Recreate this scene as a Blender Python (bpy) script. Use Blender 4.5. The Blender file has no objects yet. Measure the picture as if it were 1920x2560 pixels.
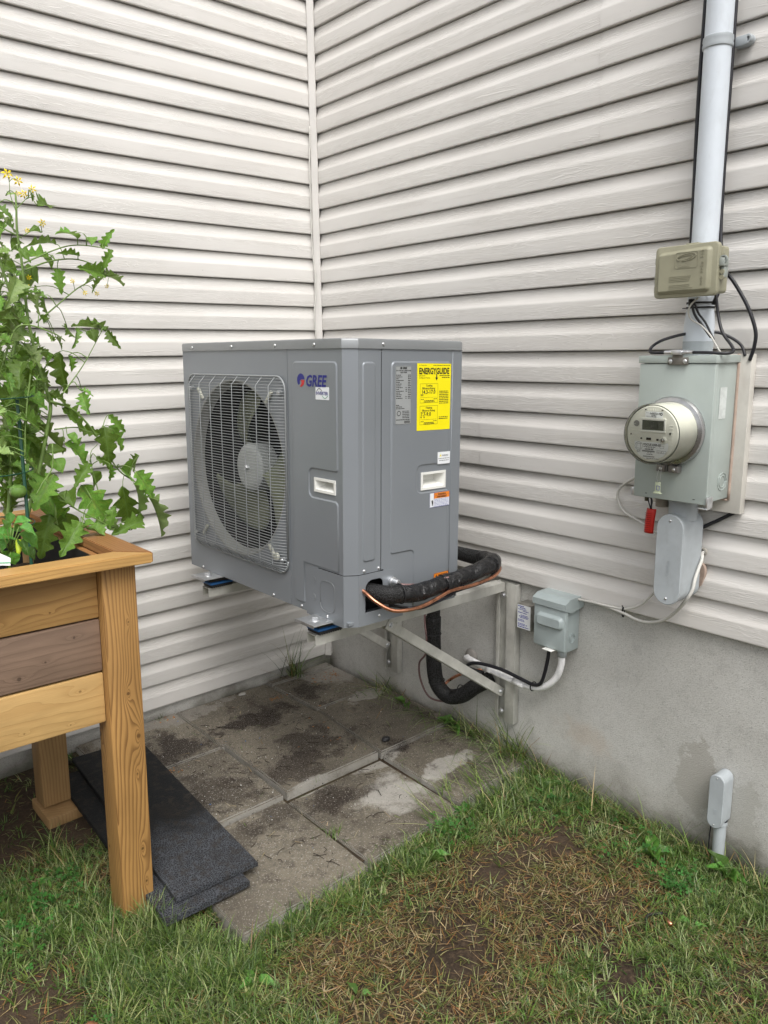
import bpy, bmesh, math, random
from math import radians, sin, cos, pi
from mathutils import Vector, Matrix, geometry, noise
random.seed(7)
# ------------------------------------------------ camera, sky, sun, exposure
scene = bpy.context.scene
cam_data = bpy.data.cameras.new('camera')
cam = bpy.data.objects.new('camera', cam_data)
scene.collection.objects.link(cam)
cam_data.sensor_fit = 'VERTICAL'; cam_data.sensor_height = 36.0; cam_data.sensor_width = 27.0
cam_data.lens = 1947.85 / 2560 * 36.0
cam_data.clip_start = .05; cam_data.clip_end = 2000
def cam_axes(yaw, pitch, roll):
    f = Vector((cos(pitch)*cos(yaw), cos(pitch)*sin(yaw), -sin(pitch)))
    r = f.cross(Vector((0, 0, 1))).normalized(); u = r.cross(f)
    return r*cos(roll)+u*sin(roll), -r*sin(roll)+u*cos(roll), f
r_, u_, f_ = cam_axes(.85635195, .2023685, -.01311078)
M = Matrix((r_, u_, -f_)).transposed().to_4x4(); M.translation = (-2.1996, -2.9722, 1.5349)
cam.matrix_world = M
scene.camera = cam
world = bpy.data.worlds.new('World'); scene.world = world; world.use_nodes = True
wt = world.node_tree; wt.nodes.clear()
sky = wt.nodes.new('ShaderNodeTexSky'); sky.sky_type = 'NISHITA'; sky.sun_disc = False
SUN_EL, SUN_AZ = radians(56), radians(243)      # azimuth measured from +X, towards the open side behind the camera
sky.sun_elevation = SUN_EL; sky.sun_rotation = pi/2-SUN_AZ
sky.air_density = 1.0; sky.dust_density = 5.0; sky.ozone_density = 1.0
hs = wt.nodes.new('ShaderNodeHueSaturation'); hs.inputs['Saturation'].default_value = .22
bg = wt.nodes.new('ShaderNodeBackground'); bg.inputs['Strength'].default_value = .140
wo = wt.nodes.new('ShaderNodeOutputWorld')
wt.links.new(sky.outputs[0], hs.inputs['Color']); wt.links.new(hs.outputs[0], bg.inputs[0]); wt.links.new(bg.outputs[0], wo.inputs[0])
sun_d = bpy.data.lights.new('sun', 'SUN'); sun_d.energy = 1.05; sun_d.angle = radians(35); sun_d.color = (1, .975, .94)
sun = bpy.data.objects.new('sun', sun_d); scene.collection.objects.link(sun)
sdir = Vector((cos(SUN_EL)*cos(SUN_AZ), cos(SUN_EL)*sin(SUN_AZ), sin(SUN_EL)))
sun.rotation_euler = (-sdir).to_track_quat('-Z', 'Y').to_euler(); sun.location = (-6, -9, 9)
scene.view_settings.view_transform = 'Standard'; scene.view_settings.look = 'None'
scene.view_settings.gamma = 1; scene.view_settings.use_curve_mapping = False
scene.view_settings.exposure = 0.60

# ------------------------------------------------ helpers
COL = scene.collection
def V(*a): return Vector(a)
def link(name, me, mat=None, parent=None):
    o = bpy.data.objects.new(name, me); COL.objects.link(o)
    if mat is not None and me is not None and len(me.materials) == 0: me.materials.append(mat)
    if parent is not None: o.parent = parent
    return o
def tag(o, label=None, cat=None, group=None, kind=None):
    if label: o['label'] = label
    if cat: o['category'] = cat
    if group: o['group'] = group
    if kind: o['kind'] = kind
    return o
def empty(name, loc=(0, 0, 0), rot=(0, 0, 0)):
    o = bpy.data.objects.new(name, None); COL.objects.link(o); o.location = loc; o.rotation_euler = rot
    o.empty_display_size = .05
    return o
def mesh(name, vs, fs, smooth=False):
    me = bpy.data.meshes.new(name); me.from_pydata([tuple(v) for v in vs], [], fs); me.update()
    if smooth: me.polygons.foreach_set('use_smooth', [True]*len(me.polygons))
    return me
def bm2me(bm, name, smooth=False, auto=None):
    bmesh.ops.recalc_face_normals(bm, faces=bm.faces)
    me = bpy.data.meshes.new(name)
    if smooth:
        for f in bm.faces: f.smooth = True
    if auto is not None:
        for f in bm.faces: f.smooth = True
        for e in bm.edges:
            if len(e.link_faces) == 2 and e.calc_face_angle(0) > auto: e.smooth = False
    bm.to_mesh(me); bm.free(); return me
def bbox(bm, x0, x1, y0, y1, z0, z1, bev=0, seg=2):
    r = bmesh.ops.create_cube(bm, size=1)
    vs = r['verts']
    for v in vs:
        v.co = Vector((x0+(v.co.x+.5)*(x1-x0), y0+(v.co.y+.5)*(y1-y0), z0+(v.co.z+.5)*(z1-z0)))
    if bev:
        es = list({e for v in vs for e in v.link_edges})
        bmesh.ops.bevel(bm, geom=es, offset=bev, segments=seg, affect='EDGES', profile=.5)
def box(name, dims, mat, parent=None, bev=0, seg=2, auto=.6):
    bm = bmesh.new(); bbox(bm, *dims, bev=bev, seg=seg)
    return link(name, bm2me(bm, name, auto=auto if bev else None), mat, parent)
def boxes(name, lst, mat, parent=None, bev=0):
    bm = bmesh.new()
    for d in lst: bbox(bm, *d, bev=bev)
    return link(name, bm2me(bm, name, auto=.6 if bev else None), mat, parent)
def smooth_path(pts, n=8):
    P = [Vector(p) for p in pts]
    if len(P) < 3: return P
    out = []
    for i in range(len(P)-1):
        p0 = P[i-1] if i > 0 else P[0]*2-P[1]
        p1, p2 = P[i], P[i+1]
        p3 = P[i+2] if i+2 < len(P) else P[-1]*2-P[-2]
        for k in range(n):
            t = k/n
            out.append(.5*((2*p1)+(p2-p0)*t+(2*p0-5*p1+4*p2-p3)*t*t+(3*p1-p0-3*p2+p3)*t**3))
    out.append(P[-1]); return out
def tube_geo(pts, r, seg=10, n=8, caps=True, rfun=None, smooth=True):
    P = smooth_path(pts, n) if smooth else [Vector(p) for p in pts]
    vs, fs = [], []
    N = len(P); up = None
    for i, p in enumerate(P):
        t = (P[min(i+1, N-1)]-P[max(i-1, 0)]).normalized()
        if up is None:
            up = t.orthogonal().normalized()
        up = (up-t*up.dot(t)).normalized(); s = t.cross(up)
        k = i/(N-1)
        rr = r(k) if callable(r) else (r[0]+(r[1]-r[0])*k if isinstance(r, tuple) else r)
        for j in range(seg):
            a = 2*pi*j/seg
            q = rr*(rfun(k, a) if rfun else 1)
            vs.append(p+(up*cos(a)+s*sin(a))*q)
    for i in range(N-1):
        for j in range(seg):
            a = i*seg+j; b = i*seg+(j+1) % seg
            fs.append((a, b, b+seg, a+seg))
    if caps:
        fs.append(tuple(range(seg-1, -1, -1))); fs.append(tuple((N-1)*seg+j for j in range(seg)))
    return vs, fs
def tube(name, pts, r, mat, parent=None, seg=10, n=8, rfun=None, smooth=True):
    vs, fs = tube_geo(pts, r, seg, n, True, rfun, smooth)
    me = mesh(name, vs, fs, True)
    for k in (-1, -2): me.polygons[k].use_smooth = False
    return link(name, me, mat, parent)
def tubes(name, lst, mat, parent=None, seg=8, n=6, smooth=True):
    V_, F_ = [], []
    for pts, r in lst:
        vs, fs = tube_geo(pts, r, seg, n, True, None, smooth)
        b = len(V_); V_ += vs; F_ += [tuple(i+b for i in f) for f in fs]
    return link(name, mesh(name, V_, F_, True), mat, parent)
def cyl_geo(c, axis, r, L, seg=24, r2=None):
    c = Vector(c); a = Vector(axis).normalized()
    return tube_geo([c, c+a*L], (r, r if r2 is None else r2), seg, smooth=False)
def cyl(name, c, axis, r, L, mat, parent=None, seg=24, bev=0, r2=None):
    vs, fs = cyl_geo(c, axis, r, L, seg, r2)
    bm = bmesh.new(); bv = [bm.verts.new(v) for v in vs]
    for f in fs: bm.faces.new([bv[i] for i in f])
    if bev:
        es = [e for f in bm.faces if len(f.verts) > 4 for e in f.edges]
        bmesh.ops.bevel(bm, geom=es, offset=bev, segments=2, affect='EDGES')
    return link(name, bm2me(bm, name, auto=.6), mat, parent)
def lathe(name, prof, c, axis, xdir, mat, parent=None, seg=48, auto=.7):
    """prof: list of (radius, distance along axis)"""
    c = Vector(c); a = Vector(axis).normalized(); x = Vector(xdir).normalized(); y = a.cross(x)
    bm = bmesh.new(); rings = []
    for r, d in prof:
        if r < 1e-6: rings.append([bm.verts.new(c+a*d)])
        else: rings.append([bm.verts.new(c+a*d+(x*cos(2*pi*j/seg)+y*sin(2*pi*j/seg))*r) for j in range(seg)])
    for A, B in zip(rings, rings[1:]):
        if len(A) == 1 and len(B) == 1: continue
        for j in range(seg):
            k = (j+1) % seg
            if len(A) == 1: bm.faces.new((A[0], B[j], B[k]))
            elif len(B) == 1: bm.faces.new((A[j], A[k], B[0]))
            else: bm.faces.new((A[j], A[k], B[k], B[j]))
    return link(name, bm2me(bm, name, auto=auto), mat, parent)
def round_poly(pts, r, n=5):
    """2D polygon with rounded corners; r number or list"""
    out = []; N = len(pts)
    for i in range(N):
        p = Vector(pts[i]); a = Vector(pts[i-1])-p; b = Vector(pts[(i+1) % N])-p
        rr = r[i] if isinstance(r, (list, tuple)) else r
        if rr <= 0: out.append(p); continue
        la, lb = a.length, b.length; a.normalize(); b.normalize()
        ang = a.angle(b); d = min(rr/math.tan(ang/2), la*.49, lb*.49)
        rr = d*math.tan(ang/2)
        s = p+a*d; e = p+b*d
        cen = p+(a+b).normalized()*(rr/sin(ang/2))
        v0 = s-cen; v1 = e-cen
        th = v0.angle_signed(v1) if v0.length > 0 else 0
        for k in range(n+1):
            t = -th*k/n
            out.append(cen+Vector((v0.x*cos(t)-v0.y*sin(t), v0.x*sin(t)+v0.y*cos(t))))
    return out
def area2(p): return sum(p[i-1][0]*p[i][1]-p[i][0]*p[i-1][1] for i in range(len(p)))/2
def plate(name, poly, holes, P0, U, W, N, th, mat, parent=None, collect=None):
    """flat sheet: 2D outline (and holes) mapped to P0+u*U+w*W, front face there, thickness th towards -N"""
    P0, U, W, N = Vector(P0), Vector(U), Vector(W), Vector(N)
    poly = [Vector(p) for p in poly]; holes = [[Vector(p) for p in h] for h in holes]
    loops = [poly]+holes
    flat = [p for l in loops for p in l]
    tris = geometry.tessellate_polygon([[Vector((p.x, p.y, 0)) for p in l] for l in loops])
    n = len(flat)
    vs = [P0+U*p.x+W*p.y for p in flat]
    fs = [tuple(t) for t in tris]
    if th:
        vs += [v-N*th for v in vs[:n]]
        fs += [tuple(i+n for i in reversed(t)) for t in tris]
        b = 0
        for l in loops:
            m = len(l)
            for i in range(m):
                j = (i+1) % m
                fs.append((b+i, b+j, b+j+n, b+i+n))
            b += m
    bm = bmesh.new(); bv = [bm.verts.new(v) for v in vs]
    for f in fs:
        try: bm.faces.new([bv[i] for i in f])
        except ValueError: pass
    bmesh.ops.recalc_face_normals(bm, faces=bm.faces)
    if not th:
        for f in bm.faces:
            if f.normal.dot(N) < 0: f.normal_flip()
    me = bpy.data.meshes.new(name); bm.to_mesh(me); bm.free()
    return link(name, me, mat, parent)
def emboss(name, poly, rad, P0, U, W, N, inset, height, mat, parent=None, n=5, openbase=True):
    """raised (height>0) field with a bevelled rim"""
    P0, U, W, N = Vector(P0), Vector(U), Vector(W), Vector(N)
    P = round_poly(poly, rad, n)
    if area2(P) < 0: P.reverse()
    m = len(P); rings = []
    for s, hgt in ((0, 0), (.25, .12), (.5, .5), (.75, .88), (1, 1)):
        ring = []
        for i in range(m):
            t = (P[(i+1) % m]-P[i-1])
            e1 = (P[i]-P[i-1]); e2 = (P[(i+1) % m]-P[i])
            if e1.length < 1e-7: e1 = e2
            if e2.length < 1e-7: e2 = e1
            n1 = Vector((-e1.y, e1.x)).normalized(); n2 = Vector((-e2.y, e2.x)).normalized()
            nn = (n1+n2); nn = nn/max(nn.length_squared/2, .3)
            q = P[i]+nn*inset*s
            ring.append(P0+U*q.x+W*q.y+N*height*hgt)
        rings.append(ring)
    vs = [v for r in rings for v in r]; fs = []
    for k in range(len(rings)-1):
        for i in range(m):
            j = (i+1) % m; fs.append((k*m+i, k*m+j, (k+1)*m+j, (k+1)*m+i))
    last = (len(rings)-1)*m
    tri = geometry.tessellate_polygon([[Vector((P[i].x, P[i].y, 0)) for i in range(m)]])
    for t in tri: fs.append(tuple(last+i for i in t))
    bm = bmesh.new(); bv = [bm.verts.new(v) for v in vs]
    for f in fs:
        try: bm.faces.new([bv[i] for i in f])
        except ValueError: pass
    bmesh.ops.recalc_face_normals(bm, faces=bm.faces)
    if sum(f.normal.dot(N)*f.calc_area() for f in bm.faces) < 0:
        bmesh.ops.reverse_faces(bm, faces=bm.faces)
    for f in bm.faces: f.smooth = len(f.verts) == 4
    me = bpy.data.meshes.new(name); bm.to_mesh(me); bm.free()
    return link(name, me, mat, parent)
def ngon(c, r, n=32, ry=None):
    return [Vector((c[0]+r*cos(2*pi*i/n), c[1]+(ry or r)*sin(2*pi*i/n))) for i in range(n)]
def rect(x0, x1, y0, y1): return [(x0, y0), (x1, y0), (x1, y1), (x0, y1)]
def share(src, name, parent=None, **kw):
    o = src.copy(); o.name = name; COL.objects.link(o)
    if parent is not None: o.parent = parent
    return o
def text(name, s, size, P0, U, W, mat, parent, bold=0.0, align='LEFT', shear=0, sx=1.0, lift=.0004, sp=1.0):
    """flat lettering laid on a surface, baseline start at P0, U along the line, W up"""
    cu = bpy.data.curves.new('lettering', 'FONT'); cu.body = s; cu.size = size; cu.shear = shear
    cu.align_x = align; cu.offset = bold; cu.resolution_u = 2; cu.space_character = sp
    cu.fill_mode = 'FRONT'
    o = bpy.data.objects.new('lettering', cu); COL.objects.link(o)
    dg = bpy.context.evaluated_depsgraph_get(); dg.update()
    me = bpy.data.meshes.new_from_object(o.evaluated_get(dg))
    bpy.data.objects.remove(o); bpy.data.curves.remove(cu)
    P0, U, W = Vector(P0), Vector(U).normalized(), Vector(W).normalized(); N = U.cross(W)
    for v in me.vertices: v.co = P0+U*v.co.x*sx+W*v.co.y+N*lift
    me.materials.clear()
    return link(name, me, mat, parent)

# ------------------------------------------------ material kit
class NT:
    def __init__(s, m):
        m.use_nodes = True; s.t = m.node_tree; s.t.nodes.clear()
        s.out = s.t.nodes.new('ShaderNodeOutputMaterial')
    def n(s, typ, _props=None, **inp):
        nd = s.t.nodes.new(typ)
        for k, v in (_props or {}).items(): setattr(nd, k, v)
        for k, v in inp.items():
            key = int(k[1:]) if (k[0] == 'i' and k[1:].isdigit()) else k.replace('_', ' ')
            s.set(nd.inputs[key], v)
        return nd
    def set(s, sock, v):
        if hasattr(v, 'outputs'): v = v.outputs[0]
        if hasattr(v, 'is_linked') or isinstance(v, bpy.types.NodeSocket): s.t.links.new(v, sock)
        else:
            if sock.type == 'RGBA' and len(v) == 3: v = (*v, 1)
            sock.default_value = v
    def m(s, op, a, b=0.0, c=0.0, clamp=False):
        nd = s.n('ShaderNodeMath', {'operation': op, 'use_clamp': clamp}); s.set(nd.inputs[0], a); s.set(nd.inputs[1], b); s.set(nd.inputs[2], c); return nd
    def vm(s, op, a, b=(0, 0, 0)):
        nd = s.n('ShaderNodeVectorMath', {'operation': op}); s.set(nd.inputs[0], a)
        if op == 'SCALE': s.set(nd.inputs[3], b)
        else: s.set(nd.inputs[1], b)
        return nd
    def coord(s, kind='Object'): return s.n('ShaderNodeTexCoord').outputs[kind]
    def mapping(s, vec, scale=(1, 1, 1), loc=(0, 0, 0), rot=(0, 0, 0)):
        nd = s.n('ShaderNodeMapping'); s.set(nd.inputs[0], vec); nd.inputs['Scale'].default_value = scale; nd.inputs['Location'].default_value = loc; nd.inputs['Rotation'].default_value = rot; return nd
    def noise(s, vec, scale, detail=3, rough=.5, dist=0):
        nd = s.n('ShaderNodeTexNoise'); s.set(nd.inputs['Vector'], vec)
        for k, v in (('Scale', scale), ('Detail', detail), ('Roughness', rough), ('Distortion', dist)): nd.inputs[k].default_value = v
        return nd.outputs['Fac']
    def mix(s, f, a, b, typ='MIX'):
        nd = s.n('ShaderNodeMix', {'data_type': 'RGBA', 'blend_type': typ}); s.set(nd.inputs[0], f); s.set(nd.inputs[6], a); s.set(nd.inputs[7], b); return nd.outputs[2]
    def ramp(s, f, lo, hi, a=0.0, b=1.0):
        nd = s.n('ShaderNodeMapRange', {'clamp': True, 'interpolation_type': 'SMOOTHSTEP'}); s.set(nd.inputs[0], f)
        for k, v in ((1, lo), (2, hi), (3, a), (4, b)): s.set(nd.inputs[k], v)
        return nd.outputs[0]
    def bump(s, h, strength=.3, dist=.001, normal=None):
        nd = s.n('ShaderNodeBump'); s.set(nd.inputs['Height'], h); nd.inputs['Strength'].default_value = strength; nd.inputs['Distance'].default_value = dist
        if normal is not None: s.set(nd.inputs['Normal'], normal)
        return nd.outputs[0]
    def bsdf(s, color, rough=.5, metal=0.0, normal=None, spec=.5, **kw):
        nd = s.n('ShaderNodeBsdfPrincipled'); s.set(nd.inputs['Base Color'], color); s.set(nd.inputs['Roughness'], rough); s.set(nd.inputs['Metallic'], metal)
        nd.inputs['Specular IOR Level'].default_value = spec
        if normal is not None: s.set(nd.inputs['Normal'], normal)
        for k, v in kw.items(): s.set(nd.inputs[k.replace('_', ' ')], v)
        return nd
    def done(s, sh): s.t.links.new(sh.outputs[0], s.out.inputs[0])
def M_(name): return bpy.data.materials.new(name)
def simple(name, col, rough=.5, metal=0.0, var=.12, scale=12, bump=.1, bscale=300, spec=.5, dirt=0.0, dirtcol=(.12, .11, .09)):
    m = M_(name); k = NT(m); c = k.coord()
    a = k.noise(c, scale, 5, .6); d = tuple(x*(1-var) for x in col); e = tuple(min(1, x*(1+var*.7)) for x in col)
    colr = k.mix(k.ramp(a, .35, .65), d, e)
    if dirt: colr = k.mix(k.m('MULTIPLY', k.ramp(k.noise(k.mapping(c, (1, 1, .35)), scale*2.3, 6, .7), .5, .75), dirt), colr, dirtcol)
    r = k.ramp(k.noise(c, scale*2, 2), .1, .9, max(.02, rough-.05), min(1, rough+.05))
    nrm = k.bump(k.noise(c, bscale, 2), bump, .0006) if bump else None
    k.done(k.bsdf(colr, r, metal, nrm, spec)); return m
# ------------------------------------------------ materials
def siding_mat(name, axis):
    m = M_(name); k = NT(m); c = k.coord()
    sc = (2.4, 38, 38) if axis == 'x' else (38, 2.4, 38)
    mp = k.mapping(c, sc)
    rnd = k.n('ShaderNodeObjectInfo').outputs['Random']
    off = k.vm('ADD', mp, k.vm('SCALE', k.n('ShaderNodeCombineXYZ', X=rnd, Y=rnd, Z=0.0), 37.0))
    g = k.noise(off, 1.0, 3, .5, .5)
    fr_ = k.m('ABSOLUTE', k.m('SUBTRACT', k.m('FRACT', k.m('MULTIPLY', g, 13.0)), .5))
    gate = k.ramp(k.noise(off, .55, 2, .5), .38, .58)
    lines = k.m('MULTIPLY', k.ramp(fr_, .17, .02), gate)
    g2 = k.noise(off, 2.6, 3, .6, .8)
    hgt = k.m('ADD', k.m('MULTIPLY', lines, 1.0), k.m('MULTIPLY', g2, .5))
    big = k.noise(c, 1.7, 4, .55); v = k.noise(k.mapping(c, (1.2, 1.2, 9)), 2.0, 4, .6)
    col = k.mix(k.ramp(big, .3, .7), (.63, .612, .583), (.685, .668, .638))
    col = k.mix(k.m('MULTIPLY', k.ramp(v, .45, .8), .30), col, (.56, .53, .49))
    col = k.mix(k.m('MULTIPLY', k.ramp(rnd, 0, 1), .10), col, (.74, .70, .66))
    # faint greyish water marks and dust specks
    sp = k.noise(c, 90, 2, .5)
    col = k.mix(k.m('MULTIPLY', k.ramp(sp, .74, .80), .5), col, (.2, .18, .15))
    col = k.mix(k.m('MULTIPLY', k.ramp(fr_, .22, .34), k.m('MULTIPLY', gate, .20)), col, (.44, .42, .38))
    k.done(k.bsdf(col, .48, 0, k.bump(hgt, .55, .0011), .4)); return m
SID_L = siding_mat('vinyl_left', 'x'); SID_R = siding_mat('vinyl_right', 'y')
VINYL = simple('vinyl_trim', (.63, .61, .58), .45, var=.06, scale=5, bump=.15)
def stucco_mat():
    m = M_('parging'); k = NT(m); c = k.coord()
    n1 = k.noise(c, 260, 3, .7); n2 = k.noise(c, 3.0, 6, .6); n3 = k.noise(c, 22, 4, .6)
    col = k.mix(k.ramp(n2, .35, .7), (.49, .485, .455), (.575, .57, .54))
    col = k.mix(k.m('MULTIPLY', k.ramp(n3, .5, .7), .22), col, (.30, .295, .28))
    col = k.mix(k.m('MULTIPLY', k.ramp(n1, .53, .66), .50), col, (.20, .20, .18))
    col = k.mix(k.m('MULTIPLY', k.ramp(n1, .44, .34), .4), col, (.66, .65, .63))
    sep = k.n('ShaderNodeSeparateXYZ', Vector=c)
    # rising damp and soil splash near the ground
    zz = k.m('ADD', sep.outputs['Z'], k.m('MULTIPLY', k.m('SUBTRACT', n2, .5), .35))
    col = k.mix(k.m('MULTIPLY', k.ramp(zz, .14, -.02), .35), col, (.20, .165, .125))
    col = k.mix(k.m('MULTIPLY', k.ramp(zz, .06, -.05), .8), col, (.055, .058, .03))
    # rusty brown smear and the damp repair patches round the buried conduit
    def spot(y, z, ry, rz, lo, hi, colr, amt, cc, ring=False):
        a = k.m('DIVIDE', k.m('SUBTRACT', sep.outputs['Y'], y), ry); b = k.m('DIVIDE', k.m('SUBTRACT', sep.outputs['Z'], z), rz)
        d = k.m('SQRT', k.m('ADD', k.m('MULTIPLY', a, a), k.m('MULTIPLY', b, b)))
        d = k.m('ADD', d, k.m('MULTIPLY', k.m('SUBTRACT', k.noise(c, 16, 6, .7), .5), 2.4))
        f = k.ramp(d, hi, lo)
        return k.mix(k.m('MULTIPLY', f, amt), cc, colr)
    col = spot(-1.915, .19, .085, .12, .9, 1.0, (.37, .355, .32), .75, col)
    col = spot(-2.06, .15, .05, .10, .9, 1.05, (.39, .38, .345), .6, col)
    col = spot(-1.50, .17, .13, .07, .2, 1.2, (.50, .40, .31), .35, col)
    h_ = k.m('ADD', k.m('MULTIPLY', n1, 1.0), k.m('MULTIPLY', n3, .5))
    k.done(k.bsdf(col, .9, 0, k.bump(h_, 1.0, .0028), .2)); return m
STUCCO = stucco_mat()
def paver_mat():
    m = M_('concrete_paver'); k = NT(m); c = k.coord()
    sep = k.n('ShaderNodeSeparateXYZ', Vector=c)
    n1 = k.noise(c, 2.6, 6, .62); n2 = k.noise(c, 9, 6, .68); n3 = k.noise(c, 200, 2, .7); n4 = k.noise(c, 60, 4, .6)
    rnd = k.n('ShaderNodeObjectInfo').outputs['Random']
    col = k.mix(k.ramp(n1, .35, .65), (.105, .090, .068), (.185, .163, .125))
    col = k.mix(k.m('MULTIPLY', k.ramp(n4, .45, .7), .45), col, (.065, .060, .048))
    # dry pale zones: front centre slab and a few edges
    def spot(cc, x, y, rx, ry, colr, amt, ns=7, na=3.2, lo=.75, hi=1.05):
        a = k.m('DIVIDE', k.m('SUBTRACT', sep.outputs['X'], x), rx); b = k.m('DIVIDE', k.m('SUBTRACT', sep.outputs['Y'], y), ry)
        d = k.m('SQRT', k.m('ADD', k.m('MULTIPLY', a, a), k.m('MULTIPLY', b, b)))
        d = k.m('ADD', d, k.m('MULTIPLY', k.m('SUBTRACT', k.noise(c, ns, 6, .65), .5), na))
        return k.mix(k.m('MULTIPLY', k.ramp(d, hi, lo), amt), cc, colr)
    DRY = (.42, .405, .37)
    col = spot(col, -.52, -1.08, .14, .12, DRY, .7, na=3.2, lo=.5, hi=1.1)
    col = spot(col, -.42, -.88, .14, .035, DRY, .6, na=2.0)
    col = spot(col, -.28, -1.08, .13, .05, DRY, .6)
    col = spot(col, -.74, -.86, .10, .03, DRY, .55)
    col = spot(col, -.10, -.42, .12, .05, DRY, .45)
    col = spot(col, -.08, -.10, .12, .12, (.3, .285, .26), .5)
    col = spot(col, -.88, -.03, .30, .07, (.3, .285, .26), .4)
    DIRT = (.022, .015, .011)
    for x, y, rx, ry, a in ((-.60, -.27, .19, .085, .9), (-.97, -.28, .13, .12, .9), (-.55, -.60, .16, .10, .72), (-.72, -.72, .14, .10, .7), (-1.02, -.66, .18, .14, .65),
                            (-.27, -.20, .09, .08, .75), (-.30, -.86, .07, .04, .9), (-.72, -.96, .10, .09, .75), (-.92, -.92, .11, .08, .6), (-.62, -1.0, .11, .04, .5), (-1.12, -.95, .12, .1, .5)):
        col = spot(col, x, y, rx, ry, DIRT, a, ns=11, na=3.6, lo=.55, hi=1.15)
    col = k.mix(k.m('MULTIPLY', k.ramp(n2, .53, .66), .80), col, (.038, .028, .020))
    col = k.mix(k.m('MULTIPLY', k.ramp(n3, .58, .68), .60), col, (.44, .42, .38))
    col = k.mix(k.m('MULTIPLY', k.ramp(n3, .40, .32), .4), col, (.05, .045, .04))
    gn = k.n('ShaderNodeSeparateXYZ', Vector=k.n('ShaderNodeNewGeometry').outputs['Normal'])
    col = k.mix(k.m('MULTIPLY', k.ramp(k.m('ABSOLUTE', gn.outputs['Z']), .7, .3), k.ramp(n2, .35, .55, .25, .75)), col, (.36, .345, .31))
    h_ = k.m('ADD', k.m('MULTIPLY', n3, 1.0), k.m('MULTIPLY', n4, .8))
    rough = k.ramp(n1, .3, .7, .62, .92)
    k.done(k.bsdf(col, rough, 0, k.bump(h_, 1.0, .003), .35)); return m
PAVER = paver_mat()
def soil_mat():
    m = M_('soil'); k = NT(m); c = k.coord()
    n1 = k.noise(c, 2.2, 6, .65); n2 = k.noise(c, 70, 5, .7)
    col = k.mix(k.ramp(n1, .35, .65), (.030, .021, .015), (.062, .044, .030))
    col = k.mix(k.ramp(n2, .45, .7), col, (.085, .060, .038))
    col = k.mix(k.m('MULTIPLY', k.ramp(k.noise(c, .9, 3), .45, .6), .25), col, (.05, .06, .02))
    k.done(k.bsdf(col, .95, 0, k.bump(n2, .9, .008), .2)); return m
SOIL = soil_mat()
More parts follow.
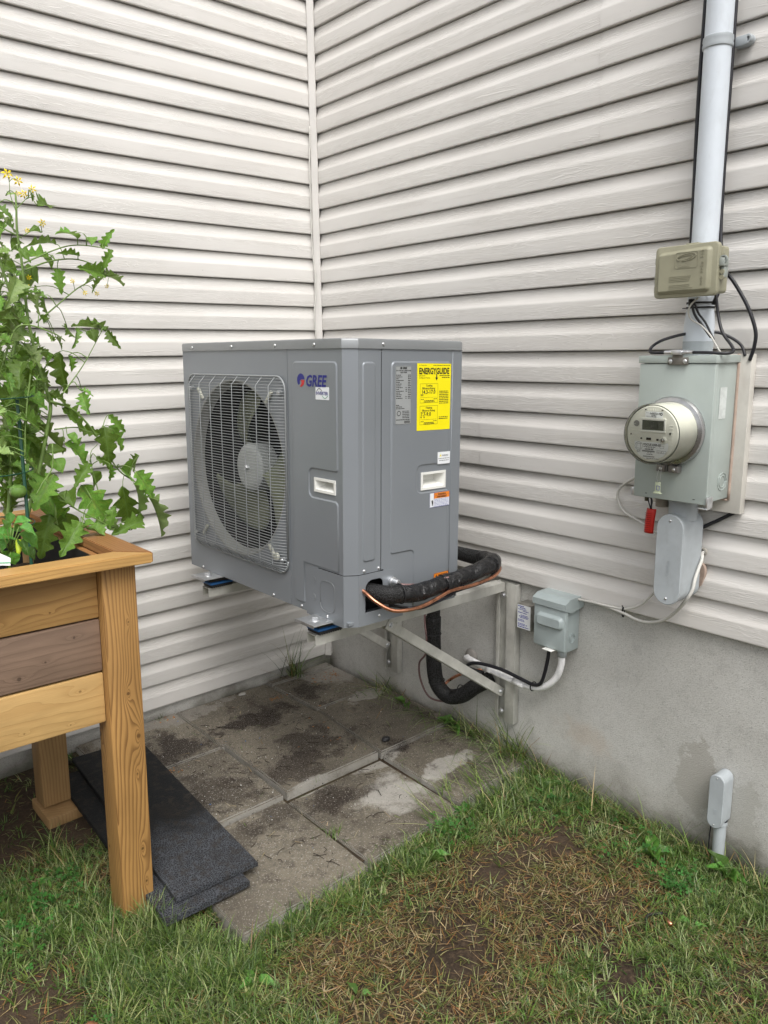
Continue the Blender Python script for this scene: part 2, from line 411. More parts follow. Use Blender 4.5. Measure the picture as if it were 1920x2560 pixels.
def wood_mat(name, base, dark, axis, seed=0.0, F=60.0, A=5.0, knots=(), amt=.8, thin=.72):
    """grain lines are level lines of a field that bends round the knots; knots: (along, across, radius, strength)"""
    m = M_(name); k = NT(m); c = k.coord(); sep = k.n('ShaderNodeSeparateXYZ', Vector=c)
    ax = {'x': 0, 'y': 1, 'z': 2}[axis]
    along = sep.outputs[ax]; ox = [i for i in range(3) if i != ax]
    across = k.m('ADD', sep.outputs[ox[0]], k.m('MULTIPLY', sep.outputs[ox[1]], .83 if axis != 'z' else .9))
    sc = [5.0]*3; sc[ax] = .9
    low = k.noise(k.mapping(c, tuple(sc), (seed, seed*1.7, seed*.3)), 1.0, 2, .5, .2)
    sc1 = [26.0]*3; sc1[ax] = 3.5
    mid = k.noise(k.mapping(c, tuple(sc1), (seed, seed, 0)), 1.0, 3, .6)
    sc2 = [300.0]*3; sc2[ax] = 9.0
    fine = k.noise(k.mapping(c, tuple(sc2), (seed, 0, seed)), 1.0, 3, .6)
    field = k.m('ADD', k.m('ADD', k.m('MULTIPLY', across, F), k.m('MULTIPLY', low, A)), k.m('MULTIPLY', mid, .9))
    kmask = None; halo = None
    wob = k.m('MULTIPLY', k.m('SUBTRACT', k.noise(c, 60, 2), .5), .9)
    for (u, v, r, a) in knots:
        du = k.m('DIVIDE', k.m('SUBTRACT', along, u), r*3.4); dv = k.m('DIVIDE', k.m('SUBTRACT', across, v), r)
        d = k.m('SQRT', k.m('ADD', k.m('MULTIPLY', du, du), k.m('MULTIPLY', dv, dv)))
        g = k.m('EXPONENT', k.m('MULTIPLY', d, -1.6))
        field = k.m('ADD', field, k.m('MULTIPLY', g, a))
        du2 = k.m('DIVIDE', k.m('SUBTRACT', along, u), r*.50); dv2 = k.m('DIVIDE', k.m('SUBTRACT', across, v), r*.42)
        d2 = k.m('ADD', k.m('SQRT', k.m('ADD', k.m('MULTIPLY', du2, du2), k.m('MULTIPLY', dv2, dv2))), wob)
        kk = k.ramp(d2, 1.05, .55); hh = k.ramp(d2, 2.2, .9)
        kmask = kk if kmask is None else k.m('MAXIMUM', kmask, kk); halo = hh if halo is None else k.m('MAXIMUM', halo, hh)
    s_ = k.m('FRACT', field)
    line = k.m('MULTIPLY', k.ramp(s_, thin-.35, .96), k.ramp(s_, 1.0, .97))
    strength = k.ramp(k.noise(k.mapping(c, tuple(1.2 if i == ax else 10 for i in range(3)), (0, seed, 0)), 1.0, 3, .6), .3, .7, .35, 1.0)
    tone = k.noise(k.mapping(c, tuple(2.2 if i == ax else 9 for i in range(3)), (seed, 0, 0)), 1.0, 4, .6)
    col = k.mix(k.ramp(tone, .3, .7), tuple(x*.80 for x in base), tuple(min(1, x*1.16) for x in base))
    col = k.mix(k.m('MULTIPLY', k.m('MULTIPLY', line, strength), amt), col, dark)
    col = k.mix(k.m('MULTIPLY', k.ramp(fine, .5, .75), .45), col, tuple(b*.6+d_*.4 for b, d_ in zip(base, dark)))
    if kmask is not None:
        col = k.mix(k.m('MULTIPLY', halo, .35), col, tuple(b*.55+d_*.45 for b, d_ in zip(base, dark)))
        col = k.mix(k.m('MULTIPLY', kmask, .8), col, tuple(x*.6 for x in dark))
    hb = k.m('ADD', k.m('MULTIPLY', line, -.7), k.m('MULTIPLY', fine, .9))
    k.done(k.bsdf(col, .55, 0, k.bump(hb, .4, .0010), .35)); return m
POSTW = wood_mat('post_wood', (.41, .228, .076), (.15, .07, .022), 'z', 1.3, 105, 12, ((.67, .012, .013, 5.0), (.54, .034, .016, -6.0), (.20, .026, .012, 4.0), (.095, .032, .009, 3.0), (.87, .024, .007, -3.0), (.43, .024, .007, 3.0)), .85)
POSTB = wood_mat('rear_post_wood', (.33, .205, .09), (.15, .08, .035), 'z', 4.1, 90, 6, (), .5)
PLANK1 = wood_mat('plank_honey', (.40, .235, .085), (.20, .095, .032), 'x', 2.2, 55, 9, ((-.30, .79, .017, 4.0), (-.165, .80, .005, 1.5)), .6)
PLANK2 = wood_mat('plank_grey_pink', (.225, .152, .108), (.12, .078, .055), 'x', 5.7, 65, 8, ((-.11, .735, .008, 2.5), (-.185, .695, .007, 2.0), (-.25, .672, .012, 3.0)), .5)
PLANK3 = wood_mat('plank_pale', (.56, .36, .145), (.40, .235, .085), 'x', 8.4, 45, 9, ((-.105, .61, .010, 2.5), (-.25, .55, .005, 1.5), (-.135, .54, .004, 1.5)), .5)
RIMW = wood_mat('rim_wood', (.50, .295, .10), (.28, .14, .045), 'x', 3.3, 90, 7, ((-.02, -.05, .008, .9),), .55)
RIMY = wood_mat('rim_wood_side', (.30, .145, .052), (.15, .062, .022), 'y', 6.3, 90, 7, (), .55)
def mat_mat():
    m = M_('rubber_mat'); k = NT(m); c = k.coord()
    v = k.n('ShaderNodeTexVoronoi', {'feature': 'DISTANCE_TO_EDGE'}, Vector=c, Scale=150.0)
    e = k.ramp(v.outputs['Distance'], .04, .16)
    n1 = k.noise(c, 5, 6, .65); n2 = k.noise(c, 500, 2); n5 = k.noise(c, 26, 5, .7)
    sep = k.n('ShaderNodeSeparateXYZ', Vector=c)
    yy = k.m('ADD', sep.outputs['Y'], k.m('MULTIPLY', k.m('SUBTRACT', n1, .5), .7))
    dust = k.m('MAXIMUM', k.ramp(yy, -.02, -.34), k.ramp(k.m('ADD', k.m('MULTIPLY', sep.outputs['X'], 1.0), k.m('MULTIPLY', k.m('SUBTRACT', n5, .5), .25)), .12, .22))
    col = k.mix(k.m('MULTIPLY', dust, .75), (.006, .007, .008), (.018, .020, .024))
    col = k.mix(k.m('MULTIPLY', k.m('MULTIPLY', k.m('SUBTRACT', 1.0, e), dust), .8), col, (.085, .091, .102))
    col = k.mix(k.m('MULTIPLY', k.ramp(n2, .68, .76), .35), col, (.16, .16, .16))
    col = k.mix(k.m('MULTIPLY', k.ramp(n5, .50, .62), .6), col, (.030, .024, .018))
    col = k.mix(k.m('MULTIPLY', k.ramp(n1, .50, .66), .5), col, (.018, .015, .012))
    k.done(k.bsdf(col, .75, 0, k.bump(k.m('ADD', e, k.m('MULTIPLY', n2, .4)), .5, .0015), .3)); return m
MATM = mat_mat()
CABINET = simple('cabinet_paint', (.25, .270, .292), .36, .30, var=.03, scale=2, bump=.05, bscale=500, spec=.45)
LIDM = simple('lid_paint', (.25, .262, .268), .36, .3, var=.05, scale=3, bump=.04, bscale=500)
WIRE = simple('guard_wire', (.26, .275, .28), .38, var=.05, bump=0)
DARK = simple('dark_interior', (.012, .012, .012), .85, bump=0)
RINGM = simple('fan_ring', (.27, .275, .26), .5, var=.08)
BLADE = simple('fan_blade', (.17, .185, .12), .35, var=.2, scale=6, bump=0)
HUBM = simple('fan_hub', (.40, .42, .41), .4, var=.05)
WHITEP = simple('white_plastic', (.78, .78, .74), .4, var=.03, bump=0)
CLIP = simple('ivory_clip', (.52, .52, .44), .5, var=.06, bump=0)
ZINC = simple('zinc_metal', (.66, .67, .68), .34, .85, var=.1, scale=30, bump=.15, bscale=120)
ALU = simple('galvanised_bracket', (.52, .515, .475), .45, .3, var=.16, scale=9, bump=.2, bscale=150, dirt=.25, dirtcol=(.26, .25, .21))
BLUE = simple('blue_rubber', (.018, .12, .34), .55, bump=0)
BLACKR = simple('black_rubber', (.014, .014, .015), .6, bump=.3)
def tape_mat():
    m = M_('black_tape'); k = NT(m); c = k.coord()
    a = k.noise(c, 30, 5, .7, 1.5); b = k.noise(c, 9, 3)
    col = k.mix(k.m('MULTIPLY', k.ramp(a, .64, .68), k.ramp(b, .46, .58)), (.006, .006, .007), (.22, .22, .23))
    k.done(k.bsdf(col, k.ramp(a, .3, .7, .18, .42), 0, k.bump(a, .9, .006), .55)); return m
TAPE = tape_mat()
def braid_mat():
    m = M_('woven_sleeve'); k = NT(m); c = k.coord()
    w = k.n('ShaderNodeTexVoronoi', {'feature': 'F1'}, Vector=c, Scale=230.0)
    f = k.ramp(w.outputs['Distance'], .25, .6)
    col = k.mix(f, (.030, .031, .032), (.004, .004, .004))
    k.done(k.bsdf(col, .6, 0, k.bump(f, .8, .002), .4)); return m
BRAID = braid_mat()
COPPER = simple('copper', (.72, .33, .20), .30, 1.0, var=.3, scale=25, bump=.1)
BROWNW = simple('brown_wire', (.17, .10, .095), .45, bump=0)
BLACKC = simple('black_cable', (.012, .012, .016), .4, var=.2, bump=.05)
GREYC = simple('grey_cable', (.58, .57, .53), .5, var=.06, bump=0)
PVCW = simple('white_conduit', (.62, .67, .72), .45, var=.04, scale=7, bump=.05, dirt=.25, dirtcol=(.36, .37, .36))
PVCD = simple('dirty_white_conduit', (.84, .84, .84), .45, var=.06, scale=14, bump=.1, dirt=.5, dirtcol=(.34, .34, .34))
PVCG = simple('grey_conduit', (.40, .435, .455), .5, var=.07, scale=14, bump=.1, dirt=.30, dirtcol=(.25, .25, .25))
STEELG = simple('grey_green_enamel', (.385, .435, .41), .42, var=.05, scale=6, bump=.05, dirt=.22, dirtcol=(.30, .31, .28))
STEELB = simple('disconnect_enamel', (.36, .415, .415), .42, var=.08, scale=9, bump=.08, dirt=.35, dirtcol=(.27, .30, .30))
OLIVE = simple('olive_plastic', (.30, .29, .205), .5, var=.09, scale=10, bump=.1, dirt=.25, dirtcol=(.20, .19, .12))
SEALER = simple('pinkish_caulk', (.42, .32, .26), .7, var=.12, scale=30)
PLATEB = simple('backboard', (.56, .54, .49), .55, var=.09, scale=8, bump=.3, bscale=90, dirt=.3, dirtcol=(.36, .30, .25))
METERB = simple('meter_body', (.74, .735, .68), .35, var=.04, bump=0)
METERF = simple('meter_face', (.70, .695, .635), .5, var=.03, bump=0)
STEEL = simple('ring_steel', (.50, .50, .50), .28, .9, var=.15)
LCD = simple('lcd', (.055, .068, .045), .2, bump=0, var=.03)
LCDD = simple('lcd_digit', (.012, .016, .012), .3, bump=0)
INK = simple('black_ink', (.015, .014, .012), .6, bump=0)
GREYINK = simple('grey_ink', (.10, .10, .10), .6, bump=0)
BLUEINK = simple('blue_ink', (.03, .045, .35), .6, bump=0)
LOGOB = simple('logo_blue', (.018, .02, .20), .45, bump=0)
LOGOR = simple('logo_red', (.55, .025, .03), .45, bump=0)
GREENI = simple('green_ink', (.04, .28, .12), .5, bump=0)
YELLOW = simple('yellow_sticker', (.90, .78, .0), .5, var=.02, bump=0)
STICKW = simple('white_sticker', (.78, .80, .82), .5, var=.02, bump=0)
STICKG = simple('silver_sticker', (.34, .355, .355), .35, .1, var=.03, bump=0)
ORANGE = simple('orange_print', (.80, .24, .02), .5, bump=0)
REDTAG = simple('red_tag', (.52, .02, .012), .4, var=.1, bump=0)
def glass_mat():
    m = M_('clear_cover'); k = NT(m)
    g = k.n('ShaderNodeBsdfGlass', Roughness=.02, IOR=1.2, Color=(.97, .98, .95)); t = k.n('ShaderNodeBsdfTransparent', Color=(.96, .97, .93)); 
    gl = k.n('ShaderNodeBsdfGlossy', Roughness=.06); fr = k.n('ShaderNodeFresnel', IOR=1.33)
    mx = k.n('ShaderNodeMixShader'); k.set(mx.inputs[0], fr); k.t.links.new(t.outputs[0], mx.inputs[1]); k.t.links.new(gl.outputs[0], mx.inputs[2])
    k.t.nodes.remove(g); k.done(mx); return m
CLEAR = glass_mat()
def leaf_mat(name, c1, c2, back, tr=.35, vein=(.14, .24, .06)):
    m = M_(name); k = NT(m); c = k.coord(); uv = k.coord('UV'); sep = k.n('ShaderNodeSeparateXYZ', Vector=uv)
    rnd = k.n('ShaderNodeObjectInfo').outputs['Random']
    n1 = k.noise(c, 30, 4, .6)
    col = k.mix(k.ramp(n1, .3, .7), c1, c2)
    hsv = k.n('ShaderNodeHueSaturation', Color=col, Value=k.ramp(rnd, 0, 1, .55, 1.5), Hue=k.ramp(rnd, 0, 1, .485, .515)); col = hsv.outputs[0]
    yl = k.m('MULTIPLY', k.ramp(k.noise(c, 14, 4, .6), .52, .66), k.ramp(rnd, .4, .9, 0, .55)); col = k.mix(yl, col, (.33, .36, .07))
    u = sep.outputs['X']; v = k.m('ABSOLUTE', k.m('SUBTRACT', sep.outputs['Y'], .5))
    side = k.m('ABSOLUTE', k.m('SUBTRACT', k.m('FRACT', k.m('MULTIPLY', k.m('SUBTRACT', u, k.m('MULTIPLY', v, .55)), 7.0)), .5))
    vn = k.m('MAXIMUM', k.ramp(v, .03, .008), k.m('MULTIPLY', k.ramp(side, .10, .02), .6))
    col = k.mix(k.m('MULTIPLY', vn, .55), col, vein)
    geo = k.n('ShaderNodeNewGeometry')
    col = k.mix(geo.outputs['Backfacing'], col, k.mix(.6, col, back))
    b = k.bsdf(col, .42, 0, k.bump(k.m('ADD', k.m('MULTIPLY', vn, -1.0), k.m('MULTIPLY', n1, .6)), .5, .002), .4)
    t = k.n('ShaderNodeBsdfTranslucent', Color=k.mix(.5, col, (.25, .42, .04)))
    mx = k.n('ShaderNodeMixShader'); mx.inputs[0].default_value = tr; k.t.links.new(b.outputs[0], mx.inputs[1]); k.t.links.new(t.outputs[0], mx.inputs[2]); k.done(mx); return m
LEAF = leaf_mat('tomato_leaf', (.095, .195, .028), (.170, .305, .050), (.27, .35, .14))
LEAFP = leaf_mat('pale_leaf', (.20, .29, .09), (.27, .36, .13), (.26, .33, .15))
LEAFB = leaf_mat('pepper_leaf', (.07, .20, .03), (.10, .27, .045), (.2, .3, .1), .3)
WEED = leaf_mat('weed_leaf', (.06, .16, .025), (.11, .24, .045), (.14, .24, .07), .3)
STEM = simple('green_stem', (.15, .24, .055), .5, var=.2, scale=25, bump=.2)
FLOWER = simple('yellow_petal', (.88, .66, .0), .5, var=.1, bump=0)
TOMATO = simple('unripe_tomato', (.13, .24, .05), .25, var=.15, bump=0)
STAKE = simple('green_stake', (.012, .07, .04), .4, bump=.1)
LINER = simple('black_liner', (.010, .011, .012), .6, bump=.4, bscale=60)
def grass_mat():
    m = M_('grass_blades'); k = NT(m)
    at = k.n('ShaderNodeVertexColor', {'layer_name': 'Col'})
    b = k.bsdf(at.outputs['Color'], .5, 0, None, .3)
    t = k.n('ShaderNodeBsdfTranslucent'); k.t.links.new(at.outputs['Color'], t.inputs['Color'])
    mx = k.n('ShaderNodeMixShader'); mx.inputs[0].default_value = .3; k.t.links.new(b.outputs[0], mx.inputs[1]); k.t.links.new(t.outputs[0], mx.inputs[2]); k.done(mx); return m
GRASS = grass_mat()
# ------------------------------------------------ setting: ground, walls, slabs
def gz(x, y):
    """lawn surface"""
    z = -.035+.012*noise.noise(Vector((x*1.3, y*1.3, 0)))+.006*noise.noise(Vector((x*6, y*6, 3)))
    z -= .02*max(0, min(1, (-1.2-y)/1.2))
    return z
def in_patio(x, y, m=0): return -1.29-m < x < .05 and -1.33-m < y < .1
def ground():
    def axis(lo, hi, st):
        a = [lo+st*i for i in range(int((hi-lo)/st)+1)]
        ext = [.3, 1, 3, 8, 20, 60, 200, 600]
        return [lo-e for e in reversed(ext)]+a+[a[-1]+e for e in ext]
    xs = axis(-2.8, .2, .03); ys = axis(-3.4, .2, .03)
    vs = []
    for y in ys:
        for x in xs:
            z = gz(x, y) if (-3.2 < x < .6 and -3.8 < y < .6) else -.06
            if in_patio(x, y, .01): z = -.065
            elif x < -1.2 and y > -.6: z = -.03+.006*noise.noise(Vector((x*5, y*5, 1)))
            vs.append((x, y, z))
    n = len(xs); fs = [(j*n+i, j*n+i+1, (j+1)*n+i+1, (j+1)*n+i) for j in range(len(ys)-1) for i in range(n-1)]
    o = link('ground', mesh('ground', vs, fs, True), SOIL); tag(o, kind='structure')
ground()
S = .105; Z0 = 2.8962                      # course height and butt height of course 0
PROF = [(-.0225, .0012), (-.006, .0002), (-.0008, .0), (0, .0015), (0, .006), (.0010, .050), (.0004, .0545), (-.0018, .0585), (-.0085, .075), (-.0112, .090), (-.0118, .1005), (-.0135, .1015), (-.023, .1022), (-.023, .114)]
def course(parent, side, a0, a1, z0, mat, proud=0.0, wav=0.0):
    vs, fs = [], []
    ns = max(2, int((a1-a0)/.12)); n = len(PROF)
    for i in range(ns+1):
        a = a0+(a1-a0)*i/ns
        w = .0012*noise.noise(Vector((a*1.7, z0*9, 2+(side == 'x')*7)))
        for d, z in PROF:
            dd = d+proud+w
            zz = z0+z+w*.8
            vs.append((-a, -dd*-1*-1 if False else -dd*1.0*(1) if False else dd*-1, zz) if False else ((-a, -dd, zz) if side == 'x' else (-dd, -a, zz)))
    for i in range(ns):
        for j in range(n-1):
            q = (i*n+j, i*n+j+1, (i+1)*n+j+1, (i+1)*n+j)
            fs.append(q if side == 'y' else q[::-1])
    me = mesh('siding_plank', vs, fs, True)
    return link('siding_plank', me, mat, parent)
def wall(side, i0, i1, mat, label, seams, ext, name):
    # the siding shell hangs on a wall; the concrete foundation shows below it
    w = empty(name); tag(w, label, 'wall')
    zb = Z0-S*i1
    # structural body behind: sheathing and parged foundation
    if side == 'x':
        boxes('foundation', [(-ext, .30, .022, .30, -.4, zb+.04)], STUCCO, w)
        boxes('sheathing', [(-ext, .28, .026, .28, zb+.04, Z0-S*i0)], VINYL, w)
    else:
        boxes('foundation', [(.022, .32, -ext, .02, -.4, zb+.05)], STUCCO, w)
        boxes('sheathing', [(.026, .30, -ext, .024, zb+.05, Z0-S*i0)], VINYL, w)
    for i in range(i0, i1+1):
        z = Z0-S*i
        cuts = [.016]+[s_ for (k0, s_) in seams if k0 == i]+[ext]
        for k in range(len(cuts)-1):
            course(w, side, cuts[k]+(0 if k == 0 else -.012), cuts[k+1], z, mat, proud=.0 if k % 2 == 0 else .0020)
    return w
# seams: (course index, distance from the corner)
seamsR = []
for i in range(-8, 22):
    pair = (i+8)//2
    d = {4: 1.62, 5: 2.3, 6: .62, 7: 1.48, 8: 1.46, 9: 2.6, 10: .9, 11: 3.4}.get(pair, .7+((pair*1.37) % 2.6))
    if 16 <= i <= 17: d = 1.005
    if 4 <= i <= 5: d = 1.47
    if 2 <= i <= 3: d = .42
    if i in (18, 19, 20, 21, 14, 15, 8, 9, 10, 11): d = 3.3
    seamsR.append((i, d+(.004 if i % 2 else 0)))
wallL = wall('x', -8, 27, SID_L, 'left house wall with beige vinyl siding reaching almost down to the paving', [], 5.2, 'house_wall')
wallR = wall('y', -8, 21, SID_R, 'right house wall with beige vinyl siding above a tall grey parged foundation', seamsR, 6.0, 'house_wall')
# patch of grey sealant etc sits on the walls later; corner post
def corner_post():
    sec = [(0.02, 0.02), (.02, -.004), (-.003, -.0225), (-.003, -.0255), (-.0075, -.0255), (-.0255, -.0075), (-.0255, -.003), (-.0225, -.003), (-.004, .02)]
    vs, fs = [], []
    n = len(sec)
    for z in (.058, 3.73):
        for x, y in sec: vs.append((x, y, z))
    for i in range(n):
        j = (i+1) % n; fs.append((i, j, j+n, i+n))
    fs += [tuple(range(n))[::-1], tuple(range(n, 2*n))]
    o = link('corner_post', mesh('corner_post', vs, fs), VINYL)
    tag(o, 'narrow beige vinyl trim running up the inside corner between the two siding walls', 'corner trim')
    o.rotation_euler = (0, 0, 0)
corner_post()
tag(tube('bell_wire', [(-.034, -.014, 2.50), (-.036, -.016, 2.42), (-.042, -.018, 2.36), (-.042, -.018, 2.10), (-.040, -.018, 1.98), (-.030, -.022, 1.86), (-.030, -.022, 1.80), (-.041, -.020, 1.72), (-.037, -.02, 1.62), (-.034, -.02, 1.52), (-.032, -.02, 1.3)], .0032, GREYC, seg=6), 'thin beige wire running loosely down the left side of the corner trim', 'wire')

# ------------------------------------------------ concrete pavers
patio = empty('patio'); tag(patio, kind='structure')
def paver(pts, z, tilt=(0, 0), th=.055, seed=0):
    rnd = random.Random(seed)
    P = [Vector((x+rnd.uniform(-.004, .004), y+rnd.uniform(-.004, .004))) for x, y in pts]
    bm = bmesh.new()
    c = sum(P, Vector((0, 0)))/len(P)
    # subdivided top with slight wear on the arrises
    N = 14
    def q(u, v): return P[0]*(1-u)*(1-v)+P[1]*u*(1-v)+P[2]*u*v+P[3]*(1-u)*v
    g = {}
    for i in range(N+1):
        for j in range(N+1):
            p = q(i/N, j/N); e = (i in (0, N)) or (j in (0, N))
            p2 = p+(p-c).normalized()*(.0015*noise.noise(Vector((p.x*30, p.y*30, seed)))) if e else p
            zz = z+tilt[0]*(p.x-c.x)+tilt[1]*(p.y-c.y)+.0012*noise.noise(Vector((p.x*9, p.y*9, 5)))
            if e: p2 = p2+(c-p2).normalized()*.0; 
            g[i, j] = bm.verts.new((p2.x, p2.y, zz))
    for i in range(N):
        for j in range(N): bm.faces.new((g[i, j], g[i+1, j], g[i+1, j+1], g[i, j+1]))
    edge = [e for e in bm.edges if e.is_boundary]
    r = bmesh.ops.extrude_edge_only(bm, edges=edge)
    for v in [v for v in r['geom'] if isinstance(v, bmesh.types.BMVert)]: v.co.z -= th
    bmesh.ops.recalc_face_normals(bm, faces=bm.faces)
    top = [e for e in bm.edges if len(e.link_faces) == 2 and e.calc_face_angle(0) > 1.0 and (e.verts[0].co.z+e.verts[1].co.z)/2 > z-.02]
    bmesh.ops.bevel(bm, geom=top, offset=.005, segments=2, affect='EDGES')
    for f in bm.faces: f.smooth = True
    for e in bm.edges:
        if len(e.link_faces) == 2 and e.calc_face_angle(0) > .9: e.smooth = False
    me = bpy.data.meshes.new('paver'); bm.to_mesh(me); bm.free()
    link('paver', me, PAVER, patio)
def R4(x0, x1, y0, y1): return [(x0, y0), (x1, y0), (x1, y1), (x0, y1)]
for i, (pts, z, t) in enumerate([
    (R4(-1.263, -.832, -.392, .012), .009, (0, 0)),
    ([(-1.263, -.838), (-.843, -.838), (-.833, -.400), (-1.263, -.400)], .007, (.0, .0)),
    ([(-1.300, -1.325), (-.850, -1.318), (-.848, -.848), (-1.290, -.850)], -.008, (0, .002)),
    ([(-.822, -.385), (-.362, -.385), (-.372, .012), (-.822, .012)], .006, (0, 0)),
    ([(-.826, -.843), (-.402, -.843), (-.360, -.393), (-.822, -.393)], .015, (0, 0)),
    ([(-.836, -1.312), (-.418, -1.305), (-.410, -.868), (-.832, -.865)], -.012, (0, -.004)),
    ([(-.352, -.375), (-.010, -.375), (-.002, -.06), (-.362, -.04)], .008, (0, 0)),
    ([(-.390, -.850), (.014, -.845), (.014, -.385), (-.352, -.385)], .010, (0, 0)),
    ([(-.404, -1.285), (.008, -1.27), (.012, -.858), (-.392, -.860)], .002, (.0, 0)),
    ([(-.360, -.028), (-.006, -.050), (-.004, .012), (-.364, .012)], .012, (0, 0)),
]): paver(pts, z, t, seed=i)
# worn joint filling under the slabs
tag(link('joint_sand', mesh('joint_sand', [(-1.28, -1.30, -.022), (.02, -1.26, -.022), (.02, .02, -.022), (-1.28, .02, -.022)], [(0, 1, 2, 3)]), SOIL), kind='structure')

# ------------------------------------------------ rubber mats
def rubber_mat(corners, z, th, label, seed):
    # corners: 4 world points; object origin at the centre with Y along its length
    P = [Vector((*c, 0)) for c in corners]; c = sum(P, Vector())/4
    ydir = ((P[2]+P[3])/2-(P[0]+P[1])/2); L = ydir.length; ydir.normalize(); xdir = Vector((ydir.y, -ydir.x, 0))
    W_ = (P[1]-P[0]).length
    N, K = 40, 14; bm = bmesh.new(); g = {}
    for i in range(K+1):
        for j in range(N+1):
            x = (i/K-.5)*W_; y = (j/N-.5)*L
            dz = .004*noise.noise(Vector((x*3+seed, y*3, 0)))
            g[i, j] = bm.verts.new((x+.002*noise.noise(Vector((x*40, y*40, seed))), y, dz))
    for i in range(K):
        for j in range(N): bm.faces.new((g[i, j], g[i+1, j], g[i+1, j+1], g[i, j+1]))
    r = bmesh.ops.extrude_edge_only(bm, edges=[e for e in bm.edges if e.is_boundary])
    for v in [v for v in r['geom'] if isinstance(v, bmesh.types.BMVert)]: v.co.z -= th
    bmesh.ops.recalc_face_normals(bm, faces=bm.faces)
    top = [e for e in bm.edges if len(e.link_faces) == 2 and e.calc_face_angle(0) > 1.0 and e.verts[0].co.z > -.008 and e.verts[1].co.z > -.008]
    bmesh.ops.bevel(bm, geom=top, offset=.0012, segments=2, affect='EDGES')
    o = link('rubber_mat', bm2me(bm, 'rubber_mat', auto=.8), MATM)
    o.matrix_world = Matrix(((xdir.x, ydir.x, 0, c.x), (xdir.y, ydir.y, 0, c.y), (0, 0, 1, z), (0, 0, 0, 1)))
    tag(o, label, 'mat', 'stacked rubber mats')
rubber_mat([(-1.388, -1.154), (-1.133, -1.113), (-1.071, -.125), (-1.326, -.165)], .039, .014, 'upper black rubber mat with dusty honeycomb face, lying on another mat', 1)
rubber_mat([(-1.441, -1.199), (-1.186, -1.149), (-1.150, -.19), (-1.405, -.24)], .0235, .018, 'lower black rubber mat partly covered, its front corner resting in the grass', 2)
# ------------------------------------------------ heat pump outdoor unit (local frame: x back, y away, z up)
unit = empty('heat_pump', (-.60, -1.2, .728), (0, .022, 0))
tag(unit, 'grey outdoor heat pump with a wire fan guard, mounted on wall brackets above the paving', 'heat pump')
XF, YN, YB, XB, H, HL = -.246, -.045, .934, .215, .842, .815
FU, FW, FN = (0, 1, 0), (0, 0, 1), (-1, 0, 0)      # front face frame: u = y
SU, SW, SN = (1, 0, 0), (0, 0, 1), (0, -1, 0)      # side face frame: u = x
FC = (.574, .415)                                   # fan axis
hole = ngon(FC, .298, 72)
fan_panel = plate('front_panel', rect(.2515, YB, .004, HL), [hole], (XF, 0, 0), FU, FW, FN, .002, CABINET, unit)
# corner panel: front part, chamfer, side part, in one sheet with real openings
hF = rect(.016, .111, .400, .430)
def sheet(parts, name, mat, parent):
    objs = [plate(name, *a) for a in parts]
    bm = bmesh.new()
    for o in objs:
        bm.from_mesh(o.data)
    me = bpy.data.meshes.new(name); bm.to_mesh(me); bm.free()
    for o in objs:
        d = o.data; bpy.data.objects.remove(o); bpy.data.meshes.remove(d)
    return link(name, me, mat, parent)
CH = Vector((-.208+.246, -.045+.021, 0)); CHl = CH.length; CHu = CH.normalized(); CHn = Vector((CHu.y, -CHu.x, 0))
if CHn.x > 0: CHn = -CHn
open1 = round_poly([(-.183, .036), (-.113, .036), (-.113, .135), (-.183, .135)], [0, .004, .018, .028])
corner_panel = sheet([
    (rect(-.021, .2495, .157, HL), [hF], (XF, 0, 0), FU, FW, FN, .002, CABINET),
    (rect(.105, .2495, .004, .1568), [], (XF, 0, 0), FU, FW, FN, .002, CABINET),
    (rect(0, CHl, .157, HL), [], (XF, -.021, 0), CHu, (0, 0, 1), CHn, .002, CABINET),
    (rect(-.208, -.1225, .157, HL), [], (0, YN, 0), SU, SW, SN, .002, CABINET),
], 'corner_panel', CABINET, unit)
cov_f = round_poly([(-.021, -.004), (.165, -.004), (.165, .155), (-.021, .155)], [0, 0, .048, 0], 8)
cov_s = round_poly([(-.208, -.004), (-.030, -.004), (-.030, .155), (-.208, .155)], [0, 0, .06, 0], 8)
cover = sheet([
    (cov_f, [], (XF-.0012, 0, 0), FU, FW, FN, .002, CABINET),
    (rect(0, CHl, -.004, .155), [], Vector((XF, -.021, 0))+CHn*.0012, CHu, (0, 0, 1), CHn, .002, CABINET),
    (cov_s, [open1], (0, YN-.0012, 0), SU, SW, SN, .002, CABINET),
], 'valve_cover', CABINET, unit)
# dark recess behind the opening
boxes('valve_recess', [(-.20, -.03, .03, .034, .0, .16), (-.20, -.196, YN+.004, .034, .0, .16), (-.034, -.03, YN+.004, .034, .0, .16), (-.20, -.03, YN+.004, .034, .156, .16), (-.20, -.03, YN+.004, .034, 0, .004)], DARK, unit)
side_poly = [(-.1195, .159), (-.1195, HL), (XB, HL), (XB, .030), (XB-.02, .008), (-.110, .008), (-.110, .159)]
hS = rect(.046, .145, .390, .436)
side_panel = plate('side_panel', side_poly, [hS], (0, YN, 0), SU, SW, SN, .002, CABINET, unit)
# cabinet: rest of the shell
boxes('cabinet', [(XF+.003, XB-.001, YB-.003, YB, .004, HL), (XB-.003, XB, YN+.003, .10, .01, HL), (XF+.006, XB-.004, YN+.006, YB-.004, .004, .012)], CABINET, unit)
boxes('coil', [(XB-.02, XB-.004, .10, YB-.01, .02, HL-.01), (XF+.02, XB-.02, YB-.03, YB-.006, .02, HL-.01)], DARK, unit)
boxes('partition', [(XF+.004, XB-.02, .225, .229, .012, HL-.004)], DARK, unit)
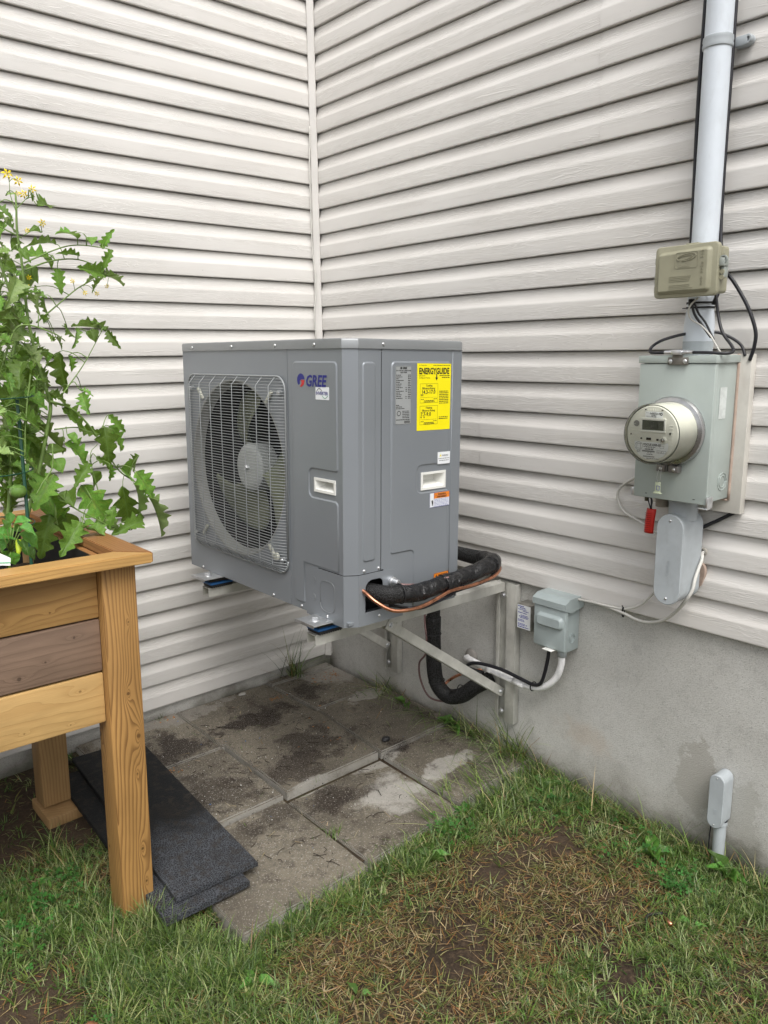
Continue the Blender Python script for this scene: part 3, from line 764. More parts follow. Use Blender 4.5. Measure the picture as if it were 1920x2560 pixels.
# lid with skirt
def lid():
    e = .004
    out = round_poly([(XF-e, -.021-.002), (-.208-.002, YN-e), (XB+e, YN-e), (XB+e, YB+e), (XF-e, YB+e)], [.004, .004, .012, .012, .012], 3)
    n = len(out); c = Vector((sum(p.x for p in out)/n, sum(p.y for p in out)/n))
    vs = []
    for z, s in ((HL-.001, 0), (H-.006, 0), (H-.002, .002), (H, .007), (H+.001, .03)):
        for p in out:
            q = p+(c-p).normalized()*s; vs.append((q.x, q.y, z))
    fs = []
    for k in range(4):
        for i in range(n):
            j = (i+1) % n; fs.append((k*n+i, k*n+j, (k+1)*n+j, (k+1)*n+i))
    fs.append(tuple(range(4*n, 5*n)))
    fs.append(tuple(range(n))[::-1])
    bm = bmesh.new(); bv = [bm.verts.new(v) for v in vs]
    for f in fs: bm.faces.new([bv[i] for i in f])
    link('lid', bm2me(bm, 'lid', auto=.5), LIDM, unit)
lid()
# pressed fields
for nm, poly, rad, P0, U, N in [
    ('pressed_field', [(.222, .779), (.000, .779), (-.002, .460), (.140, .460), (.140, .376), (-.002, .376), (-.004, .160), (.172, .160), (.172, .026), (.230, .026)], [.016, .016, .012, .018, .018, .016, 0, 0, .01, .016], (XF, 0, 0), FU, FN),
    ('pressed_field', [(-.194, .778), (-.143, .778), (-.143, .192), (-.194, .192)], .012, (0, YN, 0), SU, SN),
    ('pressed_field', [(-.085, .780), (.163, .780), (.163, .462), (.026, .462), (.026, .380), (.163, .380), (.170, .014), (.010, .014), (.012, .199), (-.085, .199)], [.016, .010, .012, .016, .016, .012, 0, 0, .016, .010], (0, YN, 0), SU, SN)]:
    emboss(nm, poly, rad, P0, U, (0, 0, 1), N, .0055, .0035, CABINET, unit)
tube('panel_fold', [(.1735, YN-.0003, .012), (.1735, YN-.0003, HL)], .0012, CABINET, unit, seg=6, smooth=False)
# knock-outs on the cover (thin scored outlines)
for c_ in ((.1245, .117), (.1245, .060)):
    ring = [(XF-.0032, c_[0]+.0095*cos(a), c_[1]+.0095*sin(a)) for a in [pi/2+i*pi/14 for i in range(15)]]
    tube('knockout', ring, .0006, LIDM, unit, seg=5, smooth=False)
kp = round_poly([(.090, .028), (.018, .028), (.018, .124), (.090, .124)], .022, 6)
tube('knockout', [(XF-.0032, p.x, p.y) for p in kp+[kp[0]]], .0007, LIDM, unit, seg=5, smooth=False)
# screws
def screw_mesh(r):
    prof = [(0, .0032), (r*.5, .003), (r*.85, .002), (r, .0), (r, -.001)]
    o = lathe('screw', prof, (0, 0, 0), (0, 0, 1), (1, 0, 0), ZINC, None, 12)
    me = o.data; bpy.data.objects.remove(o)
    return me
SCREW = screw_mesh(.0052)
def screw(loc, n, parent, me=None, s=1.0):
    o = bpy.data.objects.new('screw', me or SCREW); COL.objects.link(o); o.parent = parent
    o.rotation_euler = Vector(n).to_track_quat('Z', 'Y').to_euler(); o.location = loc; o.scale = (s, s, s); return o
for y, z in ((.850, .826), (.574, .826), (.311, .826), (.105, .826)): screw((XF-.0045, y, z), FN, unit)
for y, z in ((.838, .013), (.355, .013), (.193, .014), (.058, .013)): screw((XF-.0015, y, z), FN, unit)
for x, z in ((-.187, .166), (-.130, .166), (-.127, .016), (.192, .018)): screw((x, YN-.001, z), SN, unit)
screw((-.118, YN-.0045, .827), SN, unit)
# handles: recessed cups
def handle(P0, U, N, u0, u1, w0, w1):
    P0, U, N = Vector(P0), Vector(U), Vector(N); W = Vector((0, 0, 1)); f = .0075; d = .035
    out = rect(u0, u1, w0, w1); inn = rect(u0+f, u1-f, w0+f, w1-f)
    back = rect(u0+f+.004, u1-f-.012, w0+f+.016, w1-f)
    def P(p, k): return P0+U*p[0]+W*p[1]+N*k
    vs = [P(p, .0005) for p in out]+[P(p, .003) for p in out]+[P(p, .003) for p in inn]+[P(p, -d) for p in back]
    fs = []
    for k in range(3):
        for i in range(4):
            j = (i+1) % 4; fs.append((k*4+i, k*4+j, k*4+4+j, k*4+4+i))
    fs.append((12, 13, 14, 15))
    bm = bmesh.new(); bv = [bm.verts.new(v) for v in vs]
    for q in fs: bm.faces.new([bv[i] for i in q])
    o = link('handle', bm2me(bm, 'handle'), WHITEP, unit)
handle((XF, 0, 0), FU, FN, .011, .116, .393, .436)
handle((0, YN, 0), SU, SN, .041, .149, .385, .441)
# fan: bell mouth, blades, hub
AX = Vector((XF, FC[0], FC[1]))
lathe('fan_ring', [(.304, -.0008), (.3005, -.0015), (.297, .0), (.292, .012), (.286, .024), (.284, .034)], AX, (1, 0, 0), (0, 1, 0), RINGM, unit, 72)
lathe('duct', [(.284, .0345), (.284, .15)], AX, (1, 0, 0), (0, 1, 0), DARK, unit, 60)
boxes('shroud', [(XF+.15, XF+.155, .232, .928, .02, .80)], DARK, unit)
def blade(k):
    N1, N2 = 14, 10; vs, fs = [], []
    a0 = pi-.1+k*2*pi/3
    for i in range(N1+1):
        t = i/N1; r = .07+t*.198
        span = 1.0*(.55+.75*sin(t*pi*.62)) if t < 1 else 1.15
        sweep = .35*t*t
        for j in range(N2+1):
            s_ = j/N2
            a = a0+sweep+(s_-.5)*span
            dep = .088-.045*(s_-.5)*1.5+.008*sin(s_*pi)
            rr = r-.02*(abs(s_-.5)*2)**3*t
            vs.append((XF+dep, FC[0]+rr*cos(a), FC[1]+rr*sin(a)))
    n = N2+1
    fs = [(i*n+j, i*n+j+1, (i+1)*n+j+1, (i+1)*n+j) for i in range(N1) for j in range(N2)]
    o = link('fan_blade', mesh('fan_blade', vs, fs, True), BLADE, fan); m = o.modifiers.new('thick', 'SOLIDIFY'); m.thickness = .003
fan = lathe('fan', [(.0, .046), (.062, .046), (.076, .049), (.083, .056), (.083, .12), (0, .12)], AX, (1, 0, 0), (0, 1, 0), HUBM, unit, 48)
lathe('shaft_nut', [(0, .034), (.008, .034), (.011, .039), (.011, .047)], AX, (1, 0, 0), (0, 1, 0), ZINC, fan, 6)
for k in range(3): blade(k)
# fan guard: bulging wire grid; every wire a piece of its own
guard = empty('fan_guard'); guard.parent = unit
G0, G1, GZ0, GZ1 = .258, .888, .102, .732
def bulge(y, z):
    a = min((y-G0)/.045, (G1-y)/.045, 1); a = max(0, a)
    b = min((z-GZ0)/.03, (GZ1-z)/.03, 1); b = max(0, b)
    return .004+.024*min(a, b)
rimp = round_poly(rect(G0, G1, GZ0, GZ1), .045, 8)
tube('guard_rim', [(XF-.006, p.x, p.y) for p in rimp+[rimp[0]]], .003, WIRE, guard, seg=8, smooth=False)
NW = 66
for i in range(NW):
    z = GZ0+.008+(GZ1-GZ0-.016)*i/(NW-1)
    off = 0
    dz = min(z-GZ0, GZ1-z)
    if dz < .045: off = .045-math.sqrt(max(0, .045**2-(.045-dz)**2))
    ya, yb = G0+off, G1-off
    pts = [(XF-bulge(ya, z)-.0, ya, z), (XF-bulge(ya+.045, z), ya+.045, z), (XF-bulge(yb-.045, z), yb-.045, z), (XF-bulge(yb, z), yb, z)]
    tube('guard_wire', pts, .0012, WIRE, guard, seg=5, smooth=False)
for i in range(8):
    y = G0+.055+(G1-G0-.11)*i/7
    pts = [(XF-.004, y, GZ1), (XF-.031, y, GZ1-.03), (XF-.031, y, GZ0+.03), (XF-.004, y, GZ0)]
    tube('guard_wire', pts, .0015, WIRE, guard, seg=5, smooth=False)
for (y, z) in ((G0+.028, GZ1-.05), (G1-.028, GZ1-.05), (G0+.028, GZ0+.045), (G1-.028, GZ0+.045)):
    screw((XF-.012, y, z), FN, guard, s=1.4)
    lathe('clip', [(0, 0), (.009, 0), (.009, .012), (0, .012)], (XF-.012, y, z), (1, 0, 0), (0, 1, 0), WIRE, guard, 12)
for (y, z, a) in ((.352, .665, 1), (.80, .665, -1), (.352, .165, -1), (.80, .165, 1)):
    bm = bmesh.new(); bbox(bm, -.004, .006, -.006, .006, -.026, .026, bev=.003)
    o = link('ivory_clip', bm2me(bm, 'ivory_clip', auto=.6), CLIP, guard); o.location = (XF-.006, y, z); o.rotation_euler = (a*.72, 0, 0)
o = lathe('plastic_plug', [(0, 0), (.012, .002), (.014, .01)], (XF-.016, G0+.062, GZ0+.05), (1, 0, 0), (0, 1, 0), CLIP, guard, 16)

# ---- stickers and print
RU = (0, -1, 0)     # reading direction on the front face (seen from -x): left to right is -y
def fr(u, w, k=.0042): return (XF-k, u, w)
# logo emblem and word
def emblem(cx, cz, r, k, mats, parent, P, U):
    def arc(a0, a1, r0, r1, n=14):
        return [(r1*cos(radians(a0+(a1-a0)*i/n)), r1*sin(radians(a0+(a1-a0)*i/n))) for i in range(n+1)]+[(r0*cos(radians(a1-(a1-a0)*i/n)), r0*sin(radians(a1-(a1-a0)*i/n))) for i in range(n+1)]
    N = Vector(U).cross(Vector((0, 0, 1)))
    blue = [(r*cos(radians(a)), r*sin(radians(a))) for a in range(10, 236, 10)]+[(-.28*r, -.55*r), (-.28*r, -.08*r), (.15*r, .12*r), (.95*r, .12*r)]
    plate('emblem_blue', blue, [], P, U, (0, 0, 1), N, 0, mats[0], parent)
    red = [(-.08*r, -.02*r), (.15*r, .02*r), (.98*r, .0), (.8*r, -.62*r), (.35*r, -.95*r), (-.05*r, -1.05*r), (-.25*r, -.98*r), (.12*r, -.55*r), (.12*r, -.15*r)]
    plate('emblem_red', red, [], P, U, (0, 0, 1), N, 0, mats[1], parent)
fo = plate('logo_film', rect(-.205, -.018, .697, .748), [], (XF-.0038, 0, 0), RU, (0, 0, 1), FN, 0, CABINET, unit)
emblem(0, 0, .0195, 0, (LOGOB, LOGOR), unit, (XF-.0045, .174, .723), RU)
text('brand_lettering', 'GREE', .046, fr(.150, .706, .0045), RU, (0, 0, 1), LOGOB, unit, bold=.0013, shear=.18, sx=.93)
plate('inverter_sticker', round_poly(rect(-.101, -.035, .668, .705), .003), [], (XF-.0042, 0, 0), RU, (0, 0, 1), FN, .0003, STICKW, unit)
text('sticker_lettering', 'INVERTER', .0135, fr(.0985, .682, .0044), RU, (0, 0, 1), LOGOB, unit, bold=.0003, sx=.98)
tube('sticker_swoosh', [(XF-.0046, .0945-.026*i/10, .693+.0075*sin(pi*i/10)) for i in range(11)], .0007, INK, unit, seg=5, smooth=False)
tube('sticker_swoosh', [(XF-.0046, .068-.027*i/10, .680-.0075*sin(pi*i/10)) for i in range(11)], .0007, GREENI, unit, seg=5, smooth=False)
def sd(u, w, k=.0043): return (u, YN-k, w)
# yellow guide
yg = plate('energy_guide', [(.018, .5715), (.161, .5705), (.1625, .7725), (.0175, .7735)], [], (0, YN-.0042, 0), SU, (0, 0, 1), SN, .0003, YELLOW, unit)
text('guide_title', 'ENERGYGUIDE', .0255, sd(.0245, .742, .0044), SU, (0, 0, 1), INK, unit, bold=.0008, sx=.76)
plate('guide_arrow', [(.0975, .742), (.1015, .742), (.1015, .730), (.1065, .732), (.0995, .722), (.0925, .732), (.0975, .730)], [], (0, YN-.0046, 0), SU, (0, 0, 1), SN, 0, INK, unit)
def greeked(name, rows, mat, parent, P, U, k):
    N = Vector(U).cross(Vector((0, 0, 1)))
    bm = bmesh.new(); rn = random.Random(3)
    for (u0, u1, w, h_) in rows:
        u = u0
        while u < u1-1e-4:
            l = min(rn.uniform(.003, .009), u1-u)
            pts = [Vector(P)+Vector(U)*a+Vector((0, 0, 1))*b+N*k for a, b in ((u, w), (u+l, w), (u+l, w+h_), (u, w+h_))]
            bm.faces.new([bm.verts.new(p) for p in pts]); u += l+.0013
    me = bpy.data.meshes.new(name); bm.to_mesh(me); bm.free()
    o = link(name, me, mat, parent); return o
def frame(name, r, t, mat, parent, P, U, k):
    x0, x1, y0, y1 = r; N = Vector(U).cross(Vector((0, 0, 1)))
    return plate(name, rect(x0, x1, y0, y1), [rect(x0+t, x1-t, y0+t, y1-t)], Vector(P)+N*k, U, (0, 0, 1), N, 0, mat, parent)
PS = (0, YN, 0)
text('guide_lettering', 'Split System', .0055, sd(.025, .735, .0044), SU, (0, 0, 1), INK, unit)
text('guide_lettering', 'Cooling and Heating', .0055, sd(.025, .729, .0044), SU, (0, 0, 1), INK, unit)
text('guide_lettering', 'U.S. Government', .0045, sd(.025, .7665, .0044), SU, (0, 0, 1), INK, unit)
greeked('guide_small_print', [(.085, .157, .7668, .0016), (.112, .157, .7355, .0022), (.122, .157, .7300, .0022)], INK, unit, PS, SU, .0046)
frame('guide_box', (.030, .106, .655, .713), .0006, INK, unit, PS, SU, .0046)
frame('guide_box', (.030, .106, .589, .646), .0006, INK, unit, PS, SU, .0046)
for z, a, b in ((.655, 'Cooling', '14.3-17.0'), (.588, 'Heating', '7.7-9.0')):
    text('guide_lettering', a, .0085, sd(.068, z+.0495, .0044), SU, (0, 0, 1), INK, unit, align='CENTER', bold=.0001)
    text('guide_lettering', 'Efficiency Rating', .0085, sd(.066, z+.041, .0044), SU, (0, 0, 1), INK, unit, align='CENTER', bold=.0001)
    text('guide_figures', b, .0158, sd(.0335 if b[0] == '7' else .0355, z+.0275, .0044), SU, (0, 0, 1), INK, unit, bold=.0003)
    for dx in ((.0355, .0415) if b[0] == '1' else (.0355, .048)):
        plate('guide_marker', [(dx-.003, z+.0255), (dx+.003, z+.0255), (dx, z+.0195)], [], (0, YN-.0046, 0), SU, (0, 0, 1), SN, 0, INK, unit)
    greeked('guide_scale', [(.0335, .101, z+.0160, .0006), (.034, .046, z+.0095, .0018), (.088, .102, z+.0105, .0018), (.048, .090, z+.0055, .0022), (.046, .092, z+.002, .0018)], INK, unit, PS, SU, .0046)
greeked('guide_small_print', [(.112, .152, .6880-.0052*i, .0022) for i in range(8)]+[(.112, .150, .609, .002), (.112, .150, .604, .0022)], INK, unit, PS, SU, .0046)
# rating plate
plate('rating_plate', round_poly(rect(-.0700, -.0060, .594, .766), .002), [], (0, YN-.0041, 0), SU, (0, 0, 1), SN, .0002, STICKG, unit)
frame('plate_border', (-.0690, -.0070, .595, .765), .0006, GREYINK, unit, PS, SU, .0045)
text('plate_brand', 'GREE', .0078, sd(-.043, .7570, .0044), SU, (0, 0, 1), INK, unit, bold=.0003)
plate('plate_dot', ngon((-.048, .7595), .0035, 12), [], (0, YN-.0045, 0), SU, (0, 0, 1), SN, 0, INK, unit)
text('plate_lettering', 'SPLIT TYPE AIR CONDITIONER', .0050, sd(-.038, .7505, .0044), SU, (0, 0, 1), INK, unit, align='CENTER', sx=.86, bold=.0001)
text('plate_lettering', 'HEAT PUMP', .0050, sd(-.038, .7450, .0044), SU, (0, 0, 1), INK, unit, align='CENTER', bold=.0001)
rows = [(-.067, -.048-.004*(i % 3)+.010*(i % 2), .738-.0052*i, .0020) for i in range(14)]+[(-.020, -.009, .738-.0052*i, .0020) for i in range(14)]+[(-.030, -.024, .738-.0052*i, .0018) for i in (7, 8, 9, 12, 13)]
rows += [(-.067, -.055, .650, .002), (-.067, -.044, .645, .002), (-.067, -.034, .640, .002)]+[(-.042, -.014, .632-.0048*i, .0018) for i in range(5)]+[(-.066, -.010, .6070, .002)]
greeked('plate_small_print', rows, INK, unit, PS, SU, .0046)
plate('plate_mark', ngon((-.056, .627), .0075, 20), [ngon((-.056, .627), .0058, 20)], (0, YN-.0046, 0), SU, (0, 0, 1), SN, 0, INK, unit)
greeked('plate_barcode', [(-.034+.0022*i, -.0328+.0022*i, .5975, .007) for i in range(11)], INK, unit, PS, SU, .0046)
# white warning, orange warning, lower warning
plate('warning_sticker', round_poly(rect(.110, .165, .462, .500), .002), [], (0, YN-.0042, 0), SU, (0, 0, 1), SN, .0003, STICKW, unit)
plate('warning_triangle', [(.118, .486), (.127, .486), (.1225, .494)], [], (0, YN-.0046, 0), SU, (0, 0, 1), SN, 0, YELLOW, unit)
text('warning_lettering', 'WARNING', .0068, sd(.1285, .4865, .0044), SU, (0, 0, 1), GREYINK, unit, sx=.85, bold=.0001)
greeked('warning_small_print', [(.113, .162, .4785, .0017), (.116, .159, .4720, .0017)], GREYINK, unit, PS, SU, .0046)
plate('caution_sticker', rect(.078, .166, .326, .373), [], (0, YN-.0042, 0), SU, (0, 0, 1), SN, .0003, STICKW, unit)
frame('caution_border', (.078, .166, .326, .373), .0009, LOGOB, unit, PS, SU, .0046)
plate('caution_band', rect(.0965, .165, .3535, .3718), [], (0, YN-.0045, 0), SU, (0, 0, 1), SN, 0, ORANGE, unit)
text('caution_lettering', 'WARNING', .0072, sd(.131, .3640, .0046), SU, (0, 0, 1), INK, unit, align='CENTER', bold=.0002)
text('caution_lettering', 'AVERTISSEMENT', .0068, sd(.131, .3555, .0046), SU, (0, 0, 1), INK, unit, align='CENTER', sx=.9, bold=.0002)
plate('caution_line', rect(.0965, .165, .3622, .3628), [], (0, YN-.0048, 0), SU, (0, 0, 1), SN, 0, LOGOB, unit)
plate('caution_line', rect(.0955, .0965, .327, .372), [], (0, YN-.0048, 0), SU, (0, 0, 1), SN, 0, LOGOB, unit)
greeked('caution_small_print', [(.099, .162, .3500-.0044*i, .0013) for i in range(6)], BLUEINK, unit, PS, SU, .0046)
plate('caution_pictogram', [(.083, .352), (.0865, .346), (.0895, .351), (.0925, .346), (.0925, .338), (.0895, .330), (.0875, .334), (.0865, .342)], [], (0, YN-.0046, 0), SU, (0, 0, 1), SN, 0, INK, unit)
plate('orange_sticker', rect(.101, .167, .086, .108), [], (0, YN-.0042, 0), SU, (0, 0, 1), SN, .0003, ORANGE, unit)
frame('sticker_border', (.101, .167, .086, .108), .0008, INK, unit, PS, SU, .0046)
text('sticker_lettering', 'WARNING', .0085, sd(.120, .0970, .0046), SU, (0, 0, 1), INK, unit, bold=.0003)
plate('warning_triangle', [(.109, .096), (.117, .096), (.113, .104)], [], (0, YN-.0047, 0), SU, (0, 0, 1), SN, 0, INK, unit)
# cable gland beside the opening
lathe('cable_gland', [(0, -.034), (.0085, -.034), (.0105, -.030), (.0105, -.012), (.014, -.010), (.014, .0)], (-.079, YN-.001, .117), (0, 1, 0), (1, 0, 0), ZINC, unit, 16)
# mounting feet
def foot(y0):
    f = boxes('foot', [(XF-.076, XF+.02, y0-.050, y0+.048, .0, .0035), (XF-.076, XF-.0735, y0-.050, y0+.048, -.004, .006)], ZINC, unit, bev=.0008)
    b = lathe('foot_bolt', [(0, .0135), (.008, .0135), (.0095, .012), (.0095, .0058)], (XF-.034, y0, 0), (0, 0, 1), (1, 0, 0), ZINC, f, 6)
    lathe('washer', [(.0, .0064), (.015, .0064), (.0155, .0036)], (XF-.034, y0, 0), (0, 0, 1), (1, 0, 0), ZINC, f, 20)
foot(.078); foot(.745)
boxes('skid', [(XF+.05, XB-.01, .030, .085, -.002, .004), (XF+.05, XB-.01, .67, .725, -.002, .004)], ZINC, unit)

# ------------------------------------------------ wall brackets
def bracket(y, label):
    """y = near face of the arm"""
    b = empty('wall_bracket', (0, y, 0)); tag(b, label, 'bracket', 'brackets carrying the heat pump')
    t = .003; w = .045
    def tri(name, lst):
        bm = bmesh.new()
        for (x0, x1, y0, y1, z0, z1) in lst: bbox(bm, x0, x1, y0, y1, z0, z1, bev=.0006)
        return bm
    bm = tri('arm', [(-.888, -.006, 0, t, -.034, 0), (-.888, -.006, w-t, w, -.034, 0), (-.888, -.006, t, w-t, -t, 0)])
    a = link('arm', bm2me(bm, 'arm'), ALU, b); a.location = (0, 0, .6775); a.rotation_euler = (0, .0165, 0)
    # upright rail on the wall: a wide face with two returned edges
    boxes('upright_rail', [(.008, .012, -.054, .030, .12, .680), (-.012, .018, -.058, -.0545, .12, .680), (-.012, .018, .0305, .034, .12, .680), (-.012, -.009, -.0545, -.014, .12, .680), (-.012, -.009, .018, .0305, .12, .68)], ALU, b, bev=.0006)
    # diagonal brace
    p0 = Vector((-.600, 0, .660)); p1 = Vector((-.010, 0, .235)); d = (p1-p0).normalized(); L = (p1-p0).length
    bm = tri('brace', [(0, L, -.0045, -.0015, -.017, .017), (0, L, .030, .033, -.017, .017), (0, L, -.0015, .030, .014, .017)])
    o = link('brace', bm2me(bm, 'brace'), ALU, b); o.location = p0; o.rotation_euler = (0, math.atan2(-d.z, d.x), 0)
    for x, z in ((-.585, .652), (-.022, .245)):
        lathe('bolt', [(0, -.0095), (.006, -.0095), (.0065, -.0045), (.011, -.0045), (.011, -.003)], (x, -.001, z), (0, 1, 0), (1, 0, 0), ZINC, b, 6)
    for z in (.16, .63):
        lathe('bolt', [(0, -.008), (.006, -.008), (.0065, -.003), (.011, -.003), (.011, 0)], (-.012, .0, z), (1, 0, 0), (0, 1, 0), ZINC, b, 6)
    return b
bracket(-1.134, 'galvanised steel bracket nearest the small disconnect box, arm under the unit edge')
bracket(-.470, 'galvanised steel bracket near the wall corner, half hidden behind the unit')
for y, lab in ((-1.134, 'blue and black rubber pad between bracket tip and foot at the unit front corner'), (-.470, 'blue and black rubber pad on the bracket tip beside the left wall')):
    pad = empty('vibration_pad', (-.841, y+.020, .6925), (0, .02, 0)); tag(pad, lab, 'rubber pad', 'rubber pads under the feet')
    zz = -.002
    boxes('rubber_layer', [(-.040, .050, -.030, .030, .001, .008), (-.040, .050, -.028, .028, .0165, .031)], BLACKR, pad, bev=.001)
    boxes('rubber_ribs', [(-.038+.0085*i, -.033+.0085*i, -.031, .031, .000, .0078) for i in range(10)], BLACKR, pad)
    boxes('blue_layer', [(-.044, .052, -.031, .031, .0085, .0145)], BLUE, pad, bev=.0015)
    pad.scale = (1, 1, 1.28)
# ------------------------------------------------ insulated lines, cables under the unit
ls = empty('refrigerant_line', (-.76, -1.2, .82)); tag(ls, 'thick black taped refrigerant line looping from the unit side round to the wall and down', 'refrigerant line')
def L(p): return tuple(a-b for a, b in zip(p, (-.76, -1.2, .82)))
wob = lambda k, a: 1+.03*sin(k*46+a*2)+.02*sin(k*97+a*3)+.02*sin(k*23+a)
P_sl = [(-.755, -1.17, .822), (-.752, -1.235, .824), (-.728, -1.285, .823), (-.69, -1.302, .822)]
tube('sleeve', [L(p) for p in P_sl], .0285, BRAID, ls, seg=20, rfun=lambda k, a: 1+.03*sin(a*3))
P_tp = [(-.705, -1.298, .822), (-.64, -1.306, .812), (-.54, -1.302, .812), (-.43, -1.298, .815), (-.34, -1.295, .822), (-.265, -1.285, .826), (-.215, -1.255, .822), (-.180, -1.215, .812), (-.165, -1.16, .808)]
tube('taped_section', [L(p) for p in P_tp], .0275, TAPE, ls, seg=22, n=12, rfun=wob)
P_rr = [(-.165, -1.175, .808), (-.160, -1.10, .802), (-.155, -.98, .80), (-.135, -.90, .78), (-.115, -.865, .70), (-.100, -.850, .60), (-.10, -.845, .47)]
tube('sleeve', [L(p) for p in P_rr], .026, BRAID, ls, seg=18, rfun=lambda k, a: 1+.04*sin(a*2+k*20))
P_dr = [(-.10, -.845, .49), (-.10, -.845, .38), (-.098, -.848, .28), (-.090, -.860, .20), (-.072, -.905, .160), (-.055, -.965, .180), (-.035, -1.03, .238), (.0, -1.075, .270)]
tube('sleeve', [L(p) for p in P_dr], .031, BRAID, ls, seg=20, n=10, rfun=lambda k, a: 1+.02*sin(a*3+k*30))
for c_, ax, r in (((-.49, -1.302, .812), (1, .02, .0), .0305), ((-.25, -1.278, .825), (.8, .5, 0), .0300)):
    a = Vector(ax).normalized(); c0 = Vector(c_)
    tube('tape_band', [L(c0-a*.022), L(c0-a*.007), L(c0+a*.007), L(c0+a*.022)], (.0305), TAPE, ls, seg=20, rfun=lambda k, a_: 1+.03*sin(a_*4+k*9))
for c_, ax, r in (((-.09, -.855, .215), (.1, -.15, -1), .033), ((-.05, -.955, .183), (.3, -1, .35), .033), ((-.10, -.845, .42), (0, 0, 1), .032), ((-.69, -1.30, .821), (1, -.1, 0), .030)):
    a = Vector(ax).normalized(); x = a.orthogonal().normalized(); y = a.cross(x)
    tube('cable_tie', [L(Vector(c_)+(x*cos(t)+y*sin(t))*r) for t in [i*2*pi/20 for i in range(21)]], .0022, BLACKR, ls, seg=6, smooth=False)
cp = [(-.782, -1.18, .845), (-.788, -1.245, .838), (-.778, -1.290, .813), (-.742, -1.322, .786), (-.69, -1.336, .778), (-.63, -1.338, .778), (-.56, -1.334, .787), (-.50, -1.330, .796), (-.42, -1.328, .793), (-.34, -1.322, .792), (-.27, -1.312, .796), (-.205, -1.278, .802), (-.168, -1.225, .806), (-.150, -1.18, .806)]
tube('copper_pipe', [L(p) for p in cp], .0058, COPPER, ls, seg=12, n=10)
tube('copper_pipe', [L(p) for p in [(-.085, -.868, .175), (-.05, -.885, .215), (-.03, -.95, .262), (.0, -1.02, .29)]], .006, COPPER, ls, seg=10)
tubes('control_cable', [([L(p) for p in pts], r) for pts, r in [
    ([(-.70, -1.26, .775), (-.66, -1.31, .772), (-.60, -1.325, .770), (-.54, -1.325, .782), (-.46, -1.322, .785), (-.32, -1.315, .786), (-.22, -1.268, .792)], .004),
    ([(-.69, -1.26, .772), (-.63, -1.315, .762), (-.56, -1.330, .772), (-.48, -1.326, .782)], .0035),
    ([(-.72, -1.25, .79), (-.68, -1.30, .777), (-.61, -1.318, .764), (-.55, -1.318, .772)], .003)]], BLACKC, ls)
tube('brown_wire', [L(p) for p in [(-.678, -1.262, .843), (-.655, -1.285, .838), (-.60, -1.30, .832), (-.53, -1.305, .832), (-.50, -1.32, .838)]], .0036, BROWNW, ls, seg=8)
tube('brown_wire', [L(p) for p in [(-.16, -1.205, .775), (-.15, -1.12, .777), (-.15, -1.02, .792), (-.14, -.94, .79)]], .005, BROWNW, ls, seg=8)
tube('brown_wire', [L(p) for p in [(-.115, -.818, .60), (-.125, -.822, .48), (-.13, -.838, .40), (-.12, -.82, .33), (-.105, -.768, .27), (-.095, -.766, .19), (-.085, -.815, .125), (-.055, -.91, .135), (-.03, -1.00, .19), (-.01, -1.06, .25)]], .0042, BROWNW, ls, seg=8)

# ------------------------------------------------ small disconnect and conduit on the foundation
dc = empty('disconnect_box', (.02, -1.40, .60)); tag(dc, 'grey green metal disconnect box with bulging lid under the siding edge', 'electrical box')
def lb(x0, x1, y0, y1, z0, z1): return (x0-.02, x1-.02, y0+1.40, y1+1.40, z0-.60, z1-.60)
boxes('body', [lb(-.062, .02, -1.452, -1.338, .500, .672)], STEELB, dc, bev=.002)
bm = bmesh.new(); bbox(bm, *lb(-.083, -.0635, -1.466, -1.334, .514, .662), bev=.003)
link('lid', bm2me(bm, 'lid', auto=.6), STEELB, dc)
emboss('lid_bulge', rect(-.065+.002, .055, .585-.6+.002, .640-.6), .020, (-.083-.02+.0003, 0, 0), (0, 1, 0), (0, 0, 1), (-1, 0, 0), .012, .014, STEELB, dc, n=6)
# rain hood: sloped cap with cut side cheeks
hood = [(-.088, .664), (-.088, .686), (-.060, .700), (.019, .700), (.019, .660), (-.05, .650)]
vs = [(x-.02, -1.470+1.40, z-.6) for x, z in hood]+[(x-.02, -1.330+1.40, z-.6) for x, z in hood]; n = len(hood)
bm = bmesh.new(); bv = [bm.verts.new(v) for v in vs]
bm.faces.new(bv[:n]); bm.faces.new(bv[n:][::-1])
for i in range(n): bm.faces.new((bv[i], bv[(i+1) % n], bv[(i+1) % n+n], bv[i+n]))
link('rain_hood', bm2me(bm, 'rain_hood'), STEELB, dc)
ring = [(-.021-.02+.017*cos(a), -1.4525+1.40-.0005, .548-.6+.017*sin(a)) for a in [i*2*pi/24 for i in range(25)]]
tube('knockout', ring, .0011, STEELB, dc, seg=6, smooth=False)
ring = [(-.021-.02+.011*cos(a), -1.4525+1.40-.0005, .548-.6+.011*sin(a)) for a in [i*2*pi/24 for i in range(25)]]
tube('knockout', ring, .0009, STEELB, dc, seg=6, smooth=False)
boxes('hasp', [lb(-.100, -.062, -1.425, -1.385, .509, .512)], WHITEP, dc, bev=.0012)
cdt = empty('white_conduit', (-.03, -1.42, .48)); tag(cdt, 'scuffed white plastic conduit bending from the disconnect box into the wall', 'conduit')
def lc(p): return (p[0]+.03, p[1]+1.42, p[2]-.48)
pp = [(.03, -.935, .312), (-.012, -.945, .320), (-.030, -.985, .330), (-.030, -1.04, .324), (-.030, -1.12, .3175), (-.030, -1.22, .312), (-.030, -1.30, .317), (-.030, -1.355, .340), (-.030, -1.398, .385), (-.030, -1.418, .44), (-.030, -1.420, .485)]
tube('pipe', [lc(p) for p in pp], .0122, PVCD, cdt, seg=18, n=10)
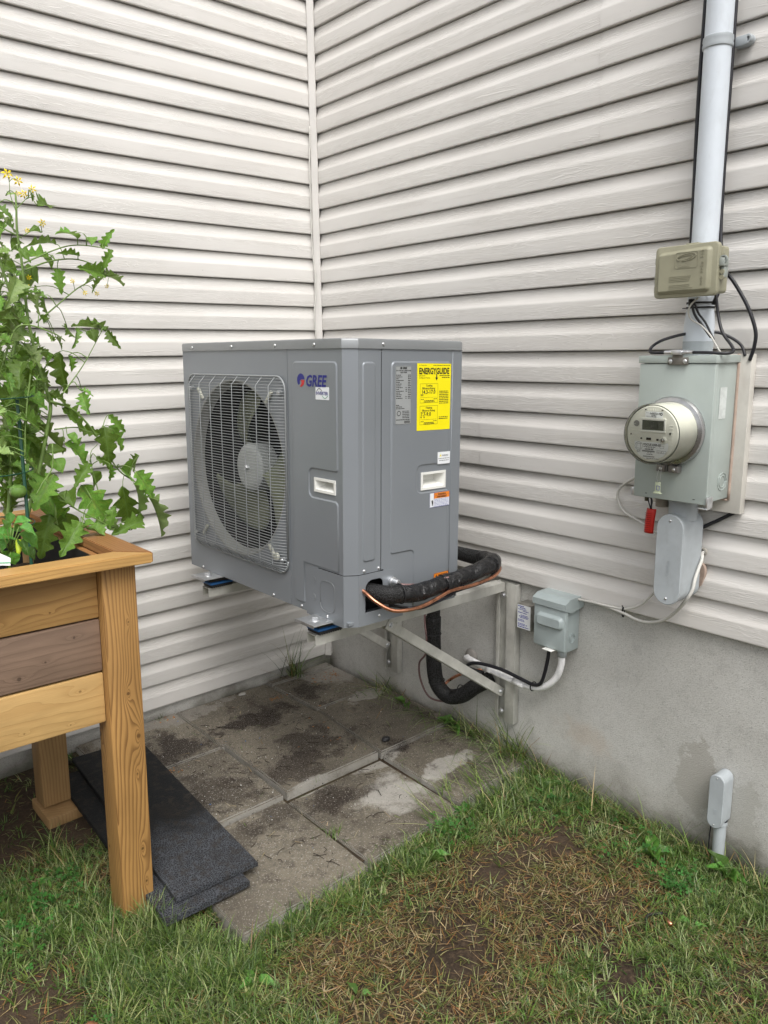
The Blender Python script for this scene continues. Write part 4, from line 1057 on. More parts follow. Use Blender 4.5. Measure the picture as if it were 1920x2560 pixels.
tube('coupling', [lc(p) for p in [(-.030, -1.072, .3218), (-.030, -1.095, .320)]], .0145, PVCD, cdt, seg=18)
tube('coupling', [lc(p) for p in [(-.030, -1.205, .3125), (-.030, -1.255, .3125)]], .0145, PVCD, cdt, seg=18)
tube('adapter', [lc(p) for p in [(-.030, -1.420, .474), (-.030, -1.420, .503)]], .0165, PVCG, cdt, seg=18, smooth=False)
tube('cable_tie', [(0+.017*cos(t), .122+.0*t, -.163+.017*sin(t)+.003) for t in [i*2*pi/16 for i in range(17)]], .0022, BLACKR, cdt, seg=6, smooth=False)
o = lathe('filler', [(.034, .0), (.030, -.006), (.019, -.012), (.0, -.014)], (.020, -.945, .318), (1, 0, 0), (0, 1, 0), simple('mortar_smear', (.25, .235, .215), .9, bump=1.0, bscale=90), None, 20)
tag(o, 'grey mortar smear where the white conduit enters the foundation', 'mortar')
tag(tube('black_cable', [(-.01, -1.04, .285), (-.052, -.99, .305), (-.058, -1.02, .334), (-.052, -1.08, .345), (-.050, -1.17, .349), (-.047, -1.25, .340), (-.045, -1.31, .335), (-.048, -1.345, .353), (-.048, -1.362, .40), (-.045, -1.372, .46), (-.042, -1.374, .51)], .0068, BLACKC, seg=10), 'thick black cable lying on the white conduit and rising into the disconnect box', 'cable')
sp = empty('surge_protector', (-.0, -1.25, .58)); tag(sp, 'small box with white label and blue print left of the disconnect box', 'surge protector')
boxes('body', [(-.036, .02, -.034, .030, -.052, .046)], simple('aged_steel', (.27, .26, .23), .5, .5, var=.25, scale=30), sp, bev=.0015)
boxes('nipple', [(-.02, .0, -.088, -.034, -.02, .012)], ZINC, sp, bev=.002)
plate('label', rect(-.028, .032, -.048, .042), [], (-.0368, 0, 0), (0, -1, 0), (0, 0, 1), (-1, 0, 0), .0003, STICKW, sp)
greeked('label_print', [(-.024, .002, .035, .0035), (-.016, .012, .029, .003), (-.024, .016, .0235, .002), (-.002, .024, .0185, .0024), (-.024, -.002, .011, .003), (.0, .016, .0105, .003), (-.012, .02, .002, .0024), (-.020, .024, -.003, .0024), (-.014, .022, -.0075, .0022), (-.024, .004, -.016, .0024), (-.024, .006, -.0205, .002), (-.024, .008, -.031, .0024), (-.024, .008, -.036, .0024), (.012, .018, -.034, .003), (-.024, .026, -.043, .003)], BLUEINK, sp, (-.0, 0, 0), (0, -1, 0), .0376)

# ------------------------------------------------ electricity meter group on the siding
bb = box('backing_board', (-.030, -.0015, -2.004, -1.735, 1.072, 1.517), PLATEB, None, bev=.002); tag(bb, 'weathered vinyl backing board behind the meter box', 'backing board')
mb = empty('meter_box', (-.03, -1.86, 1.31)); tag(mb, 'tall grey green enamelled box carrying the round electricity meter', 'meter box')
def lm(x, y, z): return (x+.03, y+1.86, z-1.31)
def lmb(x0, x1, y0, y1, z0, z1): return (x0+.03, x1+.03, y0+1.86, y1+1.86, z0-1.31, z1-1.31)
boxes('body', [lmb(-.150, -.0305, -1.967, -1.752, 1.116, 1.502)], STEELG, mb, bev=.003)
boxes('door', [lmb(-.166, -.148, -1.971, -1.749, 1.112, 1.4935)], STEELG, mb, bev=.003)
boxes('top_cap', [lmb(-.169, -.0305, -1.974, -1.746, 1.495, 1.5155)], STEELG, mb, bev=.0015)
tubes('caulk', [([lm(-.032, -1.969, 1.11), lm(-.032, -1.970, 1.3), lm(-.032, -1.969, 1.518)], .0042), ([lm(-.033, -1.969, 1.11), lm(-.033, -1.9, 1.111)], .003)], SEALER, mb)
for r in (.025, .0165):
    tube('knockout', [lm(-.075+r*cos(a)*1.0, -1.9678, 1.168+r*sin(a)) for a in [i*2*pi/28 for i in range(29)]], .0012, STEELG, mb, seg=6, smooth=False)
plate('faded_label', rect(-.125, -.085, 1.345, 1.430), [], (.03, -1.9682+1.86, -1.31), (1, 0, 0), (0, 0, 1), (0, -1, 0), .0002, simple('faded_paper', (.60, .64, .62), .6, var=.12, scale=60, bump=0), mb)
boxes('latch', [lmb(-.170, -.140, -1.9775, -1.9715, 1.103, 1.135), lmb(-.172, -.150, -1.9775, -1.95, 1.100, 1.104)], ZINC, mb, bev=.0015)
boxes('latch', [lmb(-.162, -.138, -1.7485, -1.7375, 1.113, 1.137)], ZINC, mb, bev=.002)
lathe('latch_screw', [(0, .007), (.004, .006), (.005, 0)], lm(-.150, -1.7375, 1.128), (0, 1, 0), (1, 0, 0), ZINC, mb, 10)
for y in (-1.79, -1.935): boxes('slot', [lmb(-.1666, -.164, y-.003, y+.003, 1.1235, 1.1255)], INK, mb)
gb = lathe('ground_bolt', [(0, 0), (.0048, 0), (.0048, .012), (.0075, .012), (.0075, .024)], lm(-.12, -1.765, 1.092), (0, 0, 1), (1, 0, 0), simple('dull_brass', (.12, .11, .07), .5, .6), mb, 6)
# coax ground block and connectors
gbk = empty('coax_ground_block', (-.17, -1.866, 1.505)); tag(gbk, 'small metal grounding block with two coax connectors, screwed to the meter box top', 'ground block')
boxes('plate', [(-.004, .0005, -.031, .029, -.015, .006), (-.004, .0005, -.014, .016, .004, .020)], simple('dull_steel', (.20, .19, .17), .5, .6), gbk, bev=.002)
boxes('block', [(-.014, .016, -.013, .015, .012, .026)], ZINC, gbk, bev=.002)
for y in (-.022, .020): screw((-.004, y, -.005), (-1, 0, 0), gbk, s=1.2)
for y0, y1 in ((.015, .028), (-.026, -.013)): cyl('connector', (.002, y0, .019), (0, 1, 0), .0062, y1-y0, ZINC, gbk, 12)
for y0, y1 in ((.028, .042), (-.040, -.026)): cyl('connector', (.002, y0, .019), (0, 1, 0), .0052, y1-y0, ZINC, gbk, 12)
tag(tube('coax_cable', [(-.168, -1.822, 1.5235), (-.166, -1.795, 1.5235), (-.160, -1.775, 1.526), (-.145, -1.772, 1.541), (-.13, -1.80, 1.560), (-.085, -1.85, 1.576), (-.045, -1.90, 1.578), (-.03, -1.935, 1.565), (-.025, -1.968, 1.542), (-.03, -1.985, 1.512)], .0042, BLACKC, seg=10), 'black coax looping left from the ground block and behind the mast', 'coax cable')
tag(tube('coax_cable', [(-.168, -1.906, 1.5235), (-.160, -1.95, 1.5225), (-.145, -1.985, 1.5200), (-.125, -1.995, 1.525), (-.115, -1.985, 1.54), (-.105, -1.953, 1.575), (-.095, -1.933, 1.62), (-.095, -1.925, 1.66), (-.09, -1.915, 1.70)], .0042, BLACKC, seg=10), 'black coax running right from the ground block then up beside the mast', 'coax cable')
tag(tube('black_cable', [(-.075, -1.925, 1.735), (-.05, -1.930, 1.728), (-.042, -1.950, 1.70), (-.036, -1.985, 1.64), (-.033, -2.008, 1.58), (-.031, -2.008, 1.54), (-.030, -1.998, 1.50)], .005, BLACKC, seg=10), 'black cable arching out right of the olive box down behind the meter box', 'cable')
tag(tubes('drop_wires', [([(-.125, -1.868, 1.665), (-.120, -1.878, 1.626), (-.115, -1.90, 1.595), (-.110, -1.925, 1.562)], .0036), ([(-.120, -1.872, 1.665), (-.112, -1.884, 1.63), (-.105, -1.905, 1.60), (-.105, -1.93, 1.556)], .003), ([(-.122, -1.868, 1.665), (-.118, -1.866, 1.650)], .008)], BLACKC), 'thin black wires dropping from the bottom of the olive box', 'wires')
tag(tube('white_wire', [(-.14, -1.897, 1.668), (-.145, -1.880, 1.650), (-.138, -1.870, 1.632), (-.132, -1.877, 1.611), (-.13, -1.905, 1.594), (-.13, -1.932, 1.568), (-.128, -1.950, 1.540), (-.12, -1.962, 1.518)], .0023, GREYC, seg=8), 'thin white wire falling in front of the mast to the meter box', 'wire')
# the meter
em = empty('electricity_meter', (-.166, -1.862, 1.309)); tag(em, 'round electricity meter with grey LCD and white nameplate under a clear cover', 'electricity meter')
AXM = (-1, 0, 0); UY = (0, 1, 0)
lathe('mounting_ring', [(.083, 0), (.094, .001), (.0965, .006), (.0965, .012), (.093, .018), (.086, .020), (.082, .022)], (0, 0, 0), AXM, UY, STEEL, em, 64)
lathe('body', [(.082, .004), (.0815, .05), (.0805, .095), (.079, .108)], (0, 0, 0), AXM, UY, METERB, em, 64)
lathe('face_plate', [(.0765, .108), (.074, .111), (0, .111)], (0, 0, 0), AXM, UY, METERF, em, 64)
lathe('clear_cover', [(.0838, .02), (.0832, .06), (.0825, .105), (.081, .118), (.077, .1235), (.068, .1255), (0, .1262)], (0, 0, 0), AXM, UY, CLEAR, em, 64)
FX = -.1113
def mf(y0, y1, z0, z1): return rect(y0, y1, z0, z1)   # u runs to -y
MU = (0, -1, 0)
bm = bmesh.new()
for d in ((-.034, .040, .040, .046), (-.034, .040, .008, .0135), (-.034, -.029, .0135, .040), (.0355, .040, .0135, .040)):
    bbox(bm, FX-.004, FX, -d[1], -d[0], d[2]-.003, d[3]-.003, bev=.0008)
link('lcd_bezel', bm2me(bm, 'lcd_bezel', auto=.6), WHITEP, em)
plate('lcd_screen', rect(-.029, .0355, .0105, .037), [], (FX-.0006, 0, 0), MU, (0, 0, 1), AXM, 0, LCD, em)
bm = bmesh.new()
for i in range(6):
    u = -.010+i*.0052
    for a in (0, .0036):
        for z0, z1 in ((.015, .0225), (.0245, .032)): bbox(bm, FX-.0012, FX-.0008, -(u+a+.0007), -(u+a), z0, z1)
    for z in (.015, .0232, .0318): bbox(bm, FX-.0012, FX-.0008, -(u+.0036), -u, z, z+.0007)
link('lcd_digits', bm2me(bm, 'lcd_digits'), LCDD, em)
plate('name_label', rect(-.022, .030, .044, .0605), [], (FX-.0004, 0, 0), MU, (0, 0, 1), AXM, 0, STICKW, em)
def mt(s, size, u, z, **k): text('meter_lettering', s, size, (FX-.0007, -u, z), MU, (0, 0, 1), INK, em, **k)
mt('Gridstream RF', .0062, -.009, .0535, bold=.00015, sx=.9); plate('mark', ngon((.025, .0545), .0038, 14), [ngon((.025, .0545), .0020, 10)], (FX-.0008, 0, 0), MU, (0, 0, 1), AXM, 0, INK, em)
greeked('meter_print', [(-.004, .010, .0500, .0018), (-.004, .012, .0460, .0018), (-.019, -.012, .056, .0012), (-.019, -.006, .047, .001), (-.002, .010, .0595-.0012, .0006)], INK, em, (FX, 0, 0), MU, .0010)
npl = round_poly([(-.050, -.0215), (.050, -.0215), (.050, -.040), (.036, -.058), (.015, -.068), (-.015, -.068), (-.036, -.058), (-.050, -.040)], [.002, .002, .006, .006, .006, .006, .006, .006])
plate('name_plate', npl, [], (FX-.0005, 0, 0), MU, (0, 0, 1), AXM, .0002, STICKW, em)
mt('FOCUS AXR-SD', .0085, -.0225, -.0315, bold=.0002, sx=.88)
plate('mark', ngon((-.037, -.034), .0115, 24), [ngon((-.037, -.034), .0108, 24)], (FX-.0008, 0, 0), MU, (0, 0, 1), AXM, 0, INK, em)
frame('mark', (-.043, -.031, -.041, -.027), .0007, INK, em, (FX, 0, 0), MU, .0009)
frame('mark', (.026, .038, -.036, -.030), .0005, INK, em, (FX, 0, 0), MU, .0009)
frame('mark', (.018, .031, -.050, -.043), .0005, INK, em, (FX, 0, 0), MU, .0009)
frame('mark', (.032, .045, -.050, -.043), .0005, INK, em, (FX, 0, 0), MU, .0009)
mt('CA 1.5', .0035, .0195, -.0485)
mt('6', .004, .036, -.0485)
greeked('meter_print', [(-.022, .014, -.0355, .0015), (-.014, .008, -.0385, .0012), (-.018, .008, -.0425, .0022), (-.010, .003, -.0515, .001), (-.012, .006, -.0555, .0014), (-.043, -.031, -.048, .001), (-.041, -.031, -.051, .001), (-.012, .026, -.0665, .0012)], INK, em, (FX, 0, 0), MU, .0010)
greeked('meter_barcode', [(-.0255+.0017*i, -.0246+.0017*i, -.0487, .0042) for i in range(22)]+[(-.022+.0017*i, -.0211+.0017*i, -.0625, .003) for i in range(20)], INK, em, (FX, 0, 0), MU, .0010)
for i in range(9):
    boxes('vent_rib', [(FX-.0012, FX, -.028+.0068*i, -.0268+.0068*i, .0625, .070-abs(i-4)*.0013)], WHITEP, em)
for s_ in (-1, 1):
    for i in range(7): boxes('vent_rib', [(FX-.0012, FX, s_*.056-.006, s_*.056+.006, -.026+.0085*i, -.0252+.0085*i)], WHITEP, em)
for u, z, w_, hh in ((-.030, -.013, .004, .004), (-.008, -.013, .013, .0065), (.018, -.014, .005, .005), (-.021, .0655, .004, .0025), (.028, .0655, .004, .0025), (.0535, .004, .003, .006), (-.062, -.003, .002, .004)):
    boxes('port', [(FX-.003, FX, -u-w_/2, -u+w_/2, z-hh/2, z+hh/2)], INK, em, bev=.0005)
lathe('seal_socket', [(.0095, 0), (.0095, .006), (.0065, .008), (.006, .002), (0, .002)], (FX, -.036, -.0145), AXM, UY, METERB, em, 20)
lathe('seal_pin', [(.0045, .002), (.0045, .007), (0, .008)], (FX, -.036, -.0145), AXM, UY, STEEL, em, 12)
lathe('sensor_recess', [(.0085, .0008), (0, .0006)], (FX, .047, .027), AXM, UY, simple('grey_recess', (.22, .22, .21), .5, bump=0), em, 20)
boxes('ring_clamp', [(-.026, -.002, .004, .030, -.113, -.094), (-.026, -.002, -.034, -.006, -.113, -.094), (-.029, -.024, -.003, .0, -.110, -.092)], simple('worn_clamp', (.24, .23, .22), .45, .6), em, bev=.002)
for y in (.017, -.022): screw((-.026, y, -.104), (-1, 0, 0), em, s=1.0)
tubes('seal_wire', [([(-.030, .012, -.108), (-.032, .012, -.130), (-.031, .014, -.142)], .0007), ([(-.030, .020, -.108), (-.032, .023, -.130), (-.031, .020, -.142)], .0007)], ZINC, em, seg=5)
sl = boxes('seal_tag', [(-.036, -.033, .009, .025, -.172, -.142), (-.040, -.029, .006, .028, -.175, -.171)], simple('cloudy_plastic', (.50, .55, .40), .25, bump=0), em, bev=.001)
frame('seal_mark', (-.020, -.010, -.165, -.152), .0014, BLUEINK, em, (-.036, 0, 0), MU, .0006)

# ------------------------------------------------ mast
ms = empty('service_mast', (-.060, -1.863, 1.52)); tag(ms, 'white plastic service mast rising from the meter box up past the top', 'mast')
def lz(z): return z-1.52
lathe('pipe', [(.0345, lz(1.60)), (.0345, lz(3.6)), (0, lz(3.6))], (0, 0, 0), (0, 0, 1), (1, 0, 0), PVCW, ms, 40)
lathe('reducer', [(.0395, lz(1.517)), (.0395, lz(1.553)), (.0405, lz(1.5535)), (.0405, lz(1.600)), (.0375, lz(1.628)), (.0355, lz(1.640)), (.0355, lz(1.672)), (.0345, lz(1.673))], (0, 0, 0), (0, 0, 1), (1, 0, 0), PVCW, ms, 40)
lathe('collar', [(.0400, lz(1.516)), (.0400, lz(1.530)), (.041, lz(1.5515)), (.0396, lz(1.553))], (0, 0, 0), (0, 0, 1), (1, 0, 0), PVCG, ms, 40)
lathe('strap', [(.035, lz(2.300)), (.0375, lz(2.302)), (.0385, lz(2.309)), (.0370, lz(2.3145)), (.0385, lz(2.320)), (.0375, lz(2.328)), (.035, lz(2.330))], (0, 0, 0), (0, 0, 1), (1, 0, 0), PVCG, ms, 40)
boxes('strap_foot', [(.030, .058, -.062, -.028, lz(2.303), lz(2.328)), (.030, .058, .026, .050, lz(2.303), lz(2.328))], PVCG, ms, bev=.004)
lathe('strap_eye', [(.0125, 0), (.0125, .018), (.010, .021), (.006, .021), (.0055, .015), (0, .015)], (.052, -.062, lz(2.316)), (-1, 0, 0), (0, 1, 0), PVCG, ms, 20)
for z in (1.655, 1.642):
    lathe('cable_tie', [(.0365, lz(z)), (.038, lz(z)), (.038, lz(z+.005)), (.0365, lz(z+.005))], (0, 0, 0), (0, 0, 1), (1, 0, 0), BLACKR, ms, 32)
boxes('tie_tail', [(-.036, -.033, -.066, -.034, lz(1.6430), lz(1.6455)), (-.020, -.017, .033, .043, lz(1.6430), lz(1.6455))], BLACKR, ms)
tag(tube('black_cable', [(-.03, -1.810, 3.6), (-.030, -1.811, 2.9), (-.030, -1.805, 2.45), (-.030, -1.802, 2.2), (-.034, -1.808, 1.95), (-.045, -1.815, 1.80), (-.06, -1.82, 1.72)], .0056, BLACKC, seg=8), 'straight black cable clipped along the left of the mast', 'cable')
tag(tube('black_cable', [(-.03, -1.888, 3.6), (-.030, -1.889, 2.9), (-.030, -1.889, 2.4), (-.030, -1.888, 2.0), (-.035, -1.893, 1.85), (-.050, -1.910, 1.76), (-.070, -1.920, 1.70), (-.085, -1.912, 1.65)], .0056, BLACKC, seg=8), 'straight black cable along the right of the mast, passing behind the strap', 'cable')

# ------------------------------------------------ olive communications box
nb = empty('phone_box', (-.13, -1.877, 1.735)); tag(nb, 'olive plastic telephone box with embossed lid strapped to the mast', 'phone box')
def rbx(name, d, r, mat, parent, seg=3):
    bm = bmesh.new(); x0, x1, y0, y1, z0, z1 = d
    P = round_poly(rect(y0, y1, z0, z1), r, 5); n = len(P)
    e = .0025
    rings = [(x1, 0), (x0+e, 0), (x0+e*.3, e*.7), (x0, e*1.6)]
    c = Vector(((y0+y1)/2, (z0+z1)/2)); R = []
    for x, ins in rings:
        R.append([bm.verts.new((x, p.x+(c.x-p.x)/max(.001, (c-p).length)*ins, p.y+(c.y-p.y)/max(.001, (c-p).length)*ins)) for p in P])
    for A, B in zip(R, R[1:]):
        for i in range(n): bm.faces.new((A[i], A[(i+1) % n], B[(i+1) % n], B[i]))
    bm.faces.new(R[0]); bm.faces.new(R[-1])
    return link(name, bm2me(bm, name, auto=.6), mat, parent)
rbx('base', (-.040, .012, -.084, .082, -.060, .060), .010, OLIVE, nb)
rbx('lid', (-.056, -.041, -.090, .086, -.067, .067), .012, OLIVE, nb)
emboss('lid_panel', [(.078, .052), (-.076, .059), (-.076, -.059), (.078, -.060)], .0135, (-.0558, 0, 0), (0, 1, 0), (0, 0, 1), (-1, 0, 0), .011, .011, OLIVE, nb)
px = -.0672
frame_p = round_poly(rect(-.042, .022, .006, .047), .006); inn_p = round_poly(rect(-.0408, .0208, .0072, .0458), .005)
plate('logo_frame', frame_p, [inn_p], (px-.0006, 0, 0), (0, 1, 0), (0, 0, 1), (-1, 0, 0), .001, OLIVE, nb)
text('embossed_name', 'Bell', .020, (px-.0006, .012, .0100), (0, -1, 0), (0, 0, 1), OLIVE, nb, bold=.0008)
ell = [(px-.0010, -.010+.026*cos(a), .0335+.0085*sin(a)-.12*.026*cos(a)) for a in [i*2*pi/30 for i in range(31)]]
tube('embossed_swirl', ell, .0009, OLIVE, nb, seg=6, smooth=False)
ell = [(px-.0010, -.006+.020*cos(a), .033+.0045*sin(a)-.12*.02*cos(a)) for a in [i*2*pi/30 for i in range(31)]]
tube('embossed_swirl', ell, .0007, OLIVE, nb, seg=6, smooth=False)
bm = bmesh.new(); rn = random.Random(5)
for i, z in enumerate([-.014, -.018, -.022, -.026, -.036, -.040, -.044, -.048]):
    bbox(bm, px-.0008, px, -.032+rn.uniform(0, .012), .036, z, z+.0015)
link('embossed_text', bm2me(bm, 'embossed_text'), OLIVE, nb)
bm = bmesh.new()
for i in range(12):
    z = .045-.0075*i
    if i in (3, 8): continue
    bbox(bm, px-.0008, px, -.058, -.050+rn.uniform(-.002, .003), z, z+.0018)
    bbox(bm, px-.0008, px, -.0545, -.053, z, z+.005)
link('embossed_text', bm2me(bm, 'embossed_text'), OLIVE, nb)
for z in (.03, -.02, -.045): boxes('hinge', [(-.050, -.038, .086, .0895, z-.006, z+.010)], OLIVE, nb, bev=.001)
boxes('top_tab', [(-.045, -.02, -.028, .006, .066, .071)], OLIVE, nb, bev=.001)
latch = boxes('latch', [(-.050, -.022, -.103, -.089, .005, .026), (-.040, -.016, -.100, -.089, -.022, .006)], simple('grey_latch', (.33, .36, .33), .5), nb, bev=.003)
lathe('latch_eye', [(.0105, 0), (.0105, .006), (.007, .006), (.0065, -.002), (0, -.002)], (-.040, -.098, .022), (-1, 0, 0), (0, 1, 0), simple('grey_latch2', (.30, .33, .31), .5), nb, 20)
for z in (-.008, -.022): lathe('latch_screw', [(.006, 0), (.006, .004), (0, .004)], (-.0405, -.096, z), (-1, 0, 0), (0, 1, 0), OLIVE, nb, 14)
boxes('side_slot', [(-.03, -.012, -.0855, -.0838, .03, .055)], OLIVE, nb, bev=.0008)

# ------------------------------------------------ conduit body under the meter box
def conduit_body(name, loc, w, ztop, zbot, x0, x1, mat, label, neck):
    o = empty(name, loc); tag(o, label, 'conduit body')
    r = w/2
    P = [(r*cos(a), ztop-r+r*sin(a)) for a in [i*pi/16 for i in range(17)]]+[(r*cos(a), zbot+r+r*sin(a)) for a in [pi+i*pi/16 for i in range(17)]]
    def ext(nm, d0, d1, s, bev):
        bm = bmesh.new(); c = Vector((0, (ztop+zbot)/2)); R = []
        for x, ins in ((d1, 0), (d0+bev, 0), (d0, bev)):
            R.append([bm.verts.new((x, p[0]*(1-(ins+s)/r), c.y+(p[1]-c.y)*(1-(ins+s)/((ztop-zbot)/2)))) for p in P])
        n = len(P)
        for A, B in zip(R, R[1:]):
            for i in range(n): bm.faces.new((A[i], A[(i+1) % n], B[(i+1) % n], B[i]))
        bm.faces.new(R[-1]); bm.faces.new(R[0])
        return link(nm, bm2me(bm, nm, auto=.6), mat, o)
    ext('body', x0+.012, x1, .001, .001); ext('cover', x0, x0+.0115, 0, .002)
    for z in (ztop-r*.45, zbot+r*.45): screw((x0-.0005, 0, z), (-1, 0, 0), o, s=w/.085*.8)
    return o
cb1 = conduit_body('conduit_body', (-.02, -1.8575, .93), .083, .137, -.134, -.122, -.005, PVCG, 'large grey conduit body with flat oval cover hanging under the meter box', 0)
lathe('neck', [(.0405, .115), (.0405, .165), (.042, .1655), (.042, .190)], (-.055, -.001, 0), (0, 0, 1), (1, 0, 0), PVCG, cb1, 32)
text('cast_lettering', 'Carlon', .017, (-.1225, -.004, -.045), (0, -.09, 1), (0, 1, .09), PVCG, cb1, bold=.0003, lift=.0006)
stain = plate('mastic', [Vector((.020*cos(a)*(1+.12*sin(3*a)), .043*sin(a)*(1+.08*cos(2*a)))) for a in [i*2*pi/24 for i in range(24)]], [], (.012, -.026, -.062), (0, 1, 0), (0, 0, 1), (-1, 0, 0), .014, SEALER, cb1)
lathe('spare_pipe', [(.020, 0), (.020, .05)], (-.09+.02, -1.79, 1.072), (0, 0, 1), (1, 0, 0), simple('tan_pipe', (.30, .27, .22), .6), None, 20)
tag(bpy.data.objects['spare_pipe'], 'short tan stub pipe in shadow under the meter box left corner', 'pipe')
rt = empty('red_tag', (-.11, -1.776, 1.068)); tag(rt, 'red plastic tag hanging on black wires below the meter box', 'tag')
vs = []; fs = []
for i in range(9):
    z = -.075*i/8
    for j in range(5):
        y = .015-.030*j/4; vs.append((-.004*sin(i/8*2.2)+.003*(j/4-.5)**2*8, y+.004*i/8, z))
for i in range(8):
    for j in range(4): fs.append((i*5+j, i*5+j+1, (i+1)*5+j+1, (i+1)*5+j))
o = link('plastic_tag', mesh('plastic_tag', vs, fs, True), REDTAG, rt); md = o.modifiers.new('t', 'SOLIDIFY'); md.thickness = .0012
greeked('tag_print', [(-.011, .010, -.014-.0062*i, .0014) for i in range(9)], simple('dark_red_ink', (.16, .004, .003), .6, bump=0), rt, (-.0075, .002, 0), (0, -1, 0), .0012)
tubes('tag_wire', [([(0, 0, .0), (.01, .006, .028), (.0, .03, .043), (-.01, .032, .048)], .0026), ([(0, -.002, .0), (.004, .003, .030), (.002, .006, .046)], .0022), ([(0, .001, .0), (-.004, .008, .030), (.002, .001, .046)], .0018)], BLACKC, rt)
tag(tube('grey_cable', [(-.026, -1.735, 1.148), (-.028, -1.69, 1.148), (-.020, -1.650, 1.130), (-.018, -1.612, 1.100), (-.018, -1.605, 1.065), (-.018, -1.630, 1.025), (-.022, -1.69, 1.002), (-.03, -1.75, .98), (-.04, -1.80, .97)], .0044, GREYC, seg=8), 'grey cable bowing out left of the meter box and back behind the conduit body', 'cable')
tag(tube('grey_cable', [(-.02, -1.80, .87), (-.020, -1.775, .82), (-.020, -1.745, .775), (-.020, -1.705, .730), (-.020, -1.655, .705), (-.018, -1.60, .698), (-.016, -1.52, .6955), (-.014, -1.46, .692), (.0, -1.40, .688)], .0044, GREYC, seg=8), 'upper grey cable running left along the siding edge to the cable tie', 'cable')
tag(tube('grey_cable', [(.0, -1.893, .938), (-.016, -1.897, .936), (-.032, -1.905, .922), (-.050, -1.906, .899), (-.070, -1.907, .869), (-.080, -1.907, .840), (-.085, -1.896, .812), (-.075, -1.869, .774), (-.060, -1.834, .736), (-.050, -1.797, .708), (-.040, -1.750, .688), (-.030, -1.702, .682), (-.024, -1.654, .689), (-.016, -1.600, .692), (.0, -1.50, .690)], .0050, GREYC, seg=8), 'lower grey cable hanging in a loop from the hole in the siding', 'cable')
tag(lathe('cable_bushing', [(.0115, .0), (.0115, .008), (.0085, .010), (.006, .004), (0, .004)], (.002, -1.893, .938), (-1, 0, 0), (0, 1, 0), simple('aged_bushing', (.34, .32, .28), .5), None, 20), 'small oval bushing where the grey cable leaves the siding', 'bushing')
tag(tube('cable_tie', [(-.022, -1.648+.004*cos(t), .692+.016*sin(t)) for t in [i*2*pi/14 for i in range(15)]]+[(-.026, -1.650, .708), (-.026, -1.645, .716)], .0022, BLACKR, None, seg=6, smooth=False), 'black cable tie holding the two grey cables below the siding', 'cable tie')
tag(tube('black_cable', [(-.012, -1.985, 1.075), (-.014, -1.94, 1.045), (-.016, -1.90, 1.02), (-.02, -1.87, 1.0)], .0055, BLACKC, seg=8), 'short black cable slanting from the backing board bottom to the conduit body', 'cable')
cb2 = conduit_body('conduit_body', (.005, -2.006, .18), .047, .088, -.088, -.046, .014, PVCG, 'small grey conduit body low on the foundation at the grass', 0)
lathe('riser', [(.018, -.30), (.018, -.084), (.0205, -.084), (.0205, -.07)], (-.014, -.006, 0), (0, 0, 1), (1, 0, 0), PVCG, cb2, 24)
text('cast_lettering', 'T&B', .011, (-.0465, .004, -.02), (0, -.05, -1), (0, -1, .05), PVCG, cb2, bold=.0002, lift=.0005)
tube('side_wire', [(-.015, .020, -.085), (-.020, .022, -.14), (-.02, .022, -.25)], .0018, BLACKC, cb2, seg=6)
